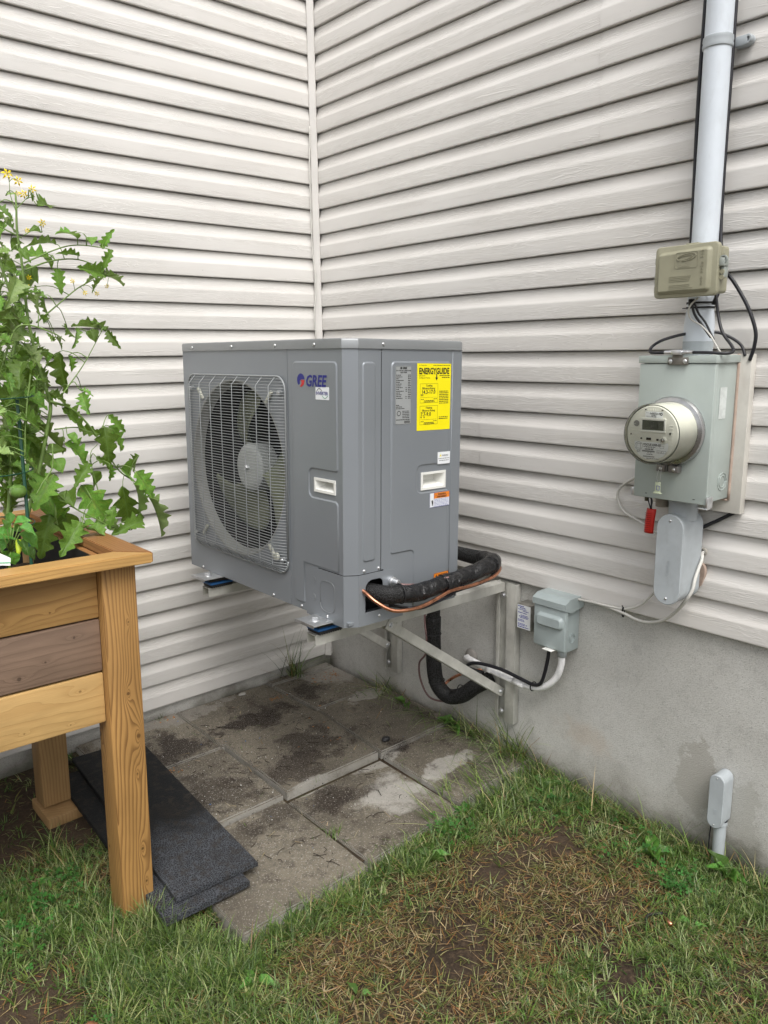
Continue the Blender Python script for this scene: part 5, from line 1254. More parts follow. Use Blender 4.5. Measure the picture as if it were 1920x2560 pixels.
STEMS= [('stem',[(-1.555,-0.66,1.055),(-1.496,-0.656,1.215),(-1.462,-0.652,1.326),(-1.443,-0.648,1.402),(-1.456,-0.644,1.463),(-1.47,-0.64,1.554),(-1.478,-0.636,1.653),(-1.477,-0.632,1.774),(-1.48,-0.628,1.869),(-1.475,-0.624,1.93),(-1.472,-0.62,1.968)],0.009,0.003),('stem',[(-1.583,-0.6,1.049),(-1.553,-0.593,1.225),(-1.549,-0.586,1.379),(-1.52,-0.579,1.505),(-1.482,-0.571,1.64),(-1.495,-0.564,1.71),(-1.512,-0.557,1.797),(-1.515,-0.55,1.884)],0.008,0.004),('branch',[(-1.448,-0.66,1.41),(-1.384,-0.65,1.383),(-1.332,-0.64,1.326),(-1.29,-0.63,1.256),(-1.247,-0.62,1.184),(-1.187,-0.61,1.136),(-1.132,-0.6,1.086)],0.005,0.002),('branch',[(-1.501,-0.72,1.201),(-1.481,-0.725,1.164),(-1.428,-0.73,1.105),(-1.37,-0.735,1.065),(-1.329,-0.74,1.035)],0.004,0.002),('branch',[(-1.472,-0.63,1.769),(-1.396,-0.623,1.799),(-1.316,-0.615,1.809),(-1.246,-0.607,1.789),(-1.217,-0.6,1.77)],0.0035,0.0015),('branch',[(-1.472,-0.63,1.788),(-1.378,-0.638,1.832),(-1.324,-0.645,1.845),(-1.254,-0.652,1.842),(-1.231,-0.66,1.836)],0.003,0.0015),('branch',[(-1.451,-0.62,1.629),(-1.376,-0.607,1.686),(-1.316,-0.593,1.73),(-1.26,-0.58,1.759)],0.0035,0.0018),('branch',[(-1.409,-0.66,1.431),(-1.387,-0.647,1.451),(-1.329,-0.633,1.516),(-1.267,-0.62,1.605)],0.003,0.0015),('branch',[(-1.571,-0.7,1.521),(-1.556,-0.704,1.563),(-1.532,-0.708,1.611),(-1.496,-0.712,1.618),(-1.437,-0.716,1.597),(-1.411,-0.72,1.577)],0.0045,0.002),('branch',[(-1.523,-0.76,1.492),(-1.541,-0.763,1.411),(-1.554,-0.767,1.34),(-1.562,-0.77,1.273)],0.0035,0.002),('branch',[(-1.437,-0.64,1.328),(-1.373,-0.637,1.329),(-1.341,-0.633,1.315),(-1.298,-0.63,1.301)],0.003,0.0015),('branch',[(-1.467,-0.62,1.856),(-1.492,-0.613,1.869),(-1.517,-0.607,1.882),(-1.533,-0.6,1.886)],0.003,0.002),('branch',[(-1.484,-0.64,1.657),(-1.511,-0.627,1.725),(-1.525,-0.613,1.734),(-1.547,-0.6,1.753)],0.003,0.002),('branch',[(-1.473,-0.62,1.917),(-1.485,-0.62,1.962),(-1.485,-0.62,1.999)],0.002,0.001),('branch',[(-1.474,-0.62,1.931),(-1.453,-0.62,1.952),(-1.432,-0.62,1.973)],0.002,0.001),('branch',[(-1.462,-0.62,1.862),(-1.431,-0.62,1.883),(-1.41,-0.62,1.897)],0.002,0.001),('branch',[(-1.472,-0.72,1.295),(-1.483,-0.733,1.231),(-1.515,-0.747,1.196),(-1.541,-0.76,1.165)],0.003,0.002),('branch',[(-1.414,-0.74,1.072),(-1.406,-0.74,1.098),(-1.383,-0.74,1.126)],0.002,0.001),('branch',[(-1.323,-0.66,1.08),(-1.34,-0.64,1.234),(-1.307,-0.62,1.273)],0.0025,0.001)]
LEAVES= [((-1.323,-0.646,1.863),(-1.377,-0.686,1.892),0.5,0),((-1.248,-0.63,1.843),(-1.235,-0.665,1.887),0.4,0),((-1.233,-0.663,1.838),(-1.27,-0.673,1.777),0.35,0),((-1.36,-0.578,1.852),(-1.43,-0.548,1.867),0.4,0),((-1.388,-0.593,1.809),(-1.475,-0.621,1.821),0.4,0),((-1.311,-0.616,1.82),(-1.364,-0.639,1.831),0.35,0),((-1.258,-0.653,1.769),(-1.334,-0.692,1.781),0.45,0),((-1.259,-0.649,1.764),(-1.174,-0.606,1.764),0.4,0),((-1.232,-0.587,1.768),(-1.265,-0.556,1.728),0.45,0),((-1.368,-0.59,1.783),(-1.376,-0.621,1.728),0.5,0),((-1.437,-0.639,1.712),(-1.459,-0.626,1.662),0.45,0),((-1.414,-0.597,1.706),(-1.41,-0.561,1.656),0.25,0),((-1.236,-0.582,1.609),(-1.341,-0.623,1.637),0.3,0),((-1.252,-0.609,1.608),(-1.288,-0.592,1.647),0.35,0),((-1.249,-0.619,1.608),(-1.231,-0.652,1.559),0.4,0),((-1.342,-0.623,1.615),(-1.353,-0.664,1.572),0.3,0),((-1.353,-0.577,1.629),(-1.332,-0.54,1.59),0.35,0),((-1.297,-0.615,1.611),(-1.293,-0.635,1.58),0.6,1),((-1.38,-0.579,1.549),(-1.377,-0.572,1.43),0.38,0),((-1.452,-0.582,1.499),(-1.388,-0.547,1.454),0.45,0),((-1.527,-0.619,1.534),(-1.462,-0.628,1.518),0.35,0),((-1.485,-0.61,1.486),(-1.536,-0.617,1.521),0.45,0),((-1.359,-0.654,1.439),(-1.328,-0.673,1.427),0.4,0),((-1.328,-0.589,1.428),(-1.335,-0.634,1.373),0.55,0),((-1.45,-0.665,1.433),(-1.377,-0.653,1.401),0.4,0),((-1.409,-0.642,1.388),(-1.347,-0.638,1.326),0.5,0),((-1.267,-0.623,1.359),(-1.226,-0.639,1.307),0.4,0),((-1.342,-0.57,1.322),(-1.283,-0.601,1.298),0.4,0),((-1.287,-0.629,1.325),(-1.285,-0.658,1.206),0.4,0),((-1.264,-0.607,1.324),(-1.221,-0.629,1.261),0.5,0),((-1.5,-0.634,1.348),(-1.393,-0.61,1.284),0.42,0),((-1.414,-0.651,1.288),(-1.339,-0.645,1.223),0.5,0),((-1.504,-0.589,1.301),(-1.48,-0.628,1.182),0.35,2),((-1.367,-0.699,1.229),(-1.42,-0.726,1.174),0.5,0),((-1.343,-0.638,1.193),(-1.319,-0.627,1.135),0.55,1),((-1.405,-0.65,1.311),(-1.382,-0.667,1.289),0.6,1),((-1.338,-0.68,1.243),(-1.293,-0.684,1.211),0.4,0),((-1.308,-0.702,1.221),(-1.297,-0.682,1.162),0.3,0),((-1.174,-0.607,1.224),(-1.185,-0.562,1.168),0.55,0),((-1.249,-0.638,1.194),(-1.189,-0.592,1.162),0.5,1),((-1.233,-0.713,1.191),(-1.191,-0.734,1.111),0.5,0),((-1.245,-0.633,1.139),(-1.221,-0.606,0.98),0.33,0),((-1.231,-0.687,1.15),(-1.168,-0.643,1.019),0.4,0),((-1.186,-0.679,1.106),(-1.113,-0.647,0.979),0.45,2),((-1.235,-0.74,1.041),(-1.325,-0.771,1.036),0.45,0),((-1.393,-0.686,1.164),(-1.32,-0.722,1.03),0.42,0),((-1.482,-0.702,1.15),(-1.448,-0.656,1.025),0.42,0),((-1.438,-0.703,1.155),(-1.448,-0.752,1.13),0.6,1),((-1.473,-0.714,1.208),(-1.545,-0.747,1.136),0.6,0),((-1.487,-0.684,1.091),(-1.529,-0.697,0.976),0.45,0),((-1.422,-0.741,1.068),(-1.494,-0.781,0.996),0.5,0),((-1.441,-0.662,1.086),(-1.43,-0.669,1.014),0.55,1),((-1.412,-0.757,1.048),(-1.377,-0.801,1.038),0.5,1),((-1.427,-0.771,1.057),(-1.409,-0.804,1.077),0.5,1),((-1.325,-0.692,1.074),(-1.311,-0.727,1.015),0.4,2),((-1.319,-0.749,1.1),(-1.346,-0.75,1.036),0.5,0),((-1.426,-0.645,1.942),(-1.365,-0.595,1.964),0.5,0),((-1.444,-0.658,1.971),(-1.438,-0.655,1.949),0.4,0),((-1.403,-0.593,1.879),(-1.437,-0.602,1.885),0.6,1),((-1.396,-0.571,1.813),(-1.371,-0.573,1.785),0.6,1),((-1.473,-0.67,1.266),(-1.429,-0.679,1.278),0.5,1),((-1.476,-0.666,1.723),(-1.509,-0.674,1.693),0.5,0),((-1.521,-0.645,1.675),(-1.527,-0.606,1.599),0.5,2),((-1.532,-0.587,1.688),(-1.507,-0.587,1.649),0.5,2),((-1.508,-0.667,1.636),(-1.493,-0.691,1.624),0.5,1),((-1.457,-0.677,1.247),(-1.447,-0.706,1.215),0.6,1),((-1.264,-0.647,1.764),(-1.304,-0.61,1.755),0.3,2),((-1.3,-0.656,1.866),(-1.304,-0.701,1.848),0.5,1),((-1.354,-0.577,1.538),(-1.34,-0.571,1.49),0.45,0),((-1.39,-0.571,1.58),(-1.407,-0.581,1.6),0.5,2),((-1.387,-0.58,1.59),(-1.363,-0.565,1.559),0.6,2),((-1.395,-0.591,1.434),(-1.425,-0.566,1.413),0.6,0),((-1.364,-0.719,1.061),(-1.362,-0.759,1.027),0.5,0),((-1.42,-0.649,1.538),(-1.44,-0.612,1.513),0.45,0),((-1.457,-0.513,1.601),(-1.404,-0.51,1.575),0.5,0),((-1.485,-0.457,1.745),(-1.511,-0.401,1.715),0.5,0),((-1.484,-0.454,1.685),(-1.46,-0.438,1.705),0.49,1),((-1.412,-0.44,1.797),(-1.376,-0.427,1.785),0.44,1),((-1.497,-0.628,1.634),(-1.521,-0.615,1.65),0.52,2),((-1.506,-0.673,1.71),(-1.455,-0.65,1.698),0.42,2),((-1.461,-0.544,1.684),(-1.488,-0.568,1.626),0.45,0),((-1.52,-0.475,1.703),(-1.544,-0.489,1.658),0.51,1),((-1.533,-0.567,1.805),(-1.477,-0.534,1.816),0.41,0),((-1.524,-0.649,1.596),(-1.491,-0.689,1.599),0.53,0),((-1.511,-0.679,1.744),(-1.542,-0.738,1.68),0.45,2),((-1.543,-0.543,1.636),(-1.509,-0.574,1.644),0.53,0),((-1.487,-0.444,1.802),(-1.459,-0.394,1.819),0.47,2),((-1.519,-0.521,1.616),(-1.505,-0.534,1.561),0.44,2),((-1.493,-0.47,1.673),(-1.501,-0.495,1.631),0.54,0),((-1.517,-0.656,1.74),(-1.514,-0.638,1.691),0.54,0),((-1.443,-0.433,1.767),(-1.42,-0.397,1.737),0.52,0),((-1.529,-0.531,1.689),(-1.518,-0.5,1.641),0.55,0),((-1.519,-0.508,1.718),(-1.529,-0.52,1.734),0.49,1),((-1.485,-0.595,1.756),(-1.453,-0.592,1.767),0.47,1),((-1.528,-0.615,1.587),(-1.493,-0.62,1.598),0.48,0),((-1.504,-0.547,1.739),(-1.511,-0.49,1.714),0.55,0),((-1.449,-0.439,1.77),(-1.45,-0.405,1.785),0.42,0),((-1.538,-0.577,1.799),(-1.533,-0.555,1.812),0.48,2),((-1.536,-0.598,1.7),(-1.543,-0.625,1.664),0.53,0),((-1.517,-0.641,1.672),(-1.505,-0.587,1.635),0.53,0),((-1.523,-0.64,1.656),(-1.502,-0.642,1.616),0.41,0),((-1.539,-0.54,1.609),(-1.478,-0.497,1.608),0.45,1),((-1.535,-0.475,1.587),(-1.524,-0.516,1.55),0.53,0),((-1.51,-0.493,1.7),(-1.543,-0.447,1.679),0.47,1),((-1.476,-0.445,1.805),(-1.443,-0.469,1.778),0.5,1),((-1.494,-0.614,1.822),(-1.465,-0.603,1.839),0.52,1),((-1.451,-0.45,1.762),(-1.473,-0.393,1.78),0.41,0),((-1.539,-0.659,1.582),(-1.52,-0.714,1.588),0.48,2),((-1.498,-0.644,1.569),(-1.47,-0.69,1.52),0.55,2),((-1.471,-0.609,1.561),(-1.408,-0.562,1.54),0.55,0),((-1.48,-0.468,1.544),(-1.39,-0.425,1.532),0.49,1),((-1.551,-0.484,1.476),(-1.631,-0.508,1.487),0.5,0),((-1.447,-0.438,1.465),(-1.438,-0.458,1.381),0.54,1),((-1.536,-0.547,1.423),(-1.534,-0.559,1.367),0.49,0),((-1.474,-0.498,1.5),(-1.537,-0.477,1.477),0.53,1),((-1.473,-0.532,1.413),(-1.447,-0.572,1.39),0.44,0),((-1.545,-0.444,1.326),(-1.497,-0.425,1.263),0.55,0),((-1.501,-0.612,1.377),(-1.559,-0.633,1.396),0.45,2),((-1.511,-0.666,1.334),(-1.53,-0.644,1.292),0.55,0),((-1.467,-0.506,1.513),(-1.555,-0.553,1.474),0.43,0),((-1.533,-0.574,1.429),(-1.468,-0.543,1.404),0.41,0),((-1.496,-0.455,1.504),(-1.468,-0.434,1.522),0.46,2),((-1.515,-0.625,1.342),(-1.534,-0.671,1.261),0.44,0),((-1.466,-0.6,1.453),(-1.476,-0.564,1.465),0.42,1),((-1.472,-0.487,1.49),(-1.522,-0.461,1.498),0.43,0),((-1.539,-0.555,1.439),(-1.512,-0.552,1.462),0.43,2),((-1.558,-0.62,1.498),(-1.618,-0.663,1.508),0.41,0),((-1.485,-0.539,1.521),(-1.491,-0.579,1.446),0.45,2),((-1.526,-0.672,1.438),(-1.462,-0.688,1.4),0.53,0),((-1.51,-0.517,1.366),(-1.53,-0.458,1.326),0.42,0),((-1.451,-0.435,1.569),(-1.485,-0.477,1.582),0.43,2),((-1.586,-0.626,1.464),(-1.523,-0.594,1.412),0.48,0),((-1.423,-0.458,1.505),(-1.417,-0.509,1.441),0.47,0),((-1.5,-0.628,1.381),(-1.467,-0.574,1.39),0.52,0),((-1.452,-0.431,1.381),(-1.45,-0.429,1.407),0.46,0),((-1.525,-0.628,1.496),(-1.514,-0.622,1.511),0.5,0),((-1.568,-0.546,1.336),(-1.636,-0.573,1.344),0.49,0),((-1.539,-0.679,1.427),(-1.472,-0.647,1.393),0.48,1),((-1.479,-0.561,1.428),(-1.49,-0.567,1.447),0.55,2),((-1.529,-0.63,1.435),(-1.489,-0.608,1.451),0.51,1),((-1.424,-0.496,1.539),(-1.49,-0.498,1.553),0.44,0),((-1.474,-0.619,1.538),(-1.516,-0.603,1.529),0.43,1),((-1.609,-0.679,1.34),(-1.582,-0.657,1.359),0.43,0),((-1.521,-0.516,1.415),(-1.501,-0.524,1.432),0.48,0),((-1.465,-0.567,1.556),(-1.457,-0.622,1.58),0.43,0),((-1.562,-0.68,1.494),(-1.561,-0.728,1.43),0.46,0),((-1.553,-0.658,1.349),(-1.497,-0.655,1.328),0.51,0),((-1.511,-0.488,1.549),(-1.541,-0.51,1.487),0.5,1),((-1.461,-0.548,1.391),(-1.454,-0.522,1.325),0.47,0),((-1.427,-0.44,1.426),(-1.373,-0.485,1.401),0.48,2),((-1.464,-0.556,1.417),(-1.433,-0.573,1.429),0.46,1),((-1.477,-0.435,1.404),(-1.42,-0.443,1.413),0.45,0),((-1.516,-0.442,1.495),(-1.544,-0.409,1.412),0.52,1),((-1.457,-0.548,1.387),(-1.49,-0.519,1.338),0.5,0),((-1.505,-0.561,1.403),(-1.531,-0.516,1.423),0.45,0),((-1.58,-0.598,1.523),(-1.519,-0.557,1.5),0.49,0),((-1.501,-0.637,1.206),(-1.507,-0.601,1.118),0.41,2),((-1.571,-0.567,1.293),(-1.568,-0.6,1.211),0.4,1),((-1.519,-0.462,1.267),(-1.452,-0.445,1.278),0.42,0),((-1.526,-0.466,1.307),(-1.517,-0.42,1.205),0.46,0),((-1.463,-0.503,1.306),(-1.405,-0.458,1.325),0.53,1),((-1.46,-0.461,1.23),(-1.388,-0.501,1.203),0.41,1),((-1.533,-0.588,1.156),(-1.454,-0.618,1.154),0.49,0),((-1.558,-0.626,1.23),(-1.53,-0.588,1.25),0.42,0),((-1.452,-0.531,1.132),(-1.387,-0.494,1.137),0.48,0),((-1.542,-0.679,1.321),(-1.48,-0.658,1.297),0.5,0),((-1.561,-0.549,1.173),(-1.545,-0.545,1.085),0.44,0),((-1.544,-0.572,1.217),(-1.501,-0.591,1.223),0.51,0),((-1.451,-0.509,1.221),(-1.451,-0.547,1.165),0.48,2),((-1.55,-0.55,1.213),(-1.615,-0.511,1.175),0.47,0),((-1.474,-0.629,1.142),(-1.471,-0.676,1.079),0.5,1),((-1.469,-0.573,1.148),(-1.439,-0.623,1.095),0.46,2),((-1.572,-0.524,1.27),(-1.636,-0.563,1.207),0.45,0),((-1.523,-0.526,1.29),(-1.513,-0.539,1.221),0.45,0),((-1.51,-0.65,1.323),(-1.473,-0.647,1.242),0.45,0),((-1.58,-0.591,1.321),(-1.548,-0.621,1.257),0.47,1),((-1.491,-0.501,1.244),(-1.517,-0.473,1.271),0.54,2),((-1.534,-0.501,1.171),(-1.569,-0.524,1.125),0.54,0),((-1.611,-0.627,1.216),(-1.601,-0.663,1.242),0.51,1),((-1.51,-0.46,1.221),(-1.478,-0.507,1.141),0.54,0),((-1.542,-0.633,1.164),(-1.562,-0.585,1.181),0.54,1),((-1.584,-0.633,1.33),(-1.546,-0.652,1.289),0.49,0),((-1.506,-0.476,1.267),(-1.548,-0.487,1.226),0.51,1),((-1.529,-0.55,1.237),(-1.561,-0.529,1.164),0.47,0),((-1.555,-0.565,1.263),(-1.507,-0.538,1.274),0.48,0),((-1.532,-0.464,1.191),(-1.61,-0.493,1.159),0.47,2),((-1.521,-0.61,1.933),(-1.492,-0.642,1.909),0.46,0),((-1.487,-0.583,1.844),(-1.456,-0.593,1.851),0.43,1),((-1.493,-0.483,1.944),(-1.463,-0.43,1.925),0.43,0),((-1.462,-0.45,1.918),(-1.491,-0.492,1.883),0.46,0),((-1.466,-0.513,1.982),(-1.447,-0.529,1.991),0.45,2),((-1.532,-0.57,1.845),(-1.508,-0.572,1.858),0.42,0),((-1.505,-0.536,1.862),(-1.515,-0.518,1.873),0.49,0),((-1.517,-0.535,1.838),(-1.54,-0.53,1.804),0.45,2),((-1.503,-0.618,1.892),(-1.461,-0.567,1.883),0.52,0),((-1.534,-0.586,1.907),(-1.561,-0.611,1.909),0.52,0),((-1.465,-0.457,1.927),(-1.427,-0.398,1.945),0.41,2),((-1.496,-0.473,1.865),(-1.464,-0.456,1.857),0.47,0),((-1.433,-0.549,1.777),(-1.434,-0.602,1.751),0.4,1),((-1.518,-0.626,1.278),(-1.541,-0.655,1.294),0.49,2),((-1.495,-0.599,1.261),(-1.459,-0.592,1.25),0.53,1),((-1.49,-0.549,1.823),(-1.5,-0.561,1.794),0.44,2),((-1.553,-0.611,1.338),(-1.55,-0.658,1.32),0.43,1),((-1.529,-0.604,1.676),(-1.541,-0.56,1.644),0.5,0),((-1.5,-0.573,1.198),(-1.463,-0.543,1.153),0.43,0),((-1.577,-0.642,1.311),(-1.566,-0.617,1.317),0.52,0),((-1.524,-0.466,1.11),(-1.56,-0.518,1.075),0.47,2),((-1.553,-0.628,1.2),(-1.533,-0.655,1.193),0.52,0),((-1.454,-0.592,1.715),(-1.419,-0.624,1.708),0.53,0),((-1.472,-0.461,1.414),(-1.463,-0.446,1.383),0.45,1),((-1.5,-0.68,1.82),(-1.483,-0.718,1.792),0.43,0),((-1.619,-0.712,1.29),(-1.585,-0.656,1.263),0.51,0),((-1.552,-0.621,1.384),(-1.524,-0.576,1.366),0.46,0),((-1.53,-0.495,1.13),(-1.569,-0.526,1.131),0.44,1),((-1.45,-0.572,1.659),(-1.46,-0.571,1.671),0.51,0),((-1.457,-0.587,1.523),(-1.481,-0.56,1.508),0.46,0),((-1.413,-0.506,1.54),(-1.372,-0.49,1.547),0.54,0),((-1.439,-0.581,1.762),(-1.452,-0.539,1.728),0.49,1),((-1.57,-0.7,1.59),(-1.56,-0.736,1.575),0.48,0),((-1.552,-0.596,1.657),(-1.528,-0.557,1.632),0.4,0),((-1.512,-0.498,1.194),(-1.5,-0.546,1.195),0.52,0),((-1.431,-0.495,1.749),(-1.445,-0.487,1.709),0.49,1),((-1.528,-0.598,1.721),(-1.555,-0.57,1.707),0.54,0),((-1.574,-0.675,1.421),(-1.556,-0.641,1.387),0.53,0),((-1.554,-0.609,1.485),(-1.524,-0.589,1.487),0.47,1),((-1.486,-0.686,1.471),(-1.454,-0.654,1.472),0.54,0),((-1.423,-0.469,1.705),(-1.376,-0.439,1.69),0.41,1),((-1.505,-0.633,1.122),(-1.514,-0.633,1.098),0.5,1),((-1.585,-0.679,1.45),(-1.593,-0.646,1.42),0.48,0),((-1.465,-0.544,1.142),(-1.507,-0.543,1.125),0.51,1),((-1.441,-0.468,1.358),(-1.441,-0.417,1.364),0.41,1),((-1.465,-0.626,1.47),(-1.471,-0.597,1.43),0.53,2),((-1.474,-0.514,1.101),(-1.425,-0.511,1.085),0.42,0),((-1.485,-0.591,1.615),(-1.473,-0.59,1.595),0.47,0),((-1.53,-0.507,1.15),(-1.505,-0.528,1.126),0.55,0),((-1.553,-0.653,1.276),(-1.549,-0.642,1.251),0.49,2),((-1.47,-0.637,1.445),(-1.448,-0.591,1.449),0.5,2),((-1.526,-0.543,1.43),(-1.526,-0.545,1.397),0.47,0),((-1.474,-0.5,1.59),(-1.523,-0.55,1.585),0.49,0),((-1.53,-0.532,1.795),(-1.523,-0.505,1.756),0.44,0),((-1.526,-0.71,1.398),(-1.499,-0.658,1.372),0.51,0),((-1.605,-0.687,1.181),(-1.574,-0.648,1.176),0.53,0),((-1.486,-0.57,1.625),(-1.476,-0.528,1.598),0.49,0),((-1.47,-0.713,1.646),(-1.436,-0.686,1.627),0.41,0),((-1.525,-0.586,1.758),(-1.555,-0.59,1.76),0.47,1),((-1.47,-0.544,1.71),(-1.462,-0.582,1.697),0.48,2),((-1.576,-0.674,1.589),(-1.609,-0.698,1.59),0.5,0),((-1.561,-0.698,1.635),(-1.543,-0.733,1.64),0.43,0),((-1.512,-0.674,1.373),(-1.503,-0.718,1.364),0.49,0),((-1.46,-0.499,1.179),(-1.419,-0.467,1.159),0.53,0),((-1.537,-0.481,1.62),(-1.516,-0.444,1.587),0.41,0),((-1.582,-0.538,1.256),(-1.605,-0.533,1.265),0.51,2),((-1.488,-0.523,1.547),(-1.519,-0.569,1.519),0.43,2),((-1.492,-0.596,1.822),(-1.529,-0.615,1.818),0.55,2),((-1.396,-0.488,1.739),(-1.404,-0.462,1.721),0.42,0),((-1.468,-0.636,1.628),(-1.485,-0.584,1.615),0.49,2),((-1.494,-0.678,1.535),(-1.478,-0.638,1.544),0.53,0),((-1.546,-0.638,1.178),(-1.567,-0.69,1.195),0.52,0),((-1.569,-0.777,1.382),(-1.496,-0.74,1.351),0.55,0),((-1.536,-0.636,1.428),(-1.612,-0.674,1.437),0.51,0),((-1.498,-0.532,1.495),(-1.491,-0.575,1.513),0.42,1),((-1.56,-0.581,1.576),(-1.542,-0.632,1.593),0.45,2),((-1.532,-0.729,1.522),(-1.57,-0.783,1.476),0.52,0),((-1.536,-0.725,1.444),(-1.585,-0.735,1.422),0.48,0),((-1.582,-0.581,1.419),(-1.622,-0.605,1.43),0.45,1),((-1.54,-0.578,1.397),(-1.512,-0.637,1.395),0.44,0),((-1.572,-0.752,1.368),(-1.555,-0.748,1.382),0.46,1),((-1.586,-0.655,1.513),(-1.611,-0.661,1.528),0.46,2),((-1.569,-0.664,1.244),(-1.525,-0.718,1.221),0.46,0),((-1.529,-0.661,1.429),(-1.517,-0.658,1.373),0.41,2),((-1.532,-0.763,1.518),(-1.493,-0.718,1.482),0.48,0),((-1.59,-0.599,1.233),(-1.517,-0.558,1.231),0.43,2),((-1.561,-0.768,1.264),(-1.525,-0.764,1.23),0.53,0),((-1.6,-0.764,1.405),(-1.652,-0.796,1.388),0.45,2),((-1.57,-0.647,1.478),(-1.54,-0.697,1.471),0.46,2),((-1.533,-0.651,1.385),(-1.566,-0.662,1.345),0.47,1),((-1.619,-0.696,1.316),(-1.572,-0.689,1.276),0.52,2),((-1.531,-0.768,1.51),(-1.521,-0.742,1.457),0.41,0),((-1.553,-0.543,1.29),(-1.567,-0.591,1.238),0.51,1),((-1.555,-0.676,1.36),(-1.566,-0.731,1.382),0.5,0),((-1.572,-0.605,1.552),(-1.532,-0.589,1.529),0.53,0),((-1.642,-0.752,1.287),(-1.61,-0.81,1.3),0.5,2),((-1.627,-0.739,1.394),(-1.57,-0.701,1.381),0.47,2),((-1.579,-0.732,1.61),(-1.635,-0.79,1.604),0.5,0)]
FLOWERS= [(-1.488,-0.62,2.019),(-1.462,-0.62,2.004),(-1.451,-0.62,1.971),(-1.427,-0.62,1.987),(-1.408,-0.62,1.9),(-1.451,-0.62,1.876),(-1.238,-0.62,1.737),(-1.459,-0.62,1.751),(-1.467,-0.62,1.971),(-1.306,-0.62,1.716),(-1.271,-0.62,1.715),(-1.339,-0.62,1.747),(-1.466,-0.62,1.727)]
PEPPER= [((-1.651,-0.932,1.126),(-1.624,-0.962,1.141),0.45),((-1.657,-0.989,1.129),(-1.628,-1.016,1.118),0.42),((-1.654,-0.979,1.111),(-1.616,-0.996,1.076),0.42),((-1.658,-0.931,1.097),(-1.699,-0.964,1.117),0.5),((-1.67,-0.956,1.094),(-1.697,-0.955,1.067),0.5),((-1.655,-0.942,1.071),(-1.629,-0.962,1.051),0.45),((-1.682,-0.984,1.128),(-1.689,-0.988,1.152),0.5),((-1.656,-0.921,1.128),(-1.65,-0.902,1.156),0.4),((-1.679,-0.942,1.084),(-1.704,-0.929,1.091),0.5),((-1.672,-0.936,1.063),(-1.69,-0.933,1.033),0.5),((-1.652,-0.966,1.093),(-1.647,-1.0,1.075),0.4),((-1.653,-0.926,1.109),(-1.63,-0.917,1.118),0.5),((-1.692,-0.982,1.111),(-1.713,-0.977,1.132),0.5),((-1.634,-0.925,1.059),(-1.611,-0.941,1.034),0.5),((-1.68,-0.983,1.069),(-1.67,-0.979,1.034),0.5)]
# ------------------------------------------------ raised wooden planter
pl = empty('raised_planter', (-1.465, -1.03, -.03), (0, .022, 0)); tag(pl, 'raised wooden planter box on tall square legs at the left edge', 'planter')
def board(name, d, mat, bev=.003): return box(name, d, mat, pl, bev=bev, seg=2)
LX = -.95
board('post', (-.040, .052, 0, .090, .0, 1.031), POSTW, .004)
board('post', (-.040, .052, .665, .755, .040, 1.031), POSTB, .004)
board('post', (LX, LX+.09, 0, .090, .0, 1.031), POSTB, .004)
board('post', (LX, LX+.09, .645, .735, .0, 1.031), POSTB, .004)
for z0, z1, m in ((.8885, 1.0305, PLANK1), (.7405, .884, PLANK2), (.594, .7355, PLANK3)):
    board('plank', (LX+.09, -.0405, .030, .066, z0, z1), m, .005)
    board('plank', (LX+.09, -.0405, .692, .726, z0, z1), m, .005)
    board('side_plank', (-.006, .028, .0905, .6645, z0, z1), RIMY, .005)
    board('side_plank', (LX+.03, LX+.062, .0905, .6445, z0, z1), RIMY, .005)
def mitred(name, pts, z0, z1, mat):
    bm = bmesh.new(); a = [bm.verts.new((x, y, z0)) for x, y in pts]; b = [bm.verts.new((x, y, z1)) for x, y in pts]
    n = len(pts); bm.faces.new(a[::-1]); bm.faces.new(b)
    for i in range(n): bm.faces.new((a[i], a[(i+1) % n], b[(i+1) % n], b[i]))
    bmesh.ops.bevel(bm, geom=list(bm.edges), offset=.0025, segments=2, affect='EDGES')
    link(name, bm2me(bm, name, auto=.6), mat, pl)
o_, i_ = .083, .008; yf, yfi, yb_, ybi = -.045, .030, .805, .728; g = .0006
mitred('rim_board', [(LX-.05, yf), (o_, yf), (i_, yfi-g), (LX-.05+.075, yfi-g)], 1.032, 1.060, RIMW)
mitred('rim_board', [(o_+g, yf+g*2), (o_+g, yb_-g*2), (i_, ybi-g), (i_, yfi+g)], 1.0325, 1.0605, RIMY)
mitred('rim_board', [(LX-.05, yb_), (o_, yb_), (i_, ybi+g), (LX-.05+.075, ybi+g)], 1.032, 1.060, RIMW)
mitred('rim_board', [(LX-.05-g, yf+.002), (LX-.05-g, yb_-.002), (LX-.05+.074, ybi), (LX-.05+.074, yfi)], 1.0325, 1.0605, RIMY)
boxes('liner', [(LX+.07, -.008, .0665, .0675, .60, 1.030), (-.0085, -.0075, .0675, .669, .60, 1.029), (LX+.07, -.008, .668, .669, .60, 1.030)], LINER, pl)
def soil():
    nx, ny = 30, 20; vs = []
    for j in range(ny+1):
        for i in range(nx+1):
            x = LX+.07+(-.009-LX-.07)*i/nx; y = .068+.599*j/ny
            vs.append((x, y, .905+.012*noise.noise(Vector((x*12, y*12, 0)))))
    fs = [(j*(nx+1)+i, j*(nx+1)+i+1, (j+1)*(nx+1)+i+1, (j+1)*(nx+1)+i) for j in range(ny) for i in range(nx)]
    link('potting_soil', mesh('potting_soil', vs, fs, True), SOIL, pl)
soil()
board('underside', (LX+.07, -.007, .067, .669, .594, .606), RIMY, .001)
tag(box('footing_block', (-1.515, -1.396, -.437, -.262, -.045, .006), POSTB, None, bev=.004), 'square wooden block under the rear leg of the planter', 'wood block')

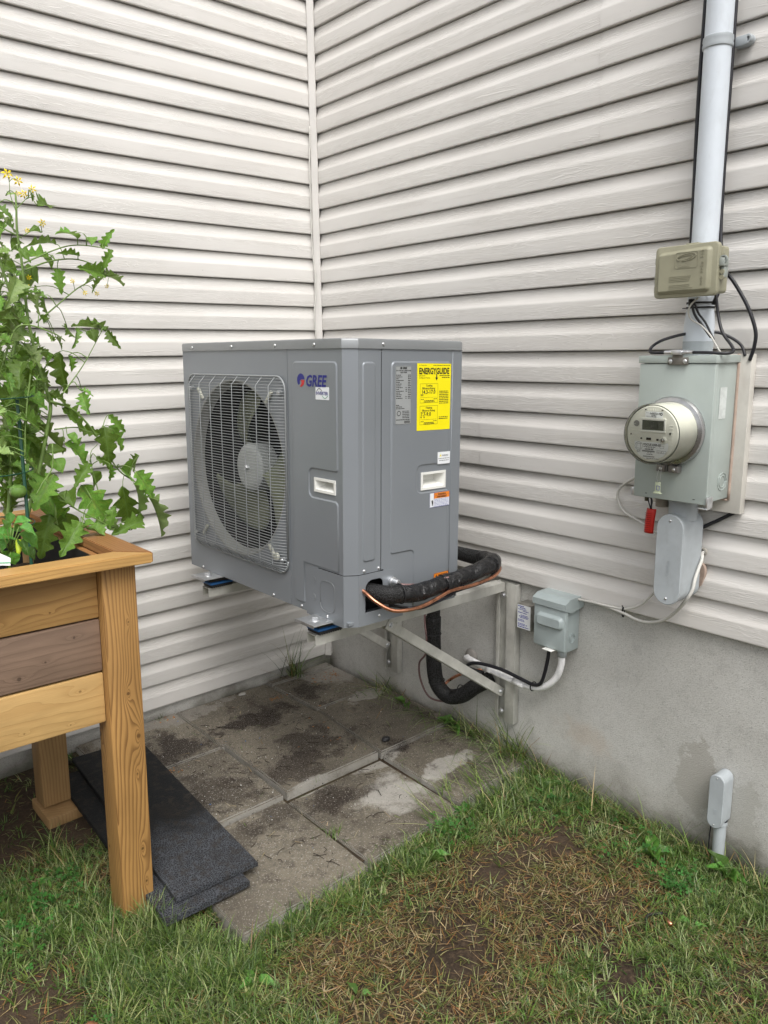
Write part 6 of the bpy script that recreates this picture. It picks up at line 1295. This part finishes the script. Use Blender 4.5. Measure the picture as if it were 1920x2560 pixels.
# ------------------------------------------------ leaves
def leaf_mesh(kind, seed):
    """unit leaf: base at origin, tip along +X length 1, half width 1 (scaled later), droop and curl built in"""
    rn = random.Random(seed)
    N = 30; M2 = 3; vs = []; uvs = []
    lob = [rn.uniform(.75, 1.1) for _ in range(8)]
    for i in range(N+1):
        t = i/N
        if kind == 'lobed':
            base = (sin(pi*min(1, t*.93+.05))**.75)*(1-.45*t)
            tooth = (1-.58*abs(((t*4.6+.2) % 1)*2-1)**1.2)*lob[int(t*4.6) % 8]
            fine = 1-.16*((t*13.8) % 1)
            w = max(.0, base*tooth*fine)*.56
        else:
            w = (sin(pi*t**.8))*.5*(1-.15*t)*(1-.04*((t*14) % 1))
        if i in (0, N): w = .004
        for s in (-1, 1) if False else (0,):
            pass
        for j in range(-M2, M2+1):
            v = j/M2
            x = t+(.05*abs(v)*(-1 if kind == 'lobed' else 0)*w)
            if kind == 'lobed' and abs(v) == 1: x += .03
            y = v*w
            z = .30*abs(v)*w*2-(.18+.09*(seed%4))*t*t+.035*sin(t*17+v*2+seed)*abs(v)+.03*sin(t*8+seed*2)*v
            vs.append((x, y, z)); uvs.append((t, .5+v*w*.8))
    n = 2*M2+1; fs = [(i*n+j, (i+1)*n+j, (i+1)*n+j+1, i*n+j+1) for i in range(N) for j in range(n-1)]
    me = mesh('leaf', vs, fs, True); uvl = me.uv_layers.new(name='UVMap')
    for lp in me.loops: uvl.data[lp.index].uv = uvs[lp.vertex_index]
    return me
LOBED = [leaf_mesh('lobed', s) for s in range(6)]; OVAL = [leaf_mesh('oval', s) for s in range(3)]
PALE = [m.copy() for m in LOBED[:3]]
for m in LOBED: m.materials.append(LEAF)
for m in OVAL: m.materials.append(LEAF)
for m in PALE: m.materials.append(LEAFP)
PEP = [m.copy() for m in OVAL]
for m in PEP: m.materials.clear(); m.materials.append(LEAFB)
WEEDM = [m.copy() for m in OVAL]
for m in WEEDM: m.materials.clear(); m.materials.append(WEED)
camv = Vector((-2.2, -2.97, 1.53))
def place_leaf(me, b, t, w, parent, rn, name='leaf', face=.55):
    b, t = Vector(b), Vector(t); d = t-b; L_ = d.length; d.normalize()
    nrm = (Vector((rn.uniform(-.5, .3), rn.uniform(-1.0, -.1), rn.uniform(.1, 1.1)))).normalized()
    nrm = (nrm-d*nrm.dot(d)); nrm = nrm.normalized() if nrm.length > .05 else d.orthogonal().normalized()
    y = nrm.cross(d)
    o = bpy.data.objects.new(name, me); COL.objects.link(o); o.parent = parent
    Mx = Matrix((d*L_*1.04, y*L_*w*1.85, nrm*L_)).transposed().to_4x4(); Mx.translation = b
    o.matrix_local = parent.matrix_world.inverted() @ Mx if False else Mx
    return o
tp = empty('tomato_plant'); tag(tp, 'tall leafy tomato plant with yellow flowers leaning out of the wooden planter', 'tomato plant')
rn = random.Random(11)
for nm, pts, r0, r1 in STEMS:
    tube(nm, pts, (r0*.72, r1*.8), STEM, tp, seg=7, n=5)
stempts = [Vector(p) for nm, pts, r0, r1 in STEMS for p in smooth_path(pts, 6)]
petioles = []
for b, t, w, v in LEAVES:
    me = OVAL[rn.randrange(3)] if v == 1 else (PALE[rn.randrange(3)] if v == 2 else LOBED[rn.randrange(6)])
    place_leaf(me, b, t, w, tp, rn)
    bb_ = Vector(b); q = min(stempts, key=lambda s_: (s_-bb_).length)
    if .008 < (q-bb_).length < .16:
        mid = (q+bb_)/2+Vector((0, 0, .012))
        petioles.append(([q, mid, bb_, bb_+(Vector(t)-bb_)*.3], (.0016, .0008)))
tag(tubes('leaf_stalks', petioles, STEM, tp, seg=5, n=3), kind='stuff')
def flower(p, s, parent, rn_):
    p = Vector(p); fs, vs = [], []
    n = Vector((rn_.uniform(-.8, .2), -1, rn_.uniform(-.6, .3))).normalized(); x = n.orthogonal().normalized(); y = n.cross(x)
    for k in range(6):
        a = k*pi/3; d = x*cos(a)+y*sin(a); e = -x*sin(a)+y*cos(a); b = len(vs)
        vs += [p+d*s*.15, p+d*s*.6+e*s*.22+n*s*.1, p+d*s*1.15-n*s*.45, p+d*s*.6-e*s*.22+n*s*.1]; fs.append((b, b+1, b+2, b+3))
    b = len(vs)
    for k in range(6):
        a = k*pi/3; vs.append(p+(x*cos(a)+y*sin(a))*s*.18)
    vs.append(p+n*s*.75)
    fs += [(b+k, b+(k+1) % 6, b+6) for k in range(6)]
    link('flower', mesh('flower', vs, fs), FLOWER, parent)
for i, p in enumerate(FLOWERS): flower(p, rn.uniform(.011, .015) if i in (0, 1, 2, 3, 4) else .0075, tp, rn)
for p in FLOWERS:
    q = min(stempts, key=lambda s_: (s_-Vector(p)).length)
    tube('flower_stalk', [q, (q+Vector(p))/2+Vector((0, 0, .008)), p], .0009, STEM, tp, seg=5, n=3)
for p, r in (((-1.584, -.75, 1.177), .022), ((-1.62, -.70, 1.21), .016)):
    lathe('green_tomato', [(0, -.85*r), (.5*r, -.75*r), (.9*r, -.35*r), (r, .1*r), (.85*r, .6*r), (.45*r, .85*r), (0, .78*r)], p, (0, 0, 1), (1, 0, 0), TOMATO, tp, 20)
cg = empty('plant_support', (-1.55, -.72, .9)); tag(cg, 'green plastic coated stake and cage rings supporting the tomato plant', 'plant support')
tube('stake', [(-.03, -.06, .0), (-.012, -.02, .30), (.003, .02, .52)], .0048, STAKE, cg, seg=8)
tube('stake', [(-.16, .06, .0), (-.15, .06, .8)], .003, STAKE, cg, seg=6)
for z, r in ((.33, .13), (.53, .15), (.18, .12)): tube('cage_ring', [(-.10+r*cos(a), .05+r*sin(a), z) for a in [i*2*pi/24 for i in range(25)]], .0018, STAKE, cg, seg=5, smooth=False)
pp_ = empty('pepper_plant'); tag(pp_, 'small bright pepper plant in the near corner of the planter', 'pepper plant')
for b, t, w in PEPPER: place_leaf(PEP[rn.randrange(3)], b, t, w*.95, pp_, rn)
tubes('stems', [([(-1.68, -.93, .93), (-1.675, -.94, 1.03), (-1.665, -.95, 1.12)], (.004, .002)), ([(-1.68, -.94, 1.02), (-1.70, -.96, 1.09)], .002), ([(-1.675, -.94, 1.04), (-1.64, -.95, 1.09)], .002)]+[([(-1.672, -.945, 1.06), b], .0013) for b, t, w in PEPPER], STEM, pp_, seg=6)
tube('pepper_fruit', [(-1.655, -.965, 1.093), (-1.657, -.97, 1.078), (-1.661, -.975, 1.062), (-1.668, -.975, 1.050)], .0065, simple('lime_pepper', (.42, .55, .04), .25, bump=0), pp_, seg=10, rfun=lambda k, a: .75+.6*sin(pi*min(1, k*1.0+.15))-.5*k)
tagp = plate('plant_label', [(-.02, 0), (.016, -.006), (.02, .012), (-.012, .034), (-.02, .036)], [], (-1.705, -1.0, 1.047), (.95, -.1, 0), (0, .35, .93), (-.1, -.95, .3), .0006, STICKW)
tag(tagp, 'white plastic plant label stuck in the planter near corner', 'plant label')
tag(plate('label_stripe', [(-.018, .004), (.017, -.001), (.017, .002), (-.018, .007)], [], (-1.705, -1.0007, 1.0472), (.95, -.1, 0), (0, .35, .93), (-.1, -.95, .3), 0, GREENI, tagp) or tagp)
# ------------------------------------------------ lawn, weeds, litter
def in_poly(x, y): return False
def fbm(x, y, s, k=0): return noise.fractal(Vector((x*s, y*s, k)), 1.0, 2.0, 4)
def matcover(x, y): return -1.50 < x < -1.13 and -1.22+(x+1.3)*.2 < y < -.15
GREENS = [(.080, .145, .026), (.115, .200, .038), (.175, .255, .062), (.050, .095, .022), (.23, .29, .105), (.11, .165, .055), (.32, .36, .17)]
STRAW = [(.34, .245, .12), (.22, .145, .065), (.46, .37, .21), (.12, .078, .038), (.33, .17, .065), (.085, .055, .03)]
def blades(spec, name, label=None):
    vs, fs, cols = [], [], []
    for (x, y, z, h_, w, az, lean, curl, c) in spec:
        d = Vector((cos(az), sin(az), 0)); s = Vector((-sin(az), cos(az), 0)); b = len(vs)
        p = Vector((x, y, z)); th = lean
        K = 3 if h_ < .07 else 5
        for i in range(K+1):
            t = i/K; ww = w*(1-t**1.6)*.5
            if i == K: vs.append(p)
            else: vs += [p-s*ww, p+s*ww]
            th2 = th+curl*(i+.5)/K
            p = p+(d*sin(th2)+Vector((0, 0, cos(th2))))*h_/K
            if p.z < z-.004: p.z = z-.004+.003
        for i in range(K-1): fs.append((b+2*i, b+2*i+1, b+2*i+3, b+2*i+2))
        fs.append((b+2*K-2, b+2*K-1, b+2*K))
        cols += [c]*(2*K+1)
    me = mesh(name, vs, fs, True)
    ca = me.color_attributes.new('Col', 'FLOAT_COLOR', 'POINT')
    flat = [v for c in cols for v in (c[0], c[1], c[2], 1.0)]
    ca.data.foreach_set('color', flat)
    return link(name, me, GRASS)
def jit(c, rn, a=.25): 
    k = rn.uniform(1-a, 1+a); return (c[0]*k*rn.uniform(.9, 1.1), c[1]*k, c[2]*k*rn.uniform(.85, 1.15))
def lawn():
    rn = random.Random(21); live, dead = [], []
    N = 165000
    for _ in range(N):
        x = rn.uniform(-2.35, .018); y = rn.uniform(-2.95, .0)
        # only the ground near the slabs and towards the camera
        if in_patio(x, y, -.012) and not (x > -.03) and not (y < -1.25): continue
        if x < -1.29 and y > -.55 and rn.random() < .9: continue
        if -1.32 < x < -.84 and y > -1.33 and y<-1.2: continue
        if in_patio(x, y, -.02): continue
        cam_d = math.hypot(x+2.2, y+2.97)
        if cam_d < .95: continue
        # skip places outside the picture on the left/back
        if (x+2.2)*.657-(y+2.97)*.754+0 < -cam_d*.62: continue
        z = gz(x, y)
        # greenness field
        dry = .61+1.2*fbm(x, y, 1.6, 3)+.5*fbm(x, y, 7, 5)
        # bare and dry centre right; lush along edges, round the posts and bottom left
        cx = math.exp(-(((x+.62)/.42)**2+((y+1.75)/.30)**2)); cx2 = math.exp(-(((x+.75)/.55)**2+((y+2.15)/.35)**2))
        dry += .55*cx+.45*cx2
        wall_ = math.exp(-((x-.0)/.17)**2); edge = math.exp(-((y+1.38)/.10)**2)*(1 if x > -1.5 else .3); post = math.exp(-(((x+1.50)/.22)**2+((y+1.15)/.25)**2))
        dry -= .30*edge+.30*wall_+.75*post+.22*math.exp(-(((x+1.25)/.3)**2+((y+1.75)/.3)**2))
        dry += .6*math.exp(-(((x+1.82)/.20)**2+((y+1.15)/.22)**2))
        dens = .75+.9*fbm(x, y, 3.1, 9)
        bare = math.exp(-(((x+.52)/.20)**2+((y+1.60)/.10)**2))+math.exp(-(((x+.22)/.16)**2+((y+1.62)/.08)**2))+.8*math.exp(-(((x+.62)/.10)**2+((y+2.08)/.07)**2))+.7*math.exp(-(((x+.9)/.12)**2+((y+1.78)/.09)**2))
        if rn.random() > dens-.75*bare+.12: continue
        if rn.random() < dry-.12:
            if rn.random() < .15: continue
            if rn.random() < .45:
                g_ = GREENS[rn.randrange(7)]; c = tuple(g_[i]*.6+STRAW[1][i]*.35 for i in range(3))
                dead.append((x, y, z+rn.uniform(.0, .008), rn.uniform(.02, .055), rn.uniform(.0018, .0034), rn.uniform(0, 2*pi), rn.uniform(.7, 1.5), rn.uniform(0, .8), jit(c, rn, .3)))
            else: dead.append((x, y, z+rn.uniform(.001, .010), rn.uniform(.025, .065), rn.uniform(.0014, .0030), rn.uniform(0, 2*pi), rn.uniform(1.15, 1.6), rn.uniform(-.2, .4), jit(STRAW[rn.randrange(6)], rn, .3)))
        else:
            lush = edge+post+.7*wall_+math.exp(-(((x+1.75)/.4)**2+((y+1.55)/.4)**2))
            if rn.random() < .22:
                cc = jit(GREENS[rn.randrange(7)], rn, .2)
                for _k in range(rn.randrange(4, 9)):
                    a_ = rn.uniform(0, 2*pi); q_ = rn.uniform(.001, .008)
                    live.append((x+cos(a_)*q_, y+sin(a_)*q_, z, rn.uniform(.022, .052)*(1+.9*min(1, lush)*rn.random()), rn.uniform(.002, .0042), a_+rn.uniform(-.5, .5), rn.uniform(.15, 1.0), rn.uniform(.2, 1.3), jit(cc, rn, .18)))
                continue
            live.append((x, y, z, rn.uniform(.018, .045)*(1+.9*min(1, lush)*rn.random()), rn.uniform(.002, .0044), rn.uniform(0, 2*pi), rn.uniform(.3, 1.35), rn.uniform(.1, 1.2), jit(GREENS[rn.randrange(7)], rn, .3)))
    print('blades', len(live), len(dead))
    tag(blades(live, 'grass'), 'short uneven green lawn grass in front of the paving', 'grass', kind='stuff')
    tag(blades(dead, 'dry_grass'), 'dry straw and clippings lying over the worn lawn', 'dry grass', kind='stuff')
lawn()
def tuft(cx, cy, n, h0, h1, spread, rn, z=None, lean=(.1, 1.0), straw=.08, curl=(.2, 1.2), dirn=None, w=(.002, .004)):
    out = []
    for _ in range(n):
        a = rn.uniform(0, 2*pi) if dirn is None else rn.gauss(dirn, .6); r = abs(rn.gauss(0, spread))
        x, y = cx+cos(a)*r, cy+sin(a)*r; x = min(x, .012); y = min(y, .012)
        c = STRAW[rn.randrange(3)] if rn.random() < straw else GREENS[rn.randrange(7)]
        az = a if dirn is not None else rn.uniform(0, 2*pi)
        if x > -.03 and cos(az) > 0: az = pi-az
        if y > -.02 and sin(az) > 0: az = -az
        out.append((x, y, gz(x, y) if z is None else z, rn.uniform(h0, h1), rn.uniform(*w), az, rn.uniform(*lean), rn.uniform(*curl), jit(c, rn, .25)))
    return out
rn = random.Random(5)
def tuftobj(spec, label): tag(blades(spec, 'grass_tuft'), label, 'grass tuft')
tuftobj(tuft(-.225, -.010, 60, .12, .34, .03, rn, .0, lean=(.1, 1.0), curl=(.1, .9), w=(.0025, .0048)), 'tall wispy grass tuft in the gap below the siding near the corner')
tuftobj(tuft(-.905, .0, 22, .03, .06, .015, rn, .0), 'tiny grass tuft at the foot of the left wall')
tuftobj(tuft(-.02, -.46, 90, .06, .24, .09, rn, .0, straw=.3, lean=(.4, 1.4)), 'loose grass tuft in the paving gap behind the black line')
tuftobj(tuft(.0, -1.00, 110, .08, .26, .08, rn, -.02, straw=.12, lean=(.2, 1.3), w=(.003, .005)), 'grass tuft at the wall below the loop of the black line')
tuftobj(tuft(-.01, -1.20, 170, .08, .28, .08, rn, -.02, straw=.1, lean=(.1, 1.2), w=(.003, .0055)), 'large grass tuft at the foot of the near bracket rail')
sprawl = []
for i in range(90):
    x, y = rn.uniform(-.06, .0), rn.uniform(-1.26, -.55)
    sprawl.append((x, y, .006, rn.uniform(.10, .30), rn.uniform(.0022, .0045), rn.gauss(pi+.35, .55), rn.uniform(.55, 1.35), rn.uniform(.1, .8), jit(GREENS[rn.randrange(7)], rn, .3)))
for i in range(110):
    x = rn.uniform(-.55, -.02); sprawl.append((x, -1.30+rn.uniform(-.03, .02), -.03, rn.uniform(.08, .24), rn.uniform(.0024, .0045), rn.gauss(pi*.62, .6), rn.uniform(.4, 1.25), rn.uniform(.1, .9), jit(GREENS[rn.randrange(7)], rn, .3)))
tag(blades(sprawl, 'sprawling_grass'), 'long loose grass blades sprawling over the slab edges by the wall', 'grass', kind='stuff')
wall_sp = []
for i in range(26):
    y = -1.28-i*.045; wall_sp += tuft(-.03, y, 18, .04, .19, .04, rn, None, straw=.25, lean=(.2, 1.4), w=(.0025, .005))
tag(blades(wall_sp, 'wall_grass'), 'long grass growing along the foundation', 'grass', kind='stuff')
edge_sp = []
for i in range(34):
    x = -1.33+i*.04+rn.uniform(-.02, .02); edge_sp += tuft(x, -1.37+.03*(i/34)+rn.uniform(-.02, .015), rn.randrange(6, 34), .03, .10, .028, rn, -.035, straw=.2, lean=(.3, 1.3), w=(.0025, .0048), curl=(.3, 1.4))
for i in range(12): edge_sp += tuft(-1.44-.02*rn.random(), -1.22+.01*i, 16, .05, .13, .03, rn, -.035, straw=.03, lean=(.1, 1.0))
for i in range(12): edge_sp += tuft(-1.54, -1.10+.05*i, 26, .04, .13, .03, rn, -.035, straw=.08, lean=(.1, 1.1))
for i in range(10): edge_sp += tuft(-1.48+.02*rn.random(), -1.10, 22, .05, .13, .03, rn, -.035, straw=.1, lean=(.1, 1.0))
tag(blades(edge_sp, 'edge_grass'), 'longer grass fringing the slab edge and planter foot', 'grass', kind='stuff')
gap_sp = tuft(-.833, -1.12, 40, .02, .06, .03, rn, -.02)+tuft(-.70, -.845, 4, .02, .03, .02, rn, 0)+tuft(-.395, -1.20, 30, .03, .10, .03, rn, -.01)
tag(blades(gap_sp, 'joint_grass'), 'few grass blades in the joint between front slabs', 'grass', kind='stuff')
# broad leaved weeds
def weed(x, y, n, L_, label, z=None, up=.4, wd=.22, seed=0):
    rn = random.Random(seed); zz = gz(x, y) if z is None else z
    w = empty('broadleaf_weed', (x, y, zz)); tag(w, label, 'weed')
    a0 = rn.uniform(0, 6)
    for i in range(n):
        a = a0+i*2*pi/n+rn.uniform(-.3, .3)
        if x > -.06 and cos(a) > .2: a = pi-a
        l = L_*rn.uniform(.55, .95); d = Vector((cos(a), sin(a), rn.uniform(.2, up*2))).normalized()
        s = Vector((-sin(a), cos(a), 0)); n_ = d.cross(s)*-1
        if n_.z < 0: n_.negate()
        o = bpy.data.objects.new('leaf', WEEDM[i % 3]); COL.objects.link(o); o.parent = w
        Mx = Matrix((d*l, s*l*wd*2.4, n_*l*1.2)).transposed().to_4x4(); Mx.translation = d*.006
        o.matrix_local = Mx
weed(-.67, -1.41, 5, .085, 'broad leafed weed with one big crinkled leaf at the front slab edge', seed=1)
weed(-.42, -1.33, 5, .07, 'broad leafed weed between slab edge and bare soil', seed=2)
weed(-.10, -1.42, 5, .10, 'broad leafed weed against the wall beside the paving end', seed=3, up=.8)
weed(-.015, -.88, 5, .10, 'glossy dark weed under the black line at the wall', z=.0, seed=4, up=.5)
weed(-.03, -.60, 4, .07, 'small dark weed in the paving gap near the wall', z=.0, seed=14, up=.5)
weed(-.13, -1.86, 4, .095, 'pair of long pointed leaves left of the low conduit body', seed=5)
weed(-.05, -2.06, 6, .10, 'broad leafed weed at the foot of the low conduit body', seed=6, up=.9)
weed(-.33, -2.10, 5, .06, 'round leafed weed in the lawn below the low conduit body', seed=7)
weed(-1.345, -1.46, 3, .075, 'torn leaf curled on the lawn by the slab corner', seed=8)
weed(-1.545, -1.02, 3, .075, 'single pointed leaf beside the planter foot', seed=9, up=.9)
weed(-.55, -1.36, 5, .05, 'small weed rosette in the fringe of the slab edge', seed=10, up=.7)
weed(-1.62, -.72, 7, .05, 'low weed cluster in front of the rear planter leg', seed=12, up=.7)
weed(-1.17, -1.66, 3, .045, 'small flat green leaf lying on the lawn', seed=13)
def clover():
    rn = random.Random(9); vs, fs, cols = [], [], []
    spots = [(-.20, -1.98, .05, 90), (-.16, -1.80, .05, 40), (-.12, -1.47, .06, 60), (-1.64, -.78, .07, 120), (-.50, -1.35, .04, 45), (-1.75, -.9, .06, 40), (-1.9, -1.45, .12, 25)]
    for cx, cy, s, n in spots:
        for _ in range(n):
            x, y = rn.gauss(cx, s), rn.gauss(cy, s)
            if x > .01: continue
            z = gz(x, y)+rn.uniform(.012, .04); c = jit((.05, .155, .03), rn, .35); tilt = Vector((rn.uniform(-.4, .4), rn.uniform(-.5, .2), 1)).normalized(); X = tilt.orthogonal().normalized(); Y = tilt.cross(X); r = rn.uniform(.005, .009)
            a0 = rn.uniform(0, 6)
            for k in range(3):
                a = a0+k*2*pi/3; d = X*cos(a)+Y*sin(a); e = X*-sin(a)+Y*cos(a); b = len(vs); p = Vector((x, y, z))
                vs += [p, p+d*r*.7+e*r*.55, p+d*r*1.25+e*r*.3, p+d*r*1.25-e*r*.3, p+d*r*.7-e*r*.55]; fs.append(tuple(range(b, b+5))); cols += [c]*5
    me = mesh('clover', vs, fs); ca = me.color_attributes.new('Col', 'FLOAT_COLOR', 'POINT'); ca.data.foreach_set('color', [v for c in cols for v in (*c, 1.0)])
    tag(link('clover', me, GRASS), 'clover patches in the lawn near wall and planter', 'clover', kind='stuff')
clover()
# crumbs of soil, white beads, blue shreds and dead leaf bits on the slabs
def litter(name, spots, mat, size, label, seed, flat=.5, zt=.02):
    rn = random.Random(seed); bm = bmesh.new()
    for cx, cy, sx, sy, n in spots:
        for _ in range(n):
            x, y = rn.gauss(cx, sx), rn.gauss(cy, sy)
            if x > 0 or y > 0 or x < -1.28 or y < -1.3: continue
            z = top_z(x, y)
            if z is None: continue
            s = rn.uniform(*size); P = [Vector((rn.uniform(-1, 1), rn.uniform(-1, 1), rn.uniform(0, flat)))*s for _ in range(4)]
            P[0].z = P[1].z = P[2].z = -.0003
            v = [bm.verts.new(Vector((x, y, z))+p) for p in P]
            for f in ((0, 1, 2), (0, 1, 3), (1, 2, 3), (0, 2, 3)): bm.faces.new([v[i] for i in f])
    o = link(name, bm2me(bm, name), mat); tag(o, label, 'litter', kind='stuff')
def top_z(x, y):
    if y > -.392: return .0105 if x < -.83 else (.0075 if x < -.36 else .0095)
    if y > -.842: return .0085 if x < -.833 else (.0165 if x < -.39 else .0115)
    return -.006 if x < -.84 else (-.0105 if x < -.41 else .0035)
CR = simple('soil_crumbs', (.022, .016, .012), .95, bump=0, var=.3)
litter('soil_crumbs', [(-.60, -.27, .14, .06, 900), (-.97, -.28, .10, .08, 500), (-.58, -.62, .14, .10, 900), (-1.02, -.62, .13, .13, 700), (-.3, -.22, .07, .07, 350), (-.30, -.86, .05, .03, 260), (-.72, -.96, .08, .06, 350), (-.6, -.6, .35, .35, 1300), (-.95, -.95, .12, .08, 200)], CR, (.0008, .0034), 'dark soil crumbs scattered on the slabs', 3, .9)
litter('white_beads', [(-.6, -.6, .35, .35, 170), (-1.1, -.7, .15, .3, 50)], simple('white_bead', (.75, .75, .72), .6, bump=0), (.0012, .0030), 'tiny white plastic beads scattered on the slabs', 4, 1.5)
litter('blue_shreds', [(-.6, -.6, .4, .4, 22), (-1.0, -.6, .1, .3, 8)], BLUE, (.002, .005), 'small blue plastic shreds on the slabs', 6, .9)
litter('dead_leaf_bits', [(-.10, -.12, .05, .03, 45), (-.88, -.02, .03, .01, 10), (-1.07, -.44, .03, .02, 18), (-.42, -.16, .04, .02, 18), (-.45, -.55, .1, .1, 12)], simple('dead_leaf', (.30, .14, .05), .8, bump=0, var=.3), (.004, .011), 'rusty brown bits of dead leaf on the slabs', 8, .5)
def stone(name, p, s, mat, label, cat, seed):
    bm = bmesh.new(); bmesh.ops.create_icosphere(bm, subdivisions=3, radius=1)
    for v in bm.verts:
        k = 1+.35*noise.noise(v.co*1.6+Vector((seed, 0, 0))); v.co = Vector((v.co.x*s[0]*k, v.co.y*s[1]*k, v.co.z*s[2]*k))
    o = link(name, bm2me(bm, name, smooth=True), mat); o.location = p; tag(o, label, cat)
stone('rubber_scrap', (-.325, -.805, .022), (.017, .013, .011), BLACKR, 'small black rubber scrap on the middle slab near the wall side', 'scrap', 2)
stone('pale_stone', (-.52, -.03, .012), (.018, .011, .006), simple('pale_stone', (.33, .32, .29), .9), 'pale flat stone at the foot of the left wall', 'stone', 5)
stone('brown_leaf_clump', (-1.72, -1.335, -.012), (.020, .012, .012), simple('dead_leaf2', (.20, .085, .035), .8, bscale=60, bump=.8), 'crumpled brown dead leaf in the lawn at bottom left', 'dead leaf', 8)
tag(tube('copper_offcut', [(-.366, -2.035, -.030), (-.378, -2.065, -.028)], .0055, COPPER, None, seg=10, smooth=False), 'short copper pipe offcut lying in the lawn', 'pipe offcut')
tag(tube('twig', [(-.35, -2.02, -.032), (-.39, -2.0, -.028), (-.42, -2.01, -.03)], .004, BLACKR, None, seg=6), 'dark twig beside the copper offcut in the lawn', 'twig')

def strands():
    rn = random.Random(31); lst = []
    for cx, cy, sx, sy, n in ((-.60, -.62, .18, .14, 46), (-1.02, -.62, .14, .12, 30), (-.60, -.25, .15, .06, 16), (-.95, -1.05, .16, .12, 22), (-.62, -1.05, .12, .1, 14)):
        for _ in range(n):
            x, y = rn.gauss(cx, sx), rn.gauss(cy, sy)
            if not (-1.2 < x < -.02 and -1.27 < y < -.03): continue
            z = top_z(x, y); a = rn.uniform(0, 2*pi); l = rn.uniform(.012, .05); b = a+rn.gauss(0, .7)
            p = [(x, y, z+.0005), (x+cos(a)*l*.5, y+sin(a)*l*.5, z+rn.uniform(.0005, .004)), (x+cos(a)*l*.5+cos(b)*l*.5, y+sin(a)*l*.5+sin(b)*l*.5, z+.0005)]
            if any(abs(q[0]+.833) < .02 or abs(q[0]+.39) < .03 or abs(q[1]+.392) < .012 or abs(q[1]+.848) < .02 for q in p): continue
            lst.append((p, rn.uniform(.0006, .0012)))
    tag(tubes('root_strands', lst, simple('root_fibre', (.035, .024, .016), .9, bump=0, var=.3), None, seg=4, n=2), 'thin dark root fibres and clippings strewn on the slabs', 'litter', kind='stuff')
    gb_ = []
    for _ in range(70):
        x, y = rn.uniform(-1.1, -.1), rn.uniform(-1.27, -.1); z = top_z(x, y)
        gb_.append((x, y, z+.001, rn.uniform(.015, .05), rn.uniform(.0012, .0026), rn.uniform(0, 2*pi), 1.5, rn.uniform(-.05, .1), jit(rn.choice(STRAW[:3]+GREENS[:3]), rn, .3)))
    tag(blades(gb_, 'loose_clippings'), 'loose grass clippings lying on the slabs', 'litter', kind='stuff')
strands()
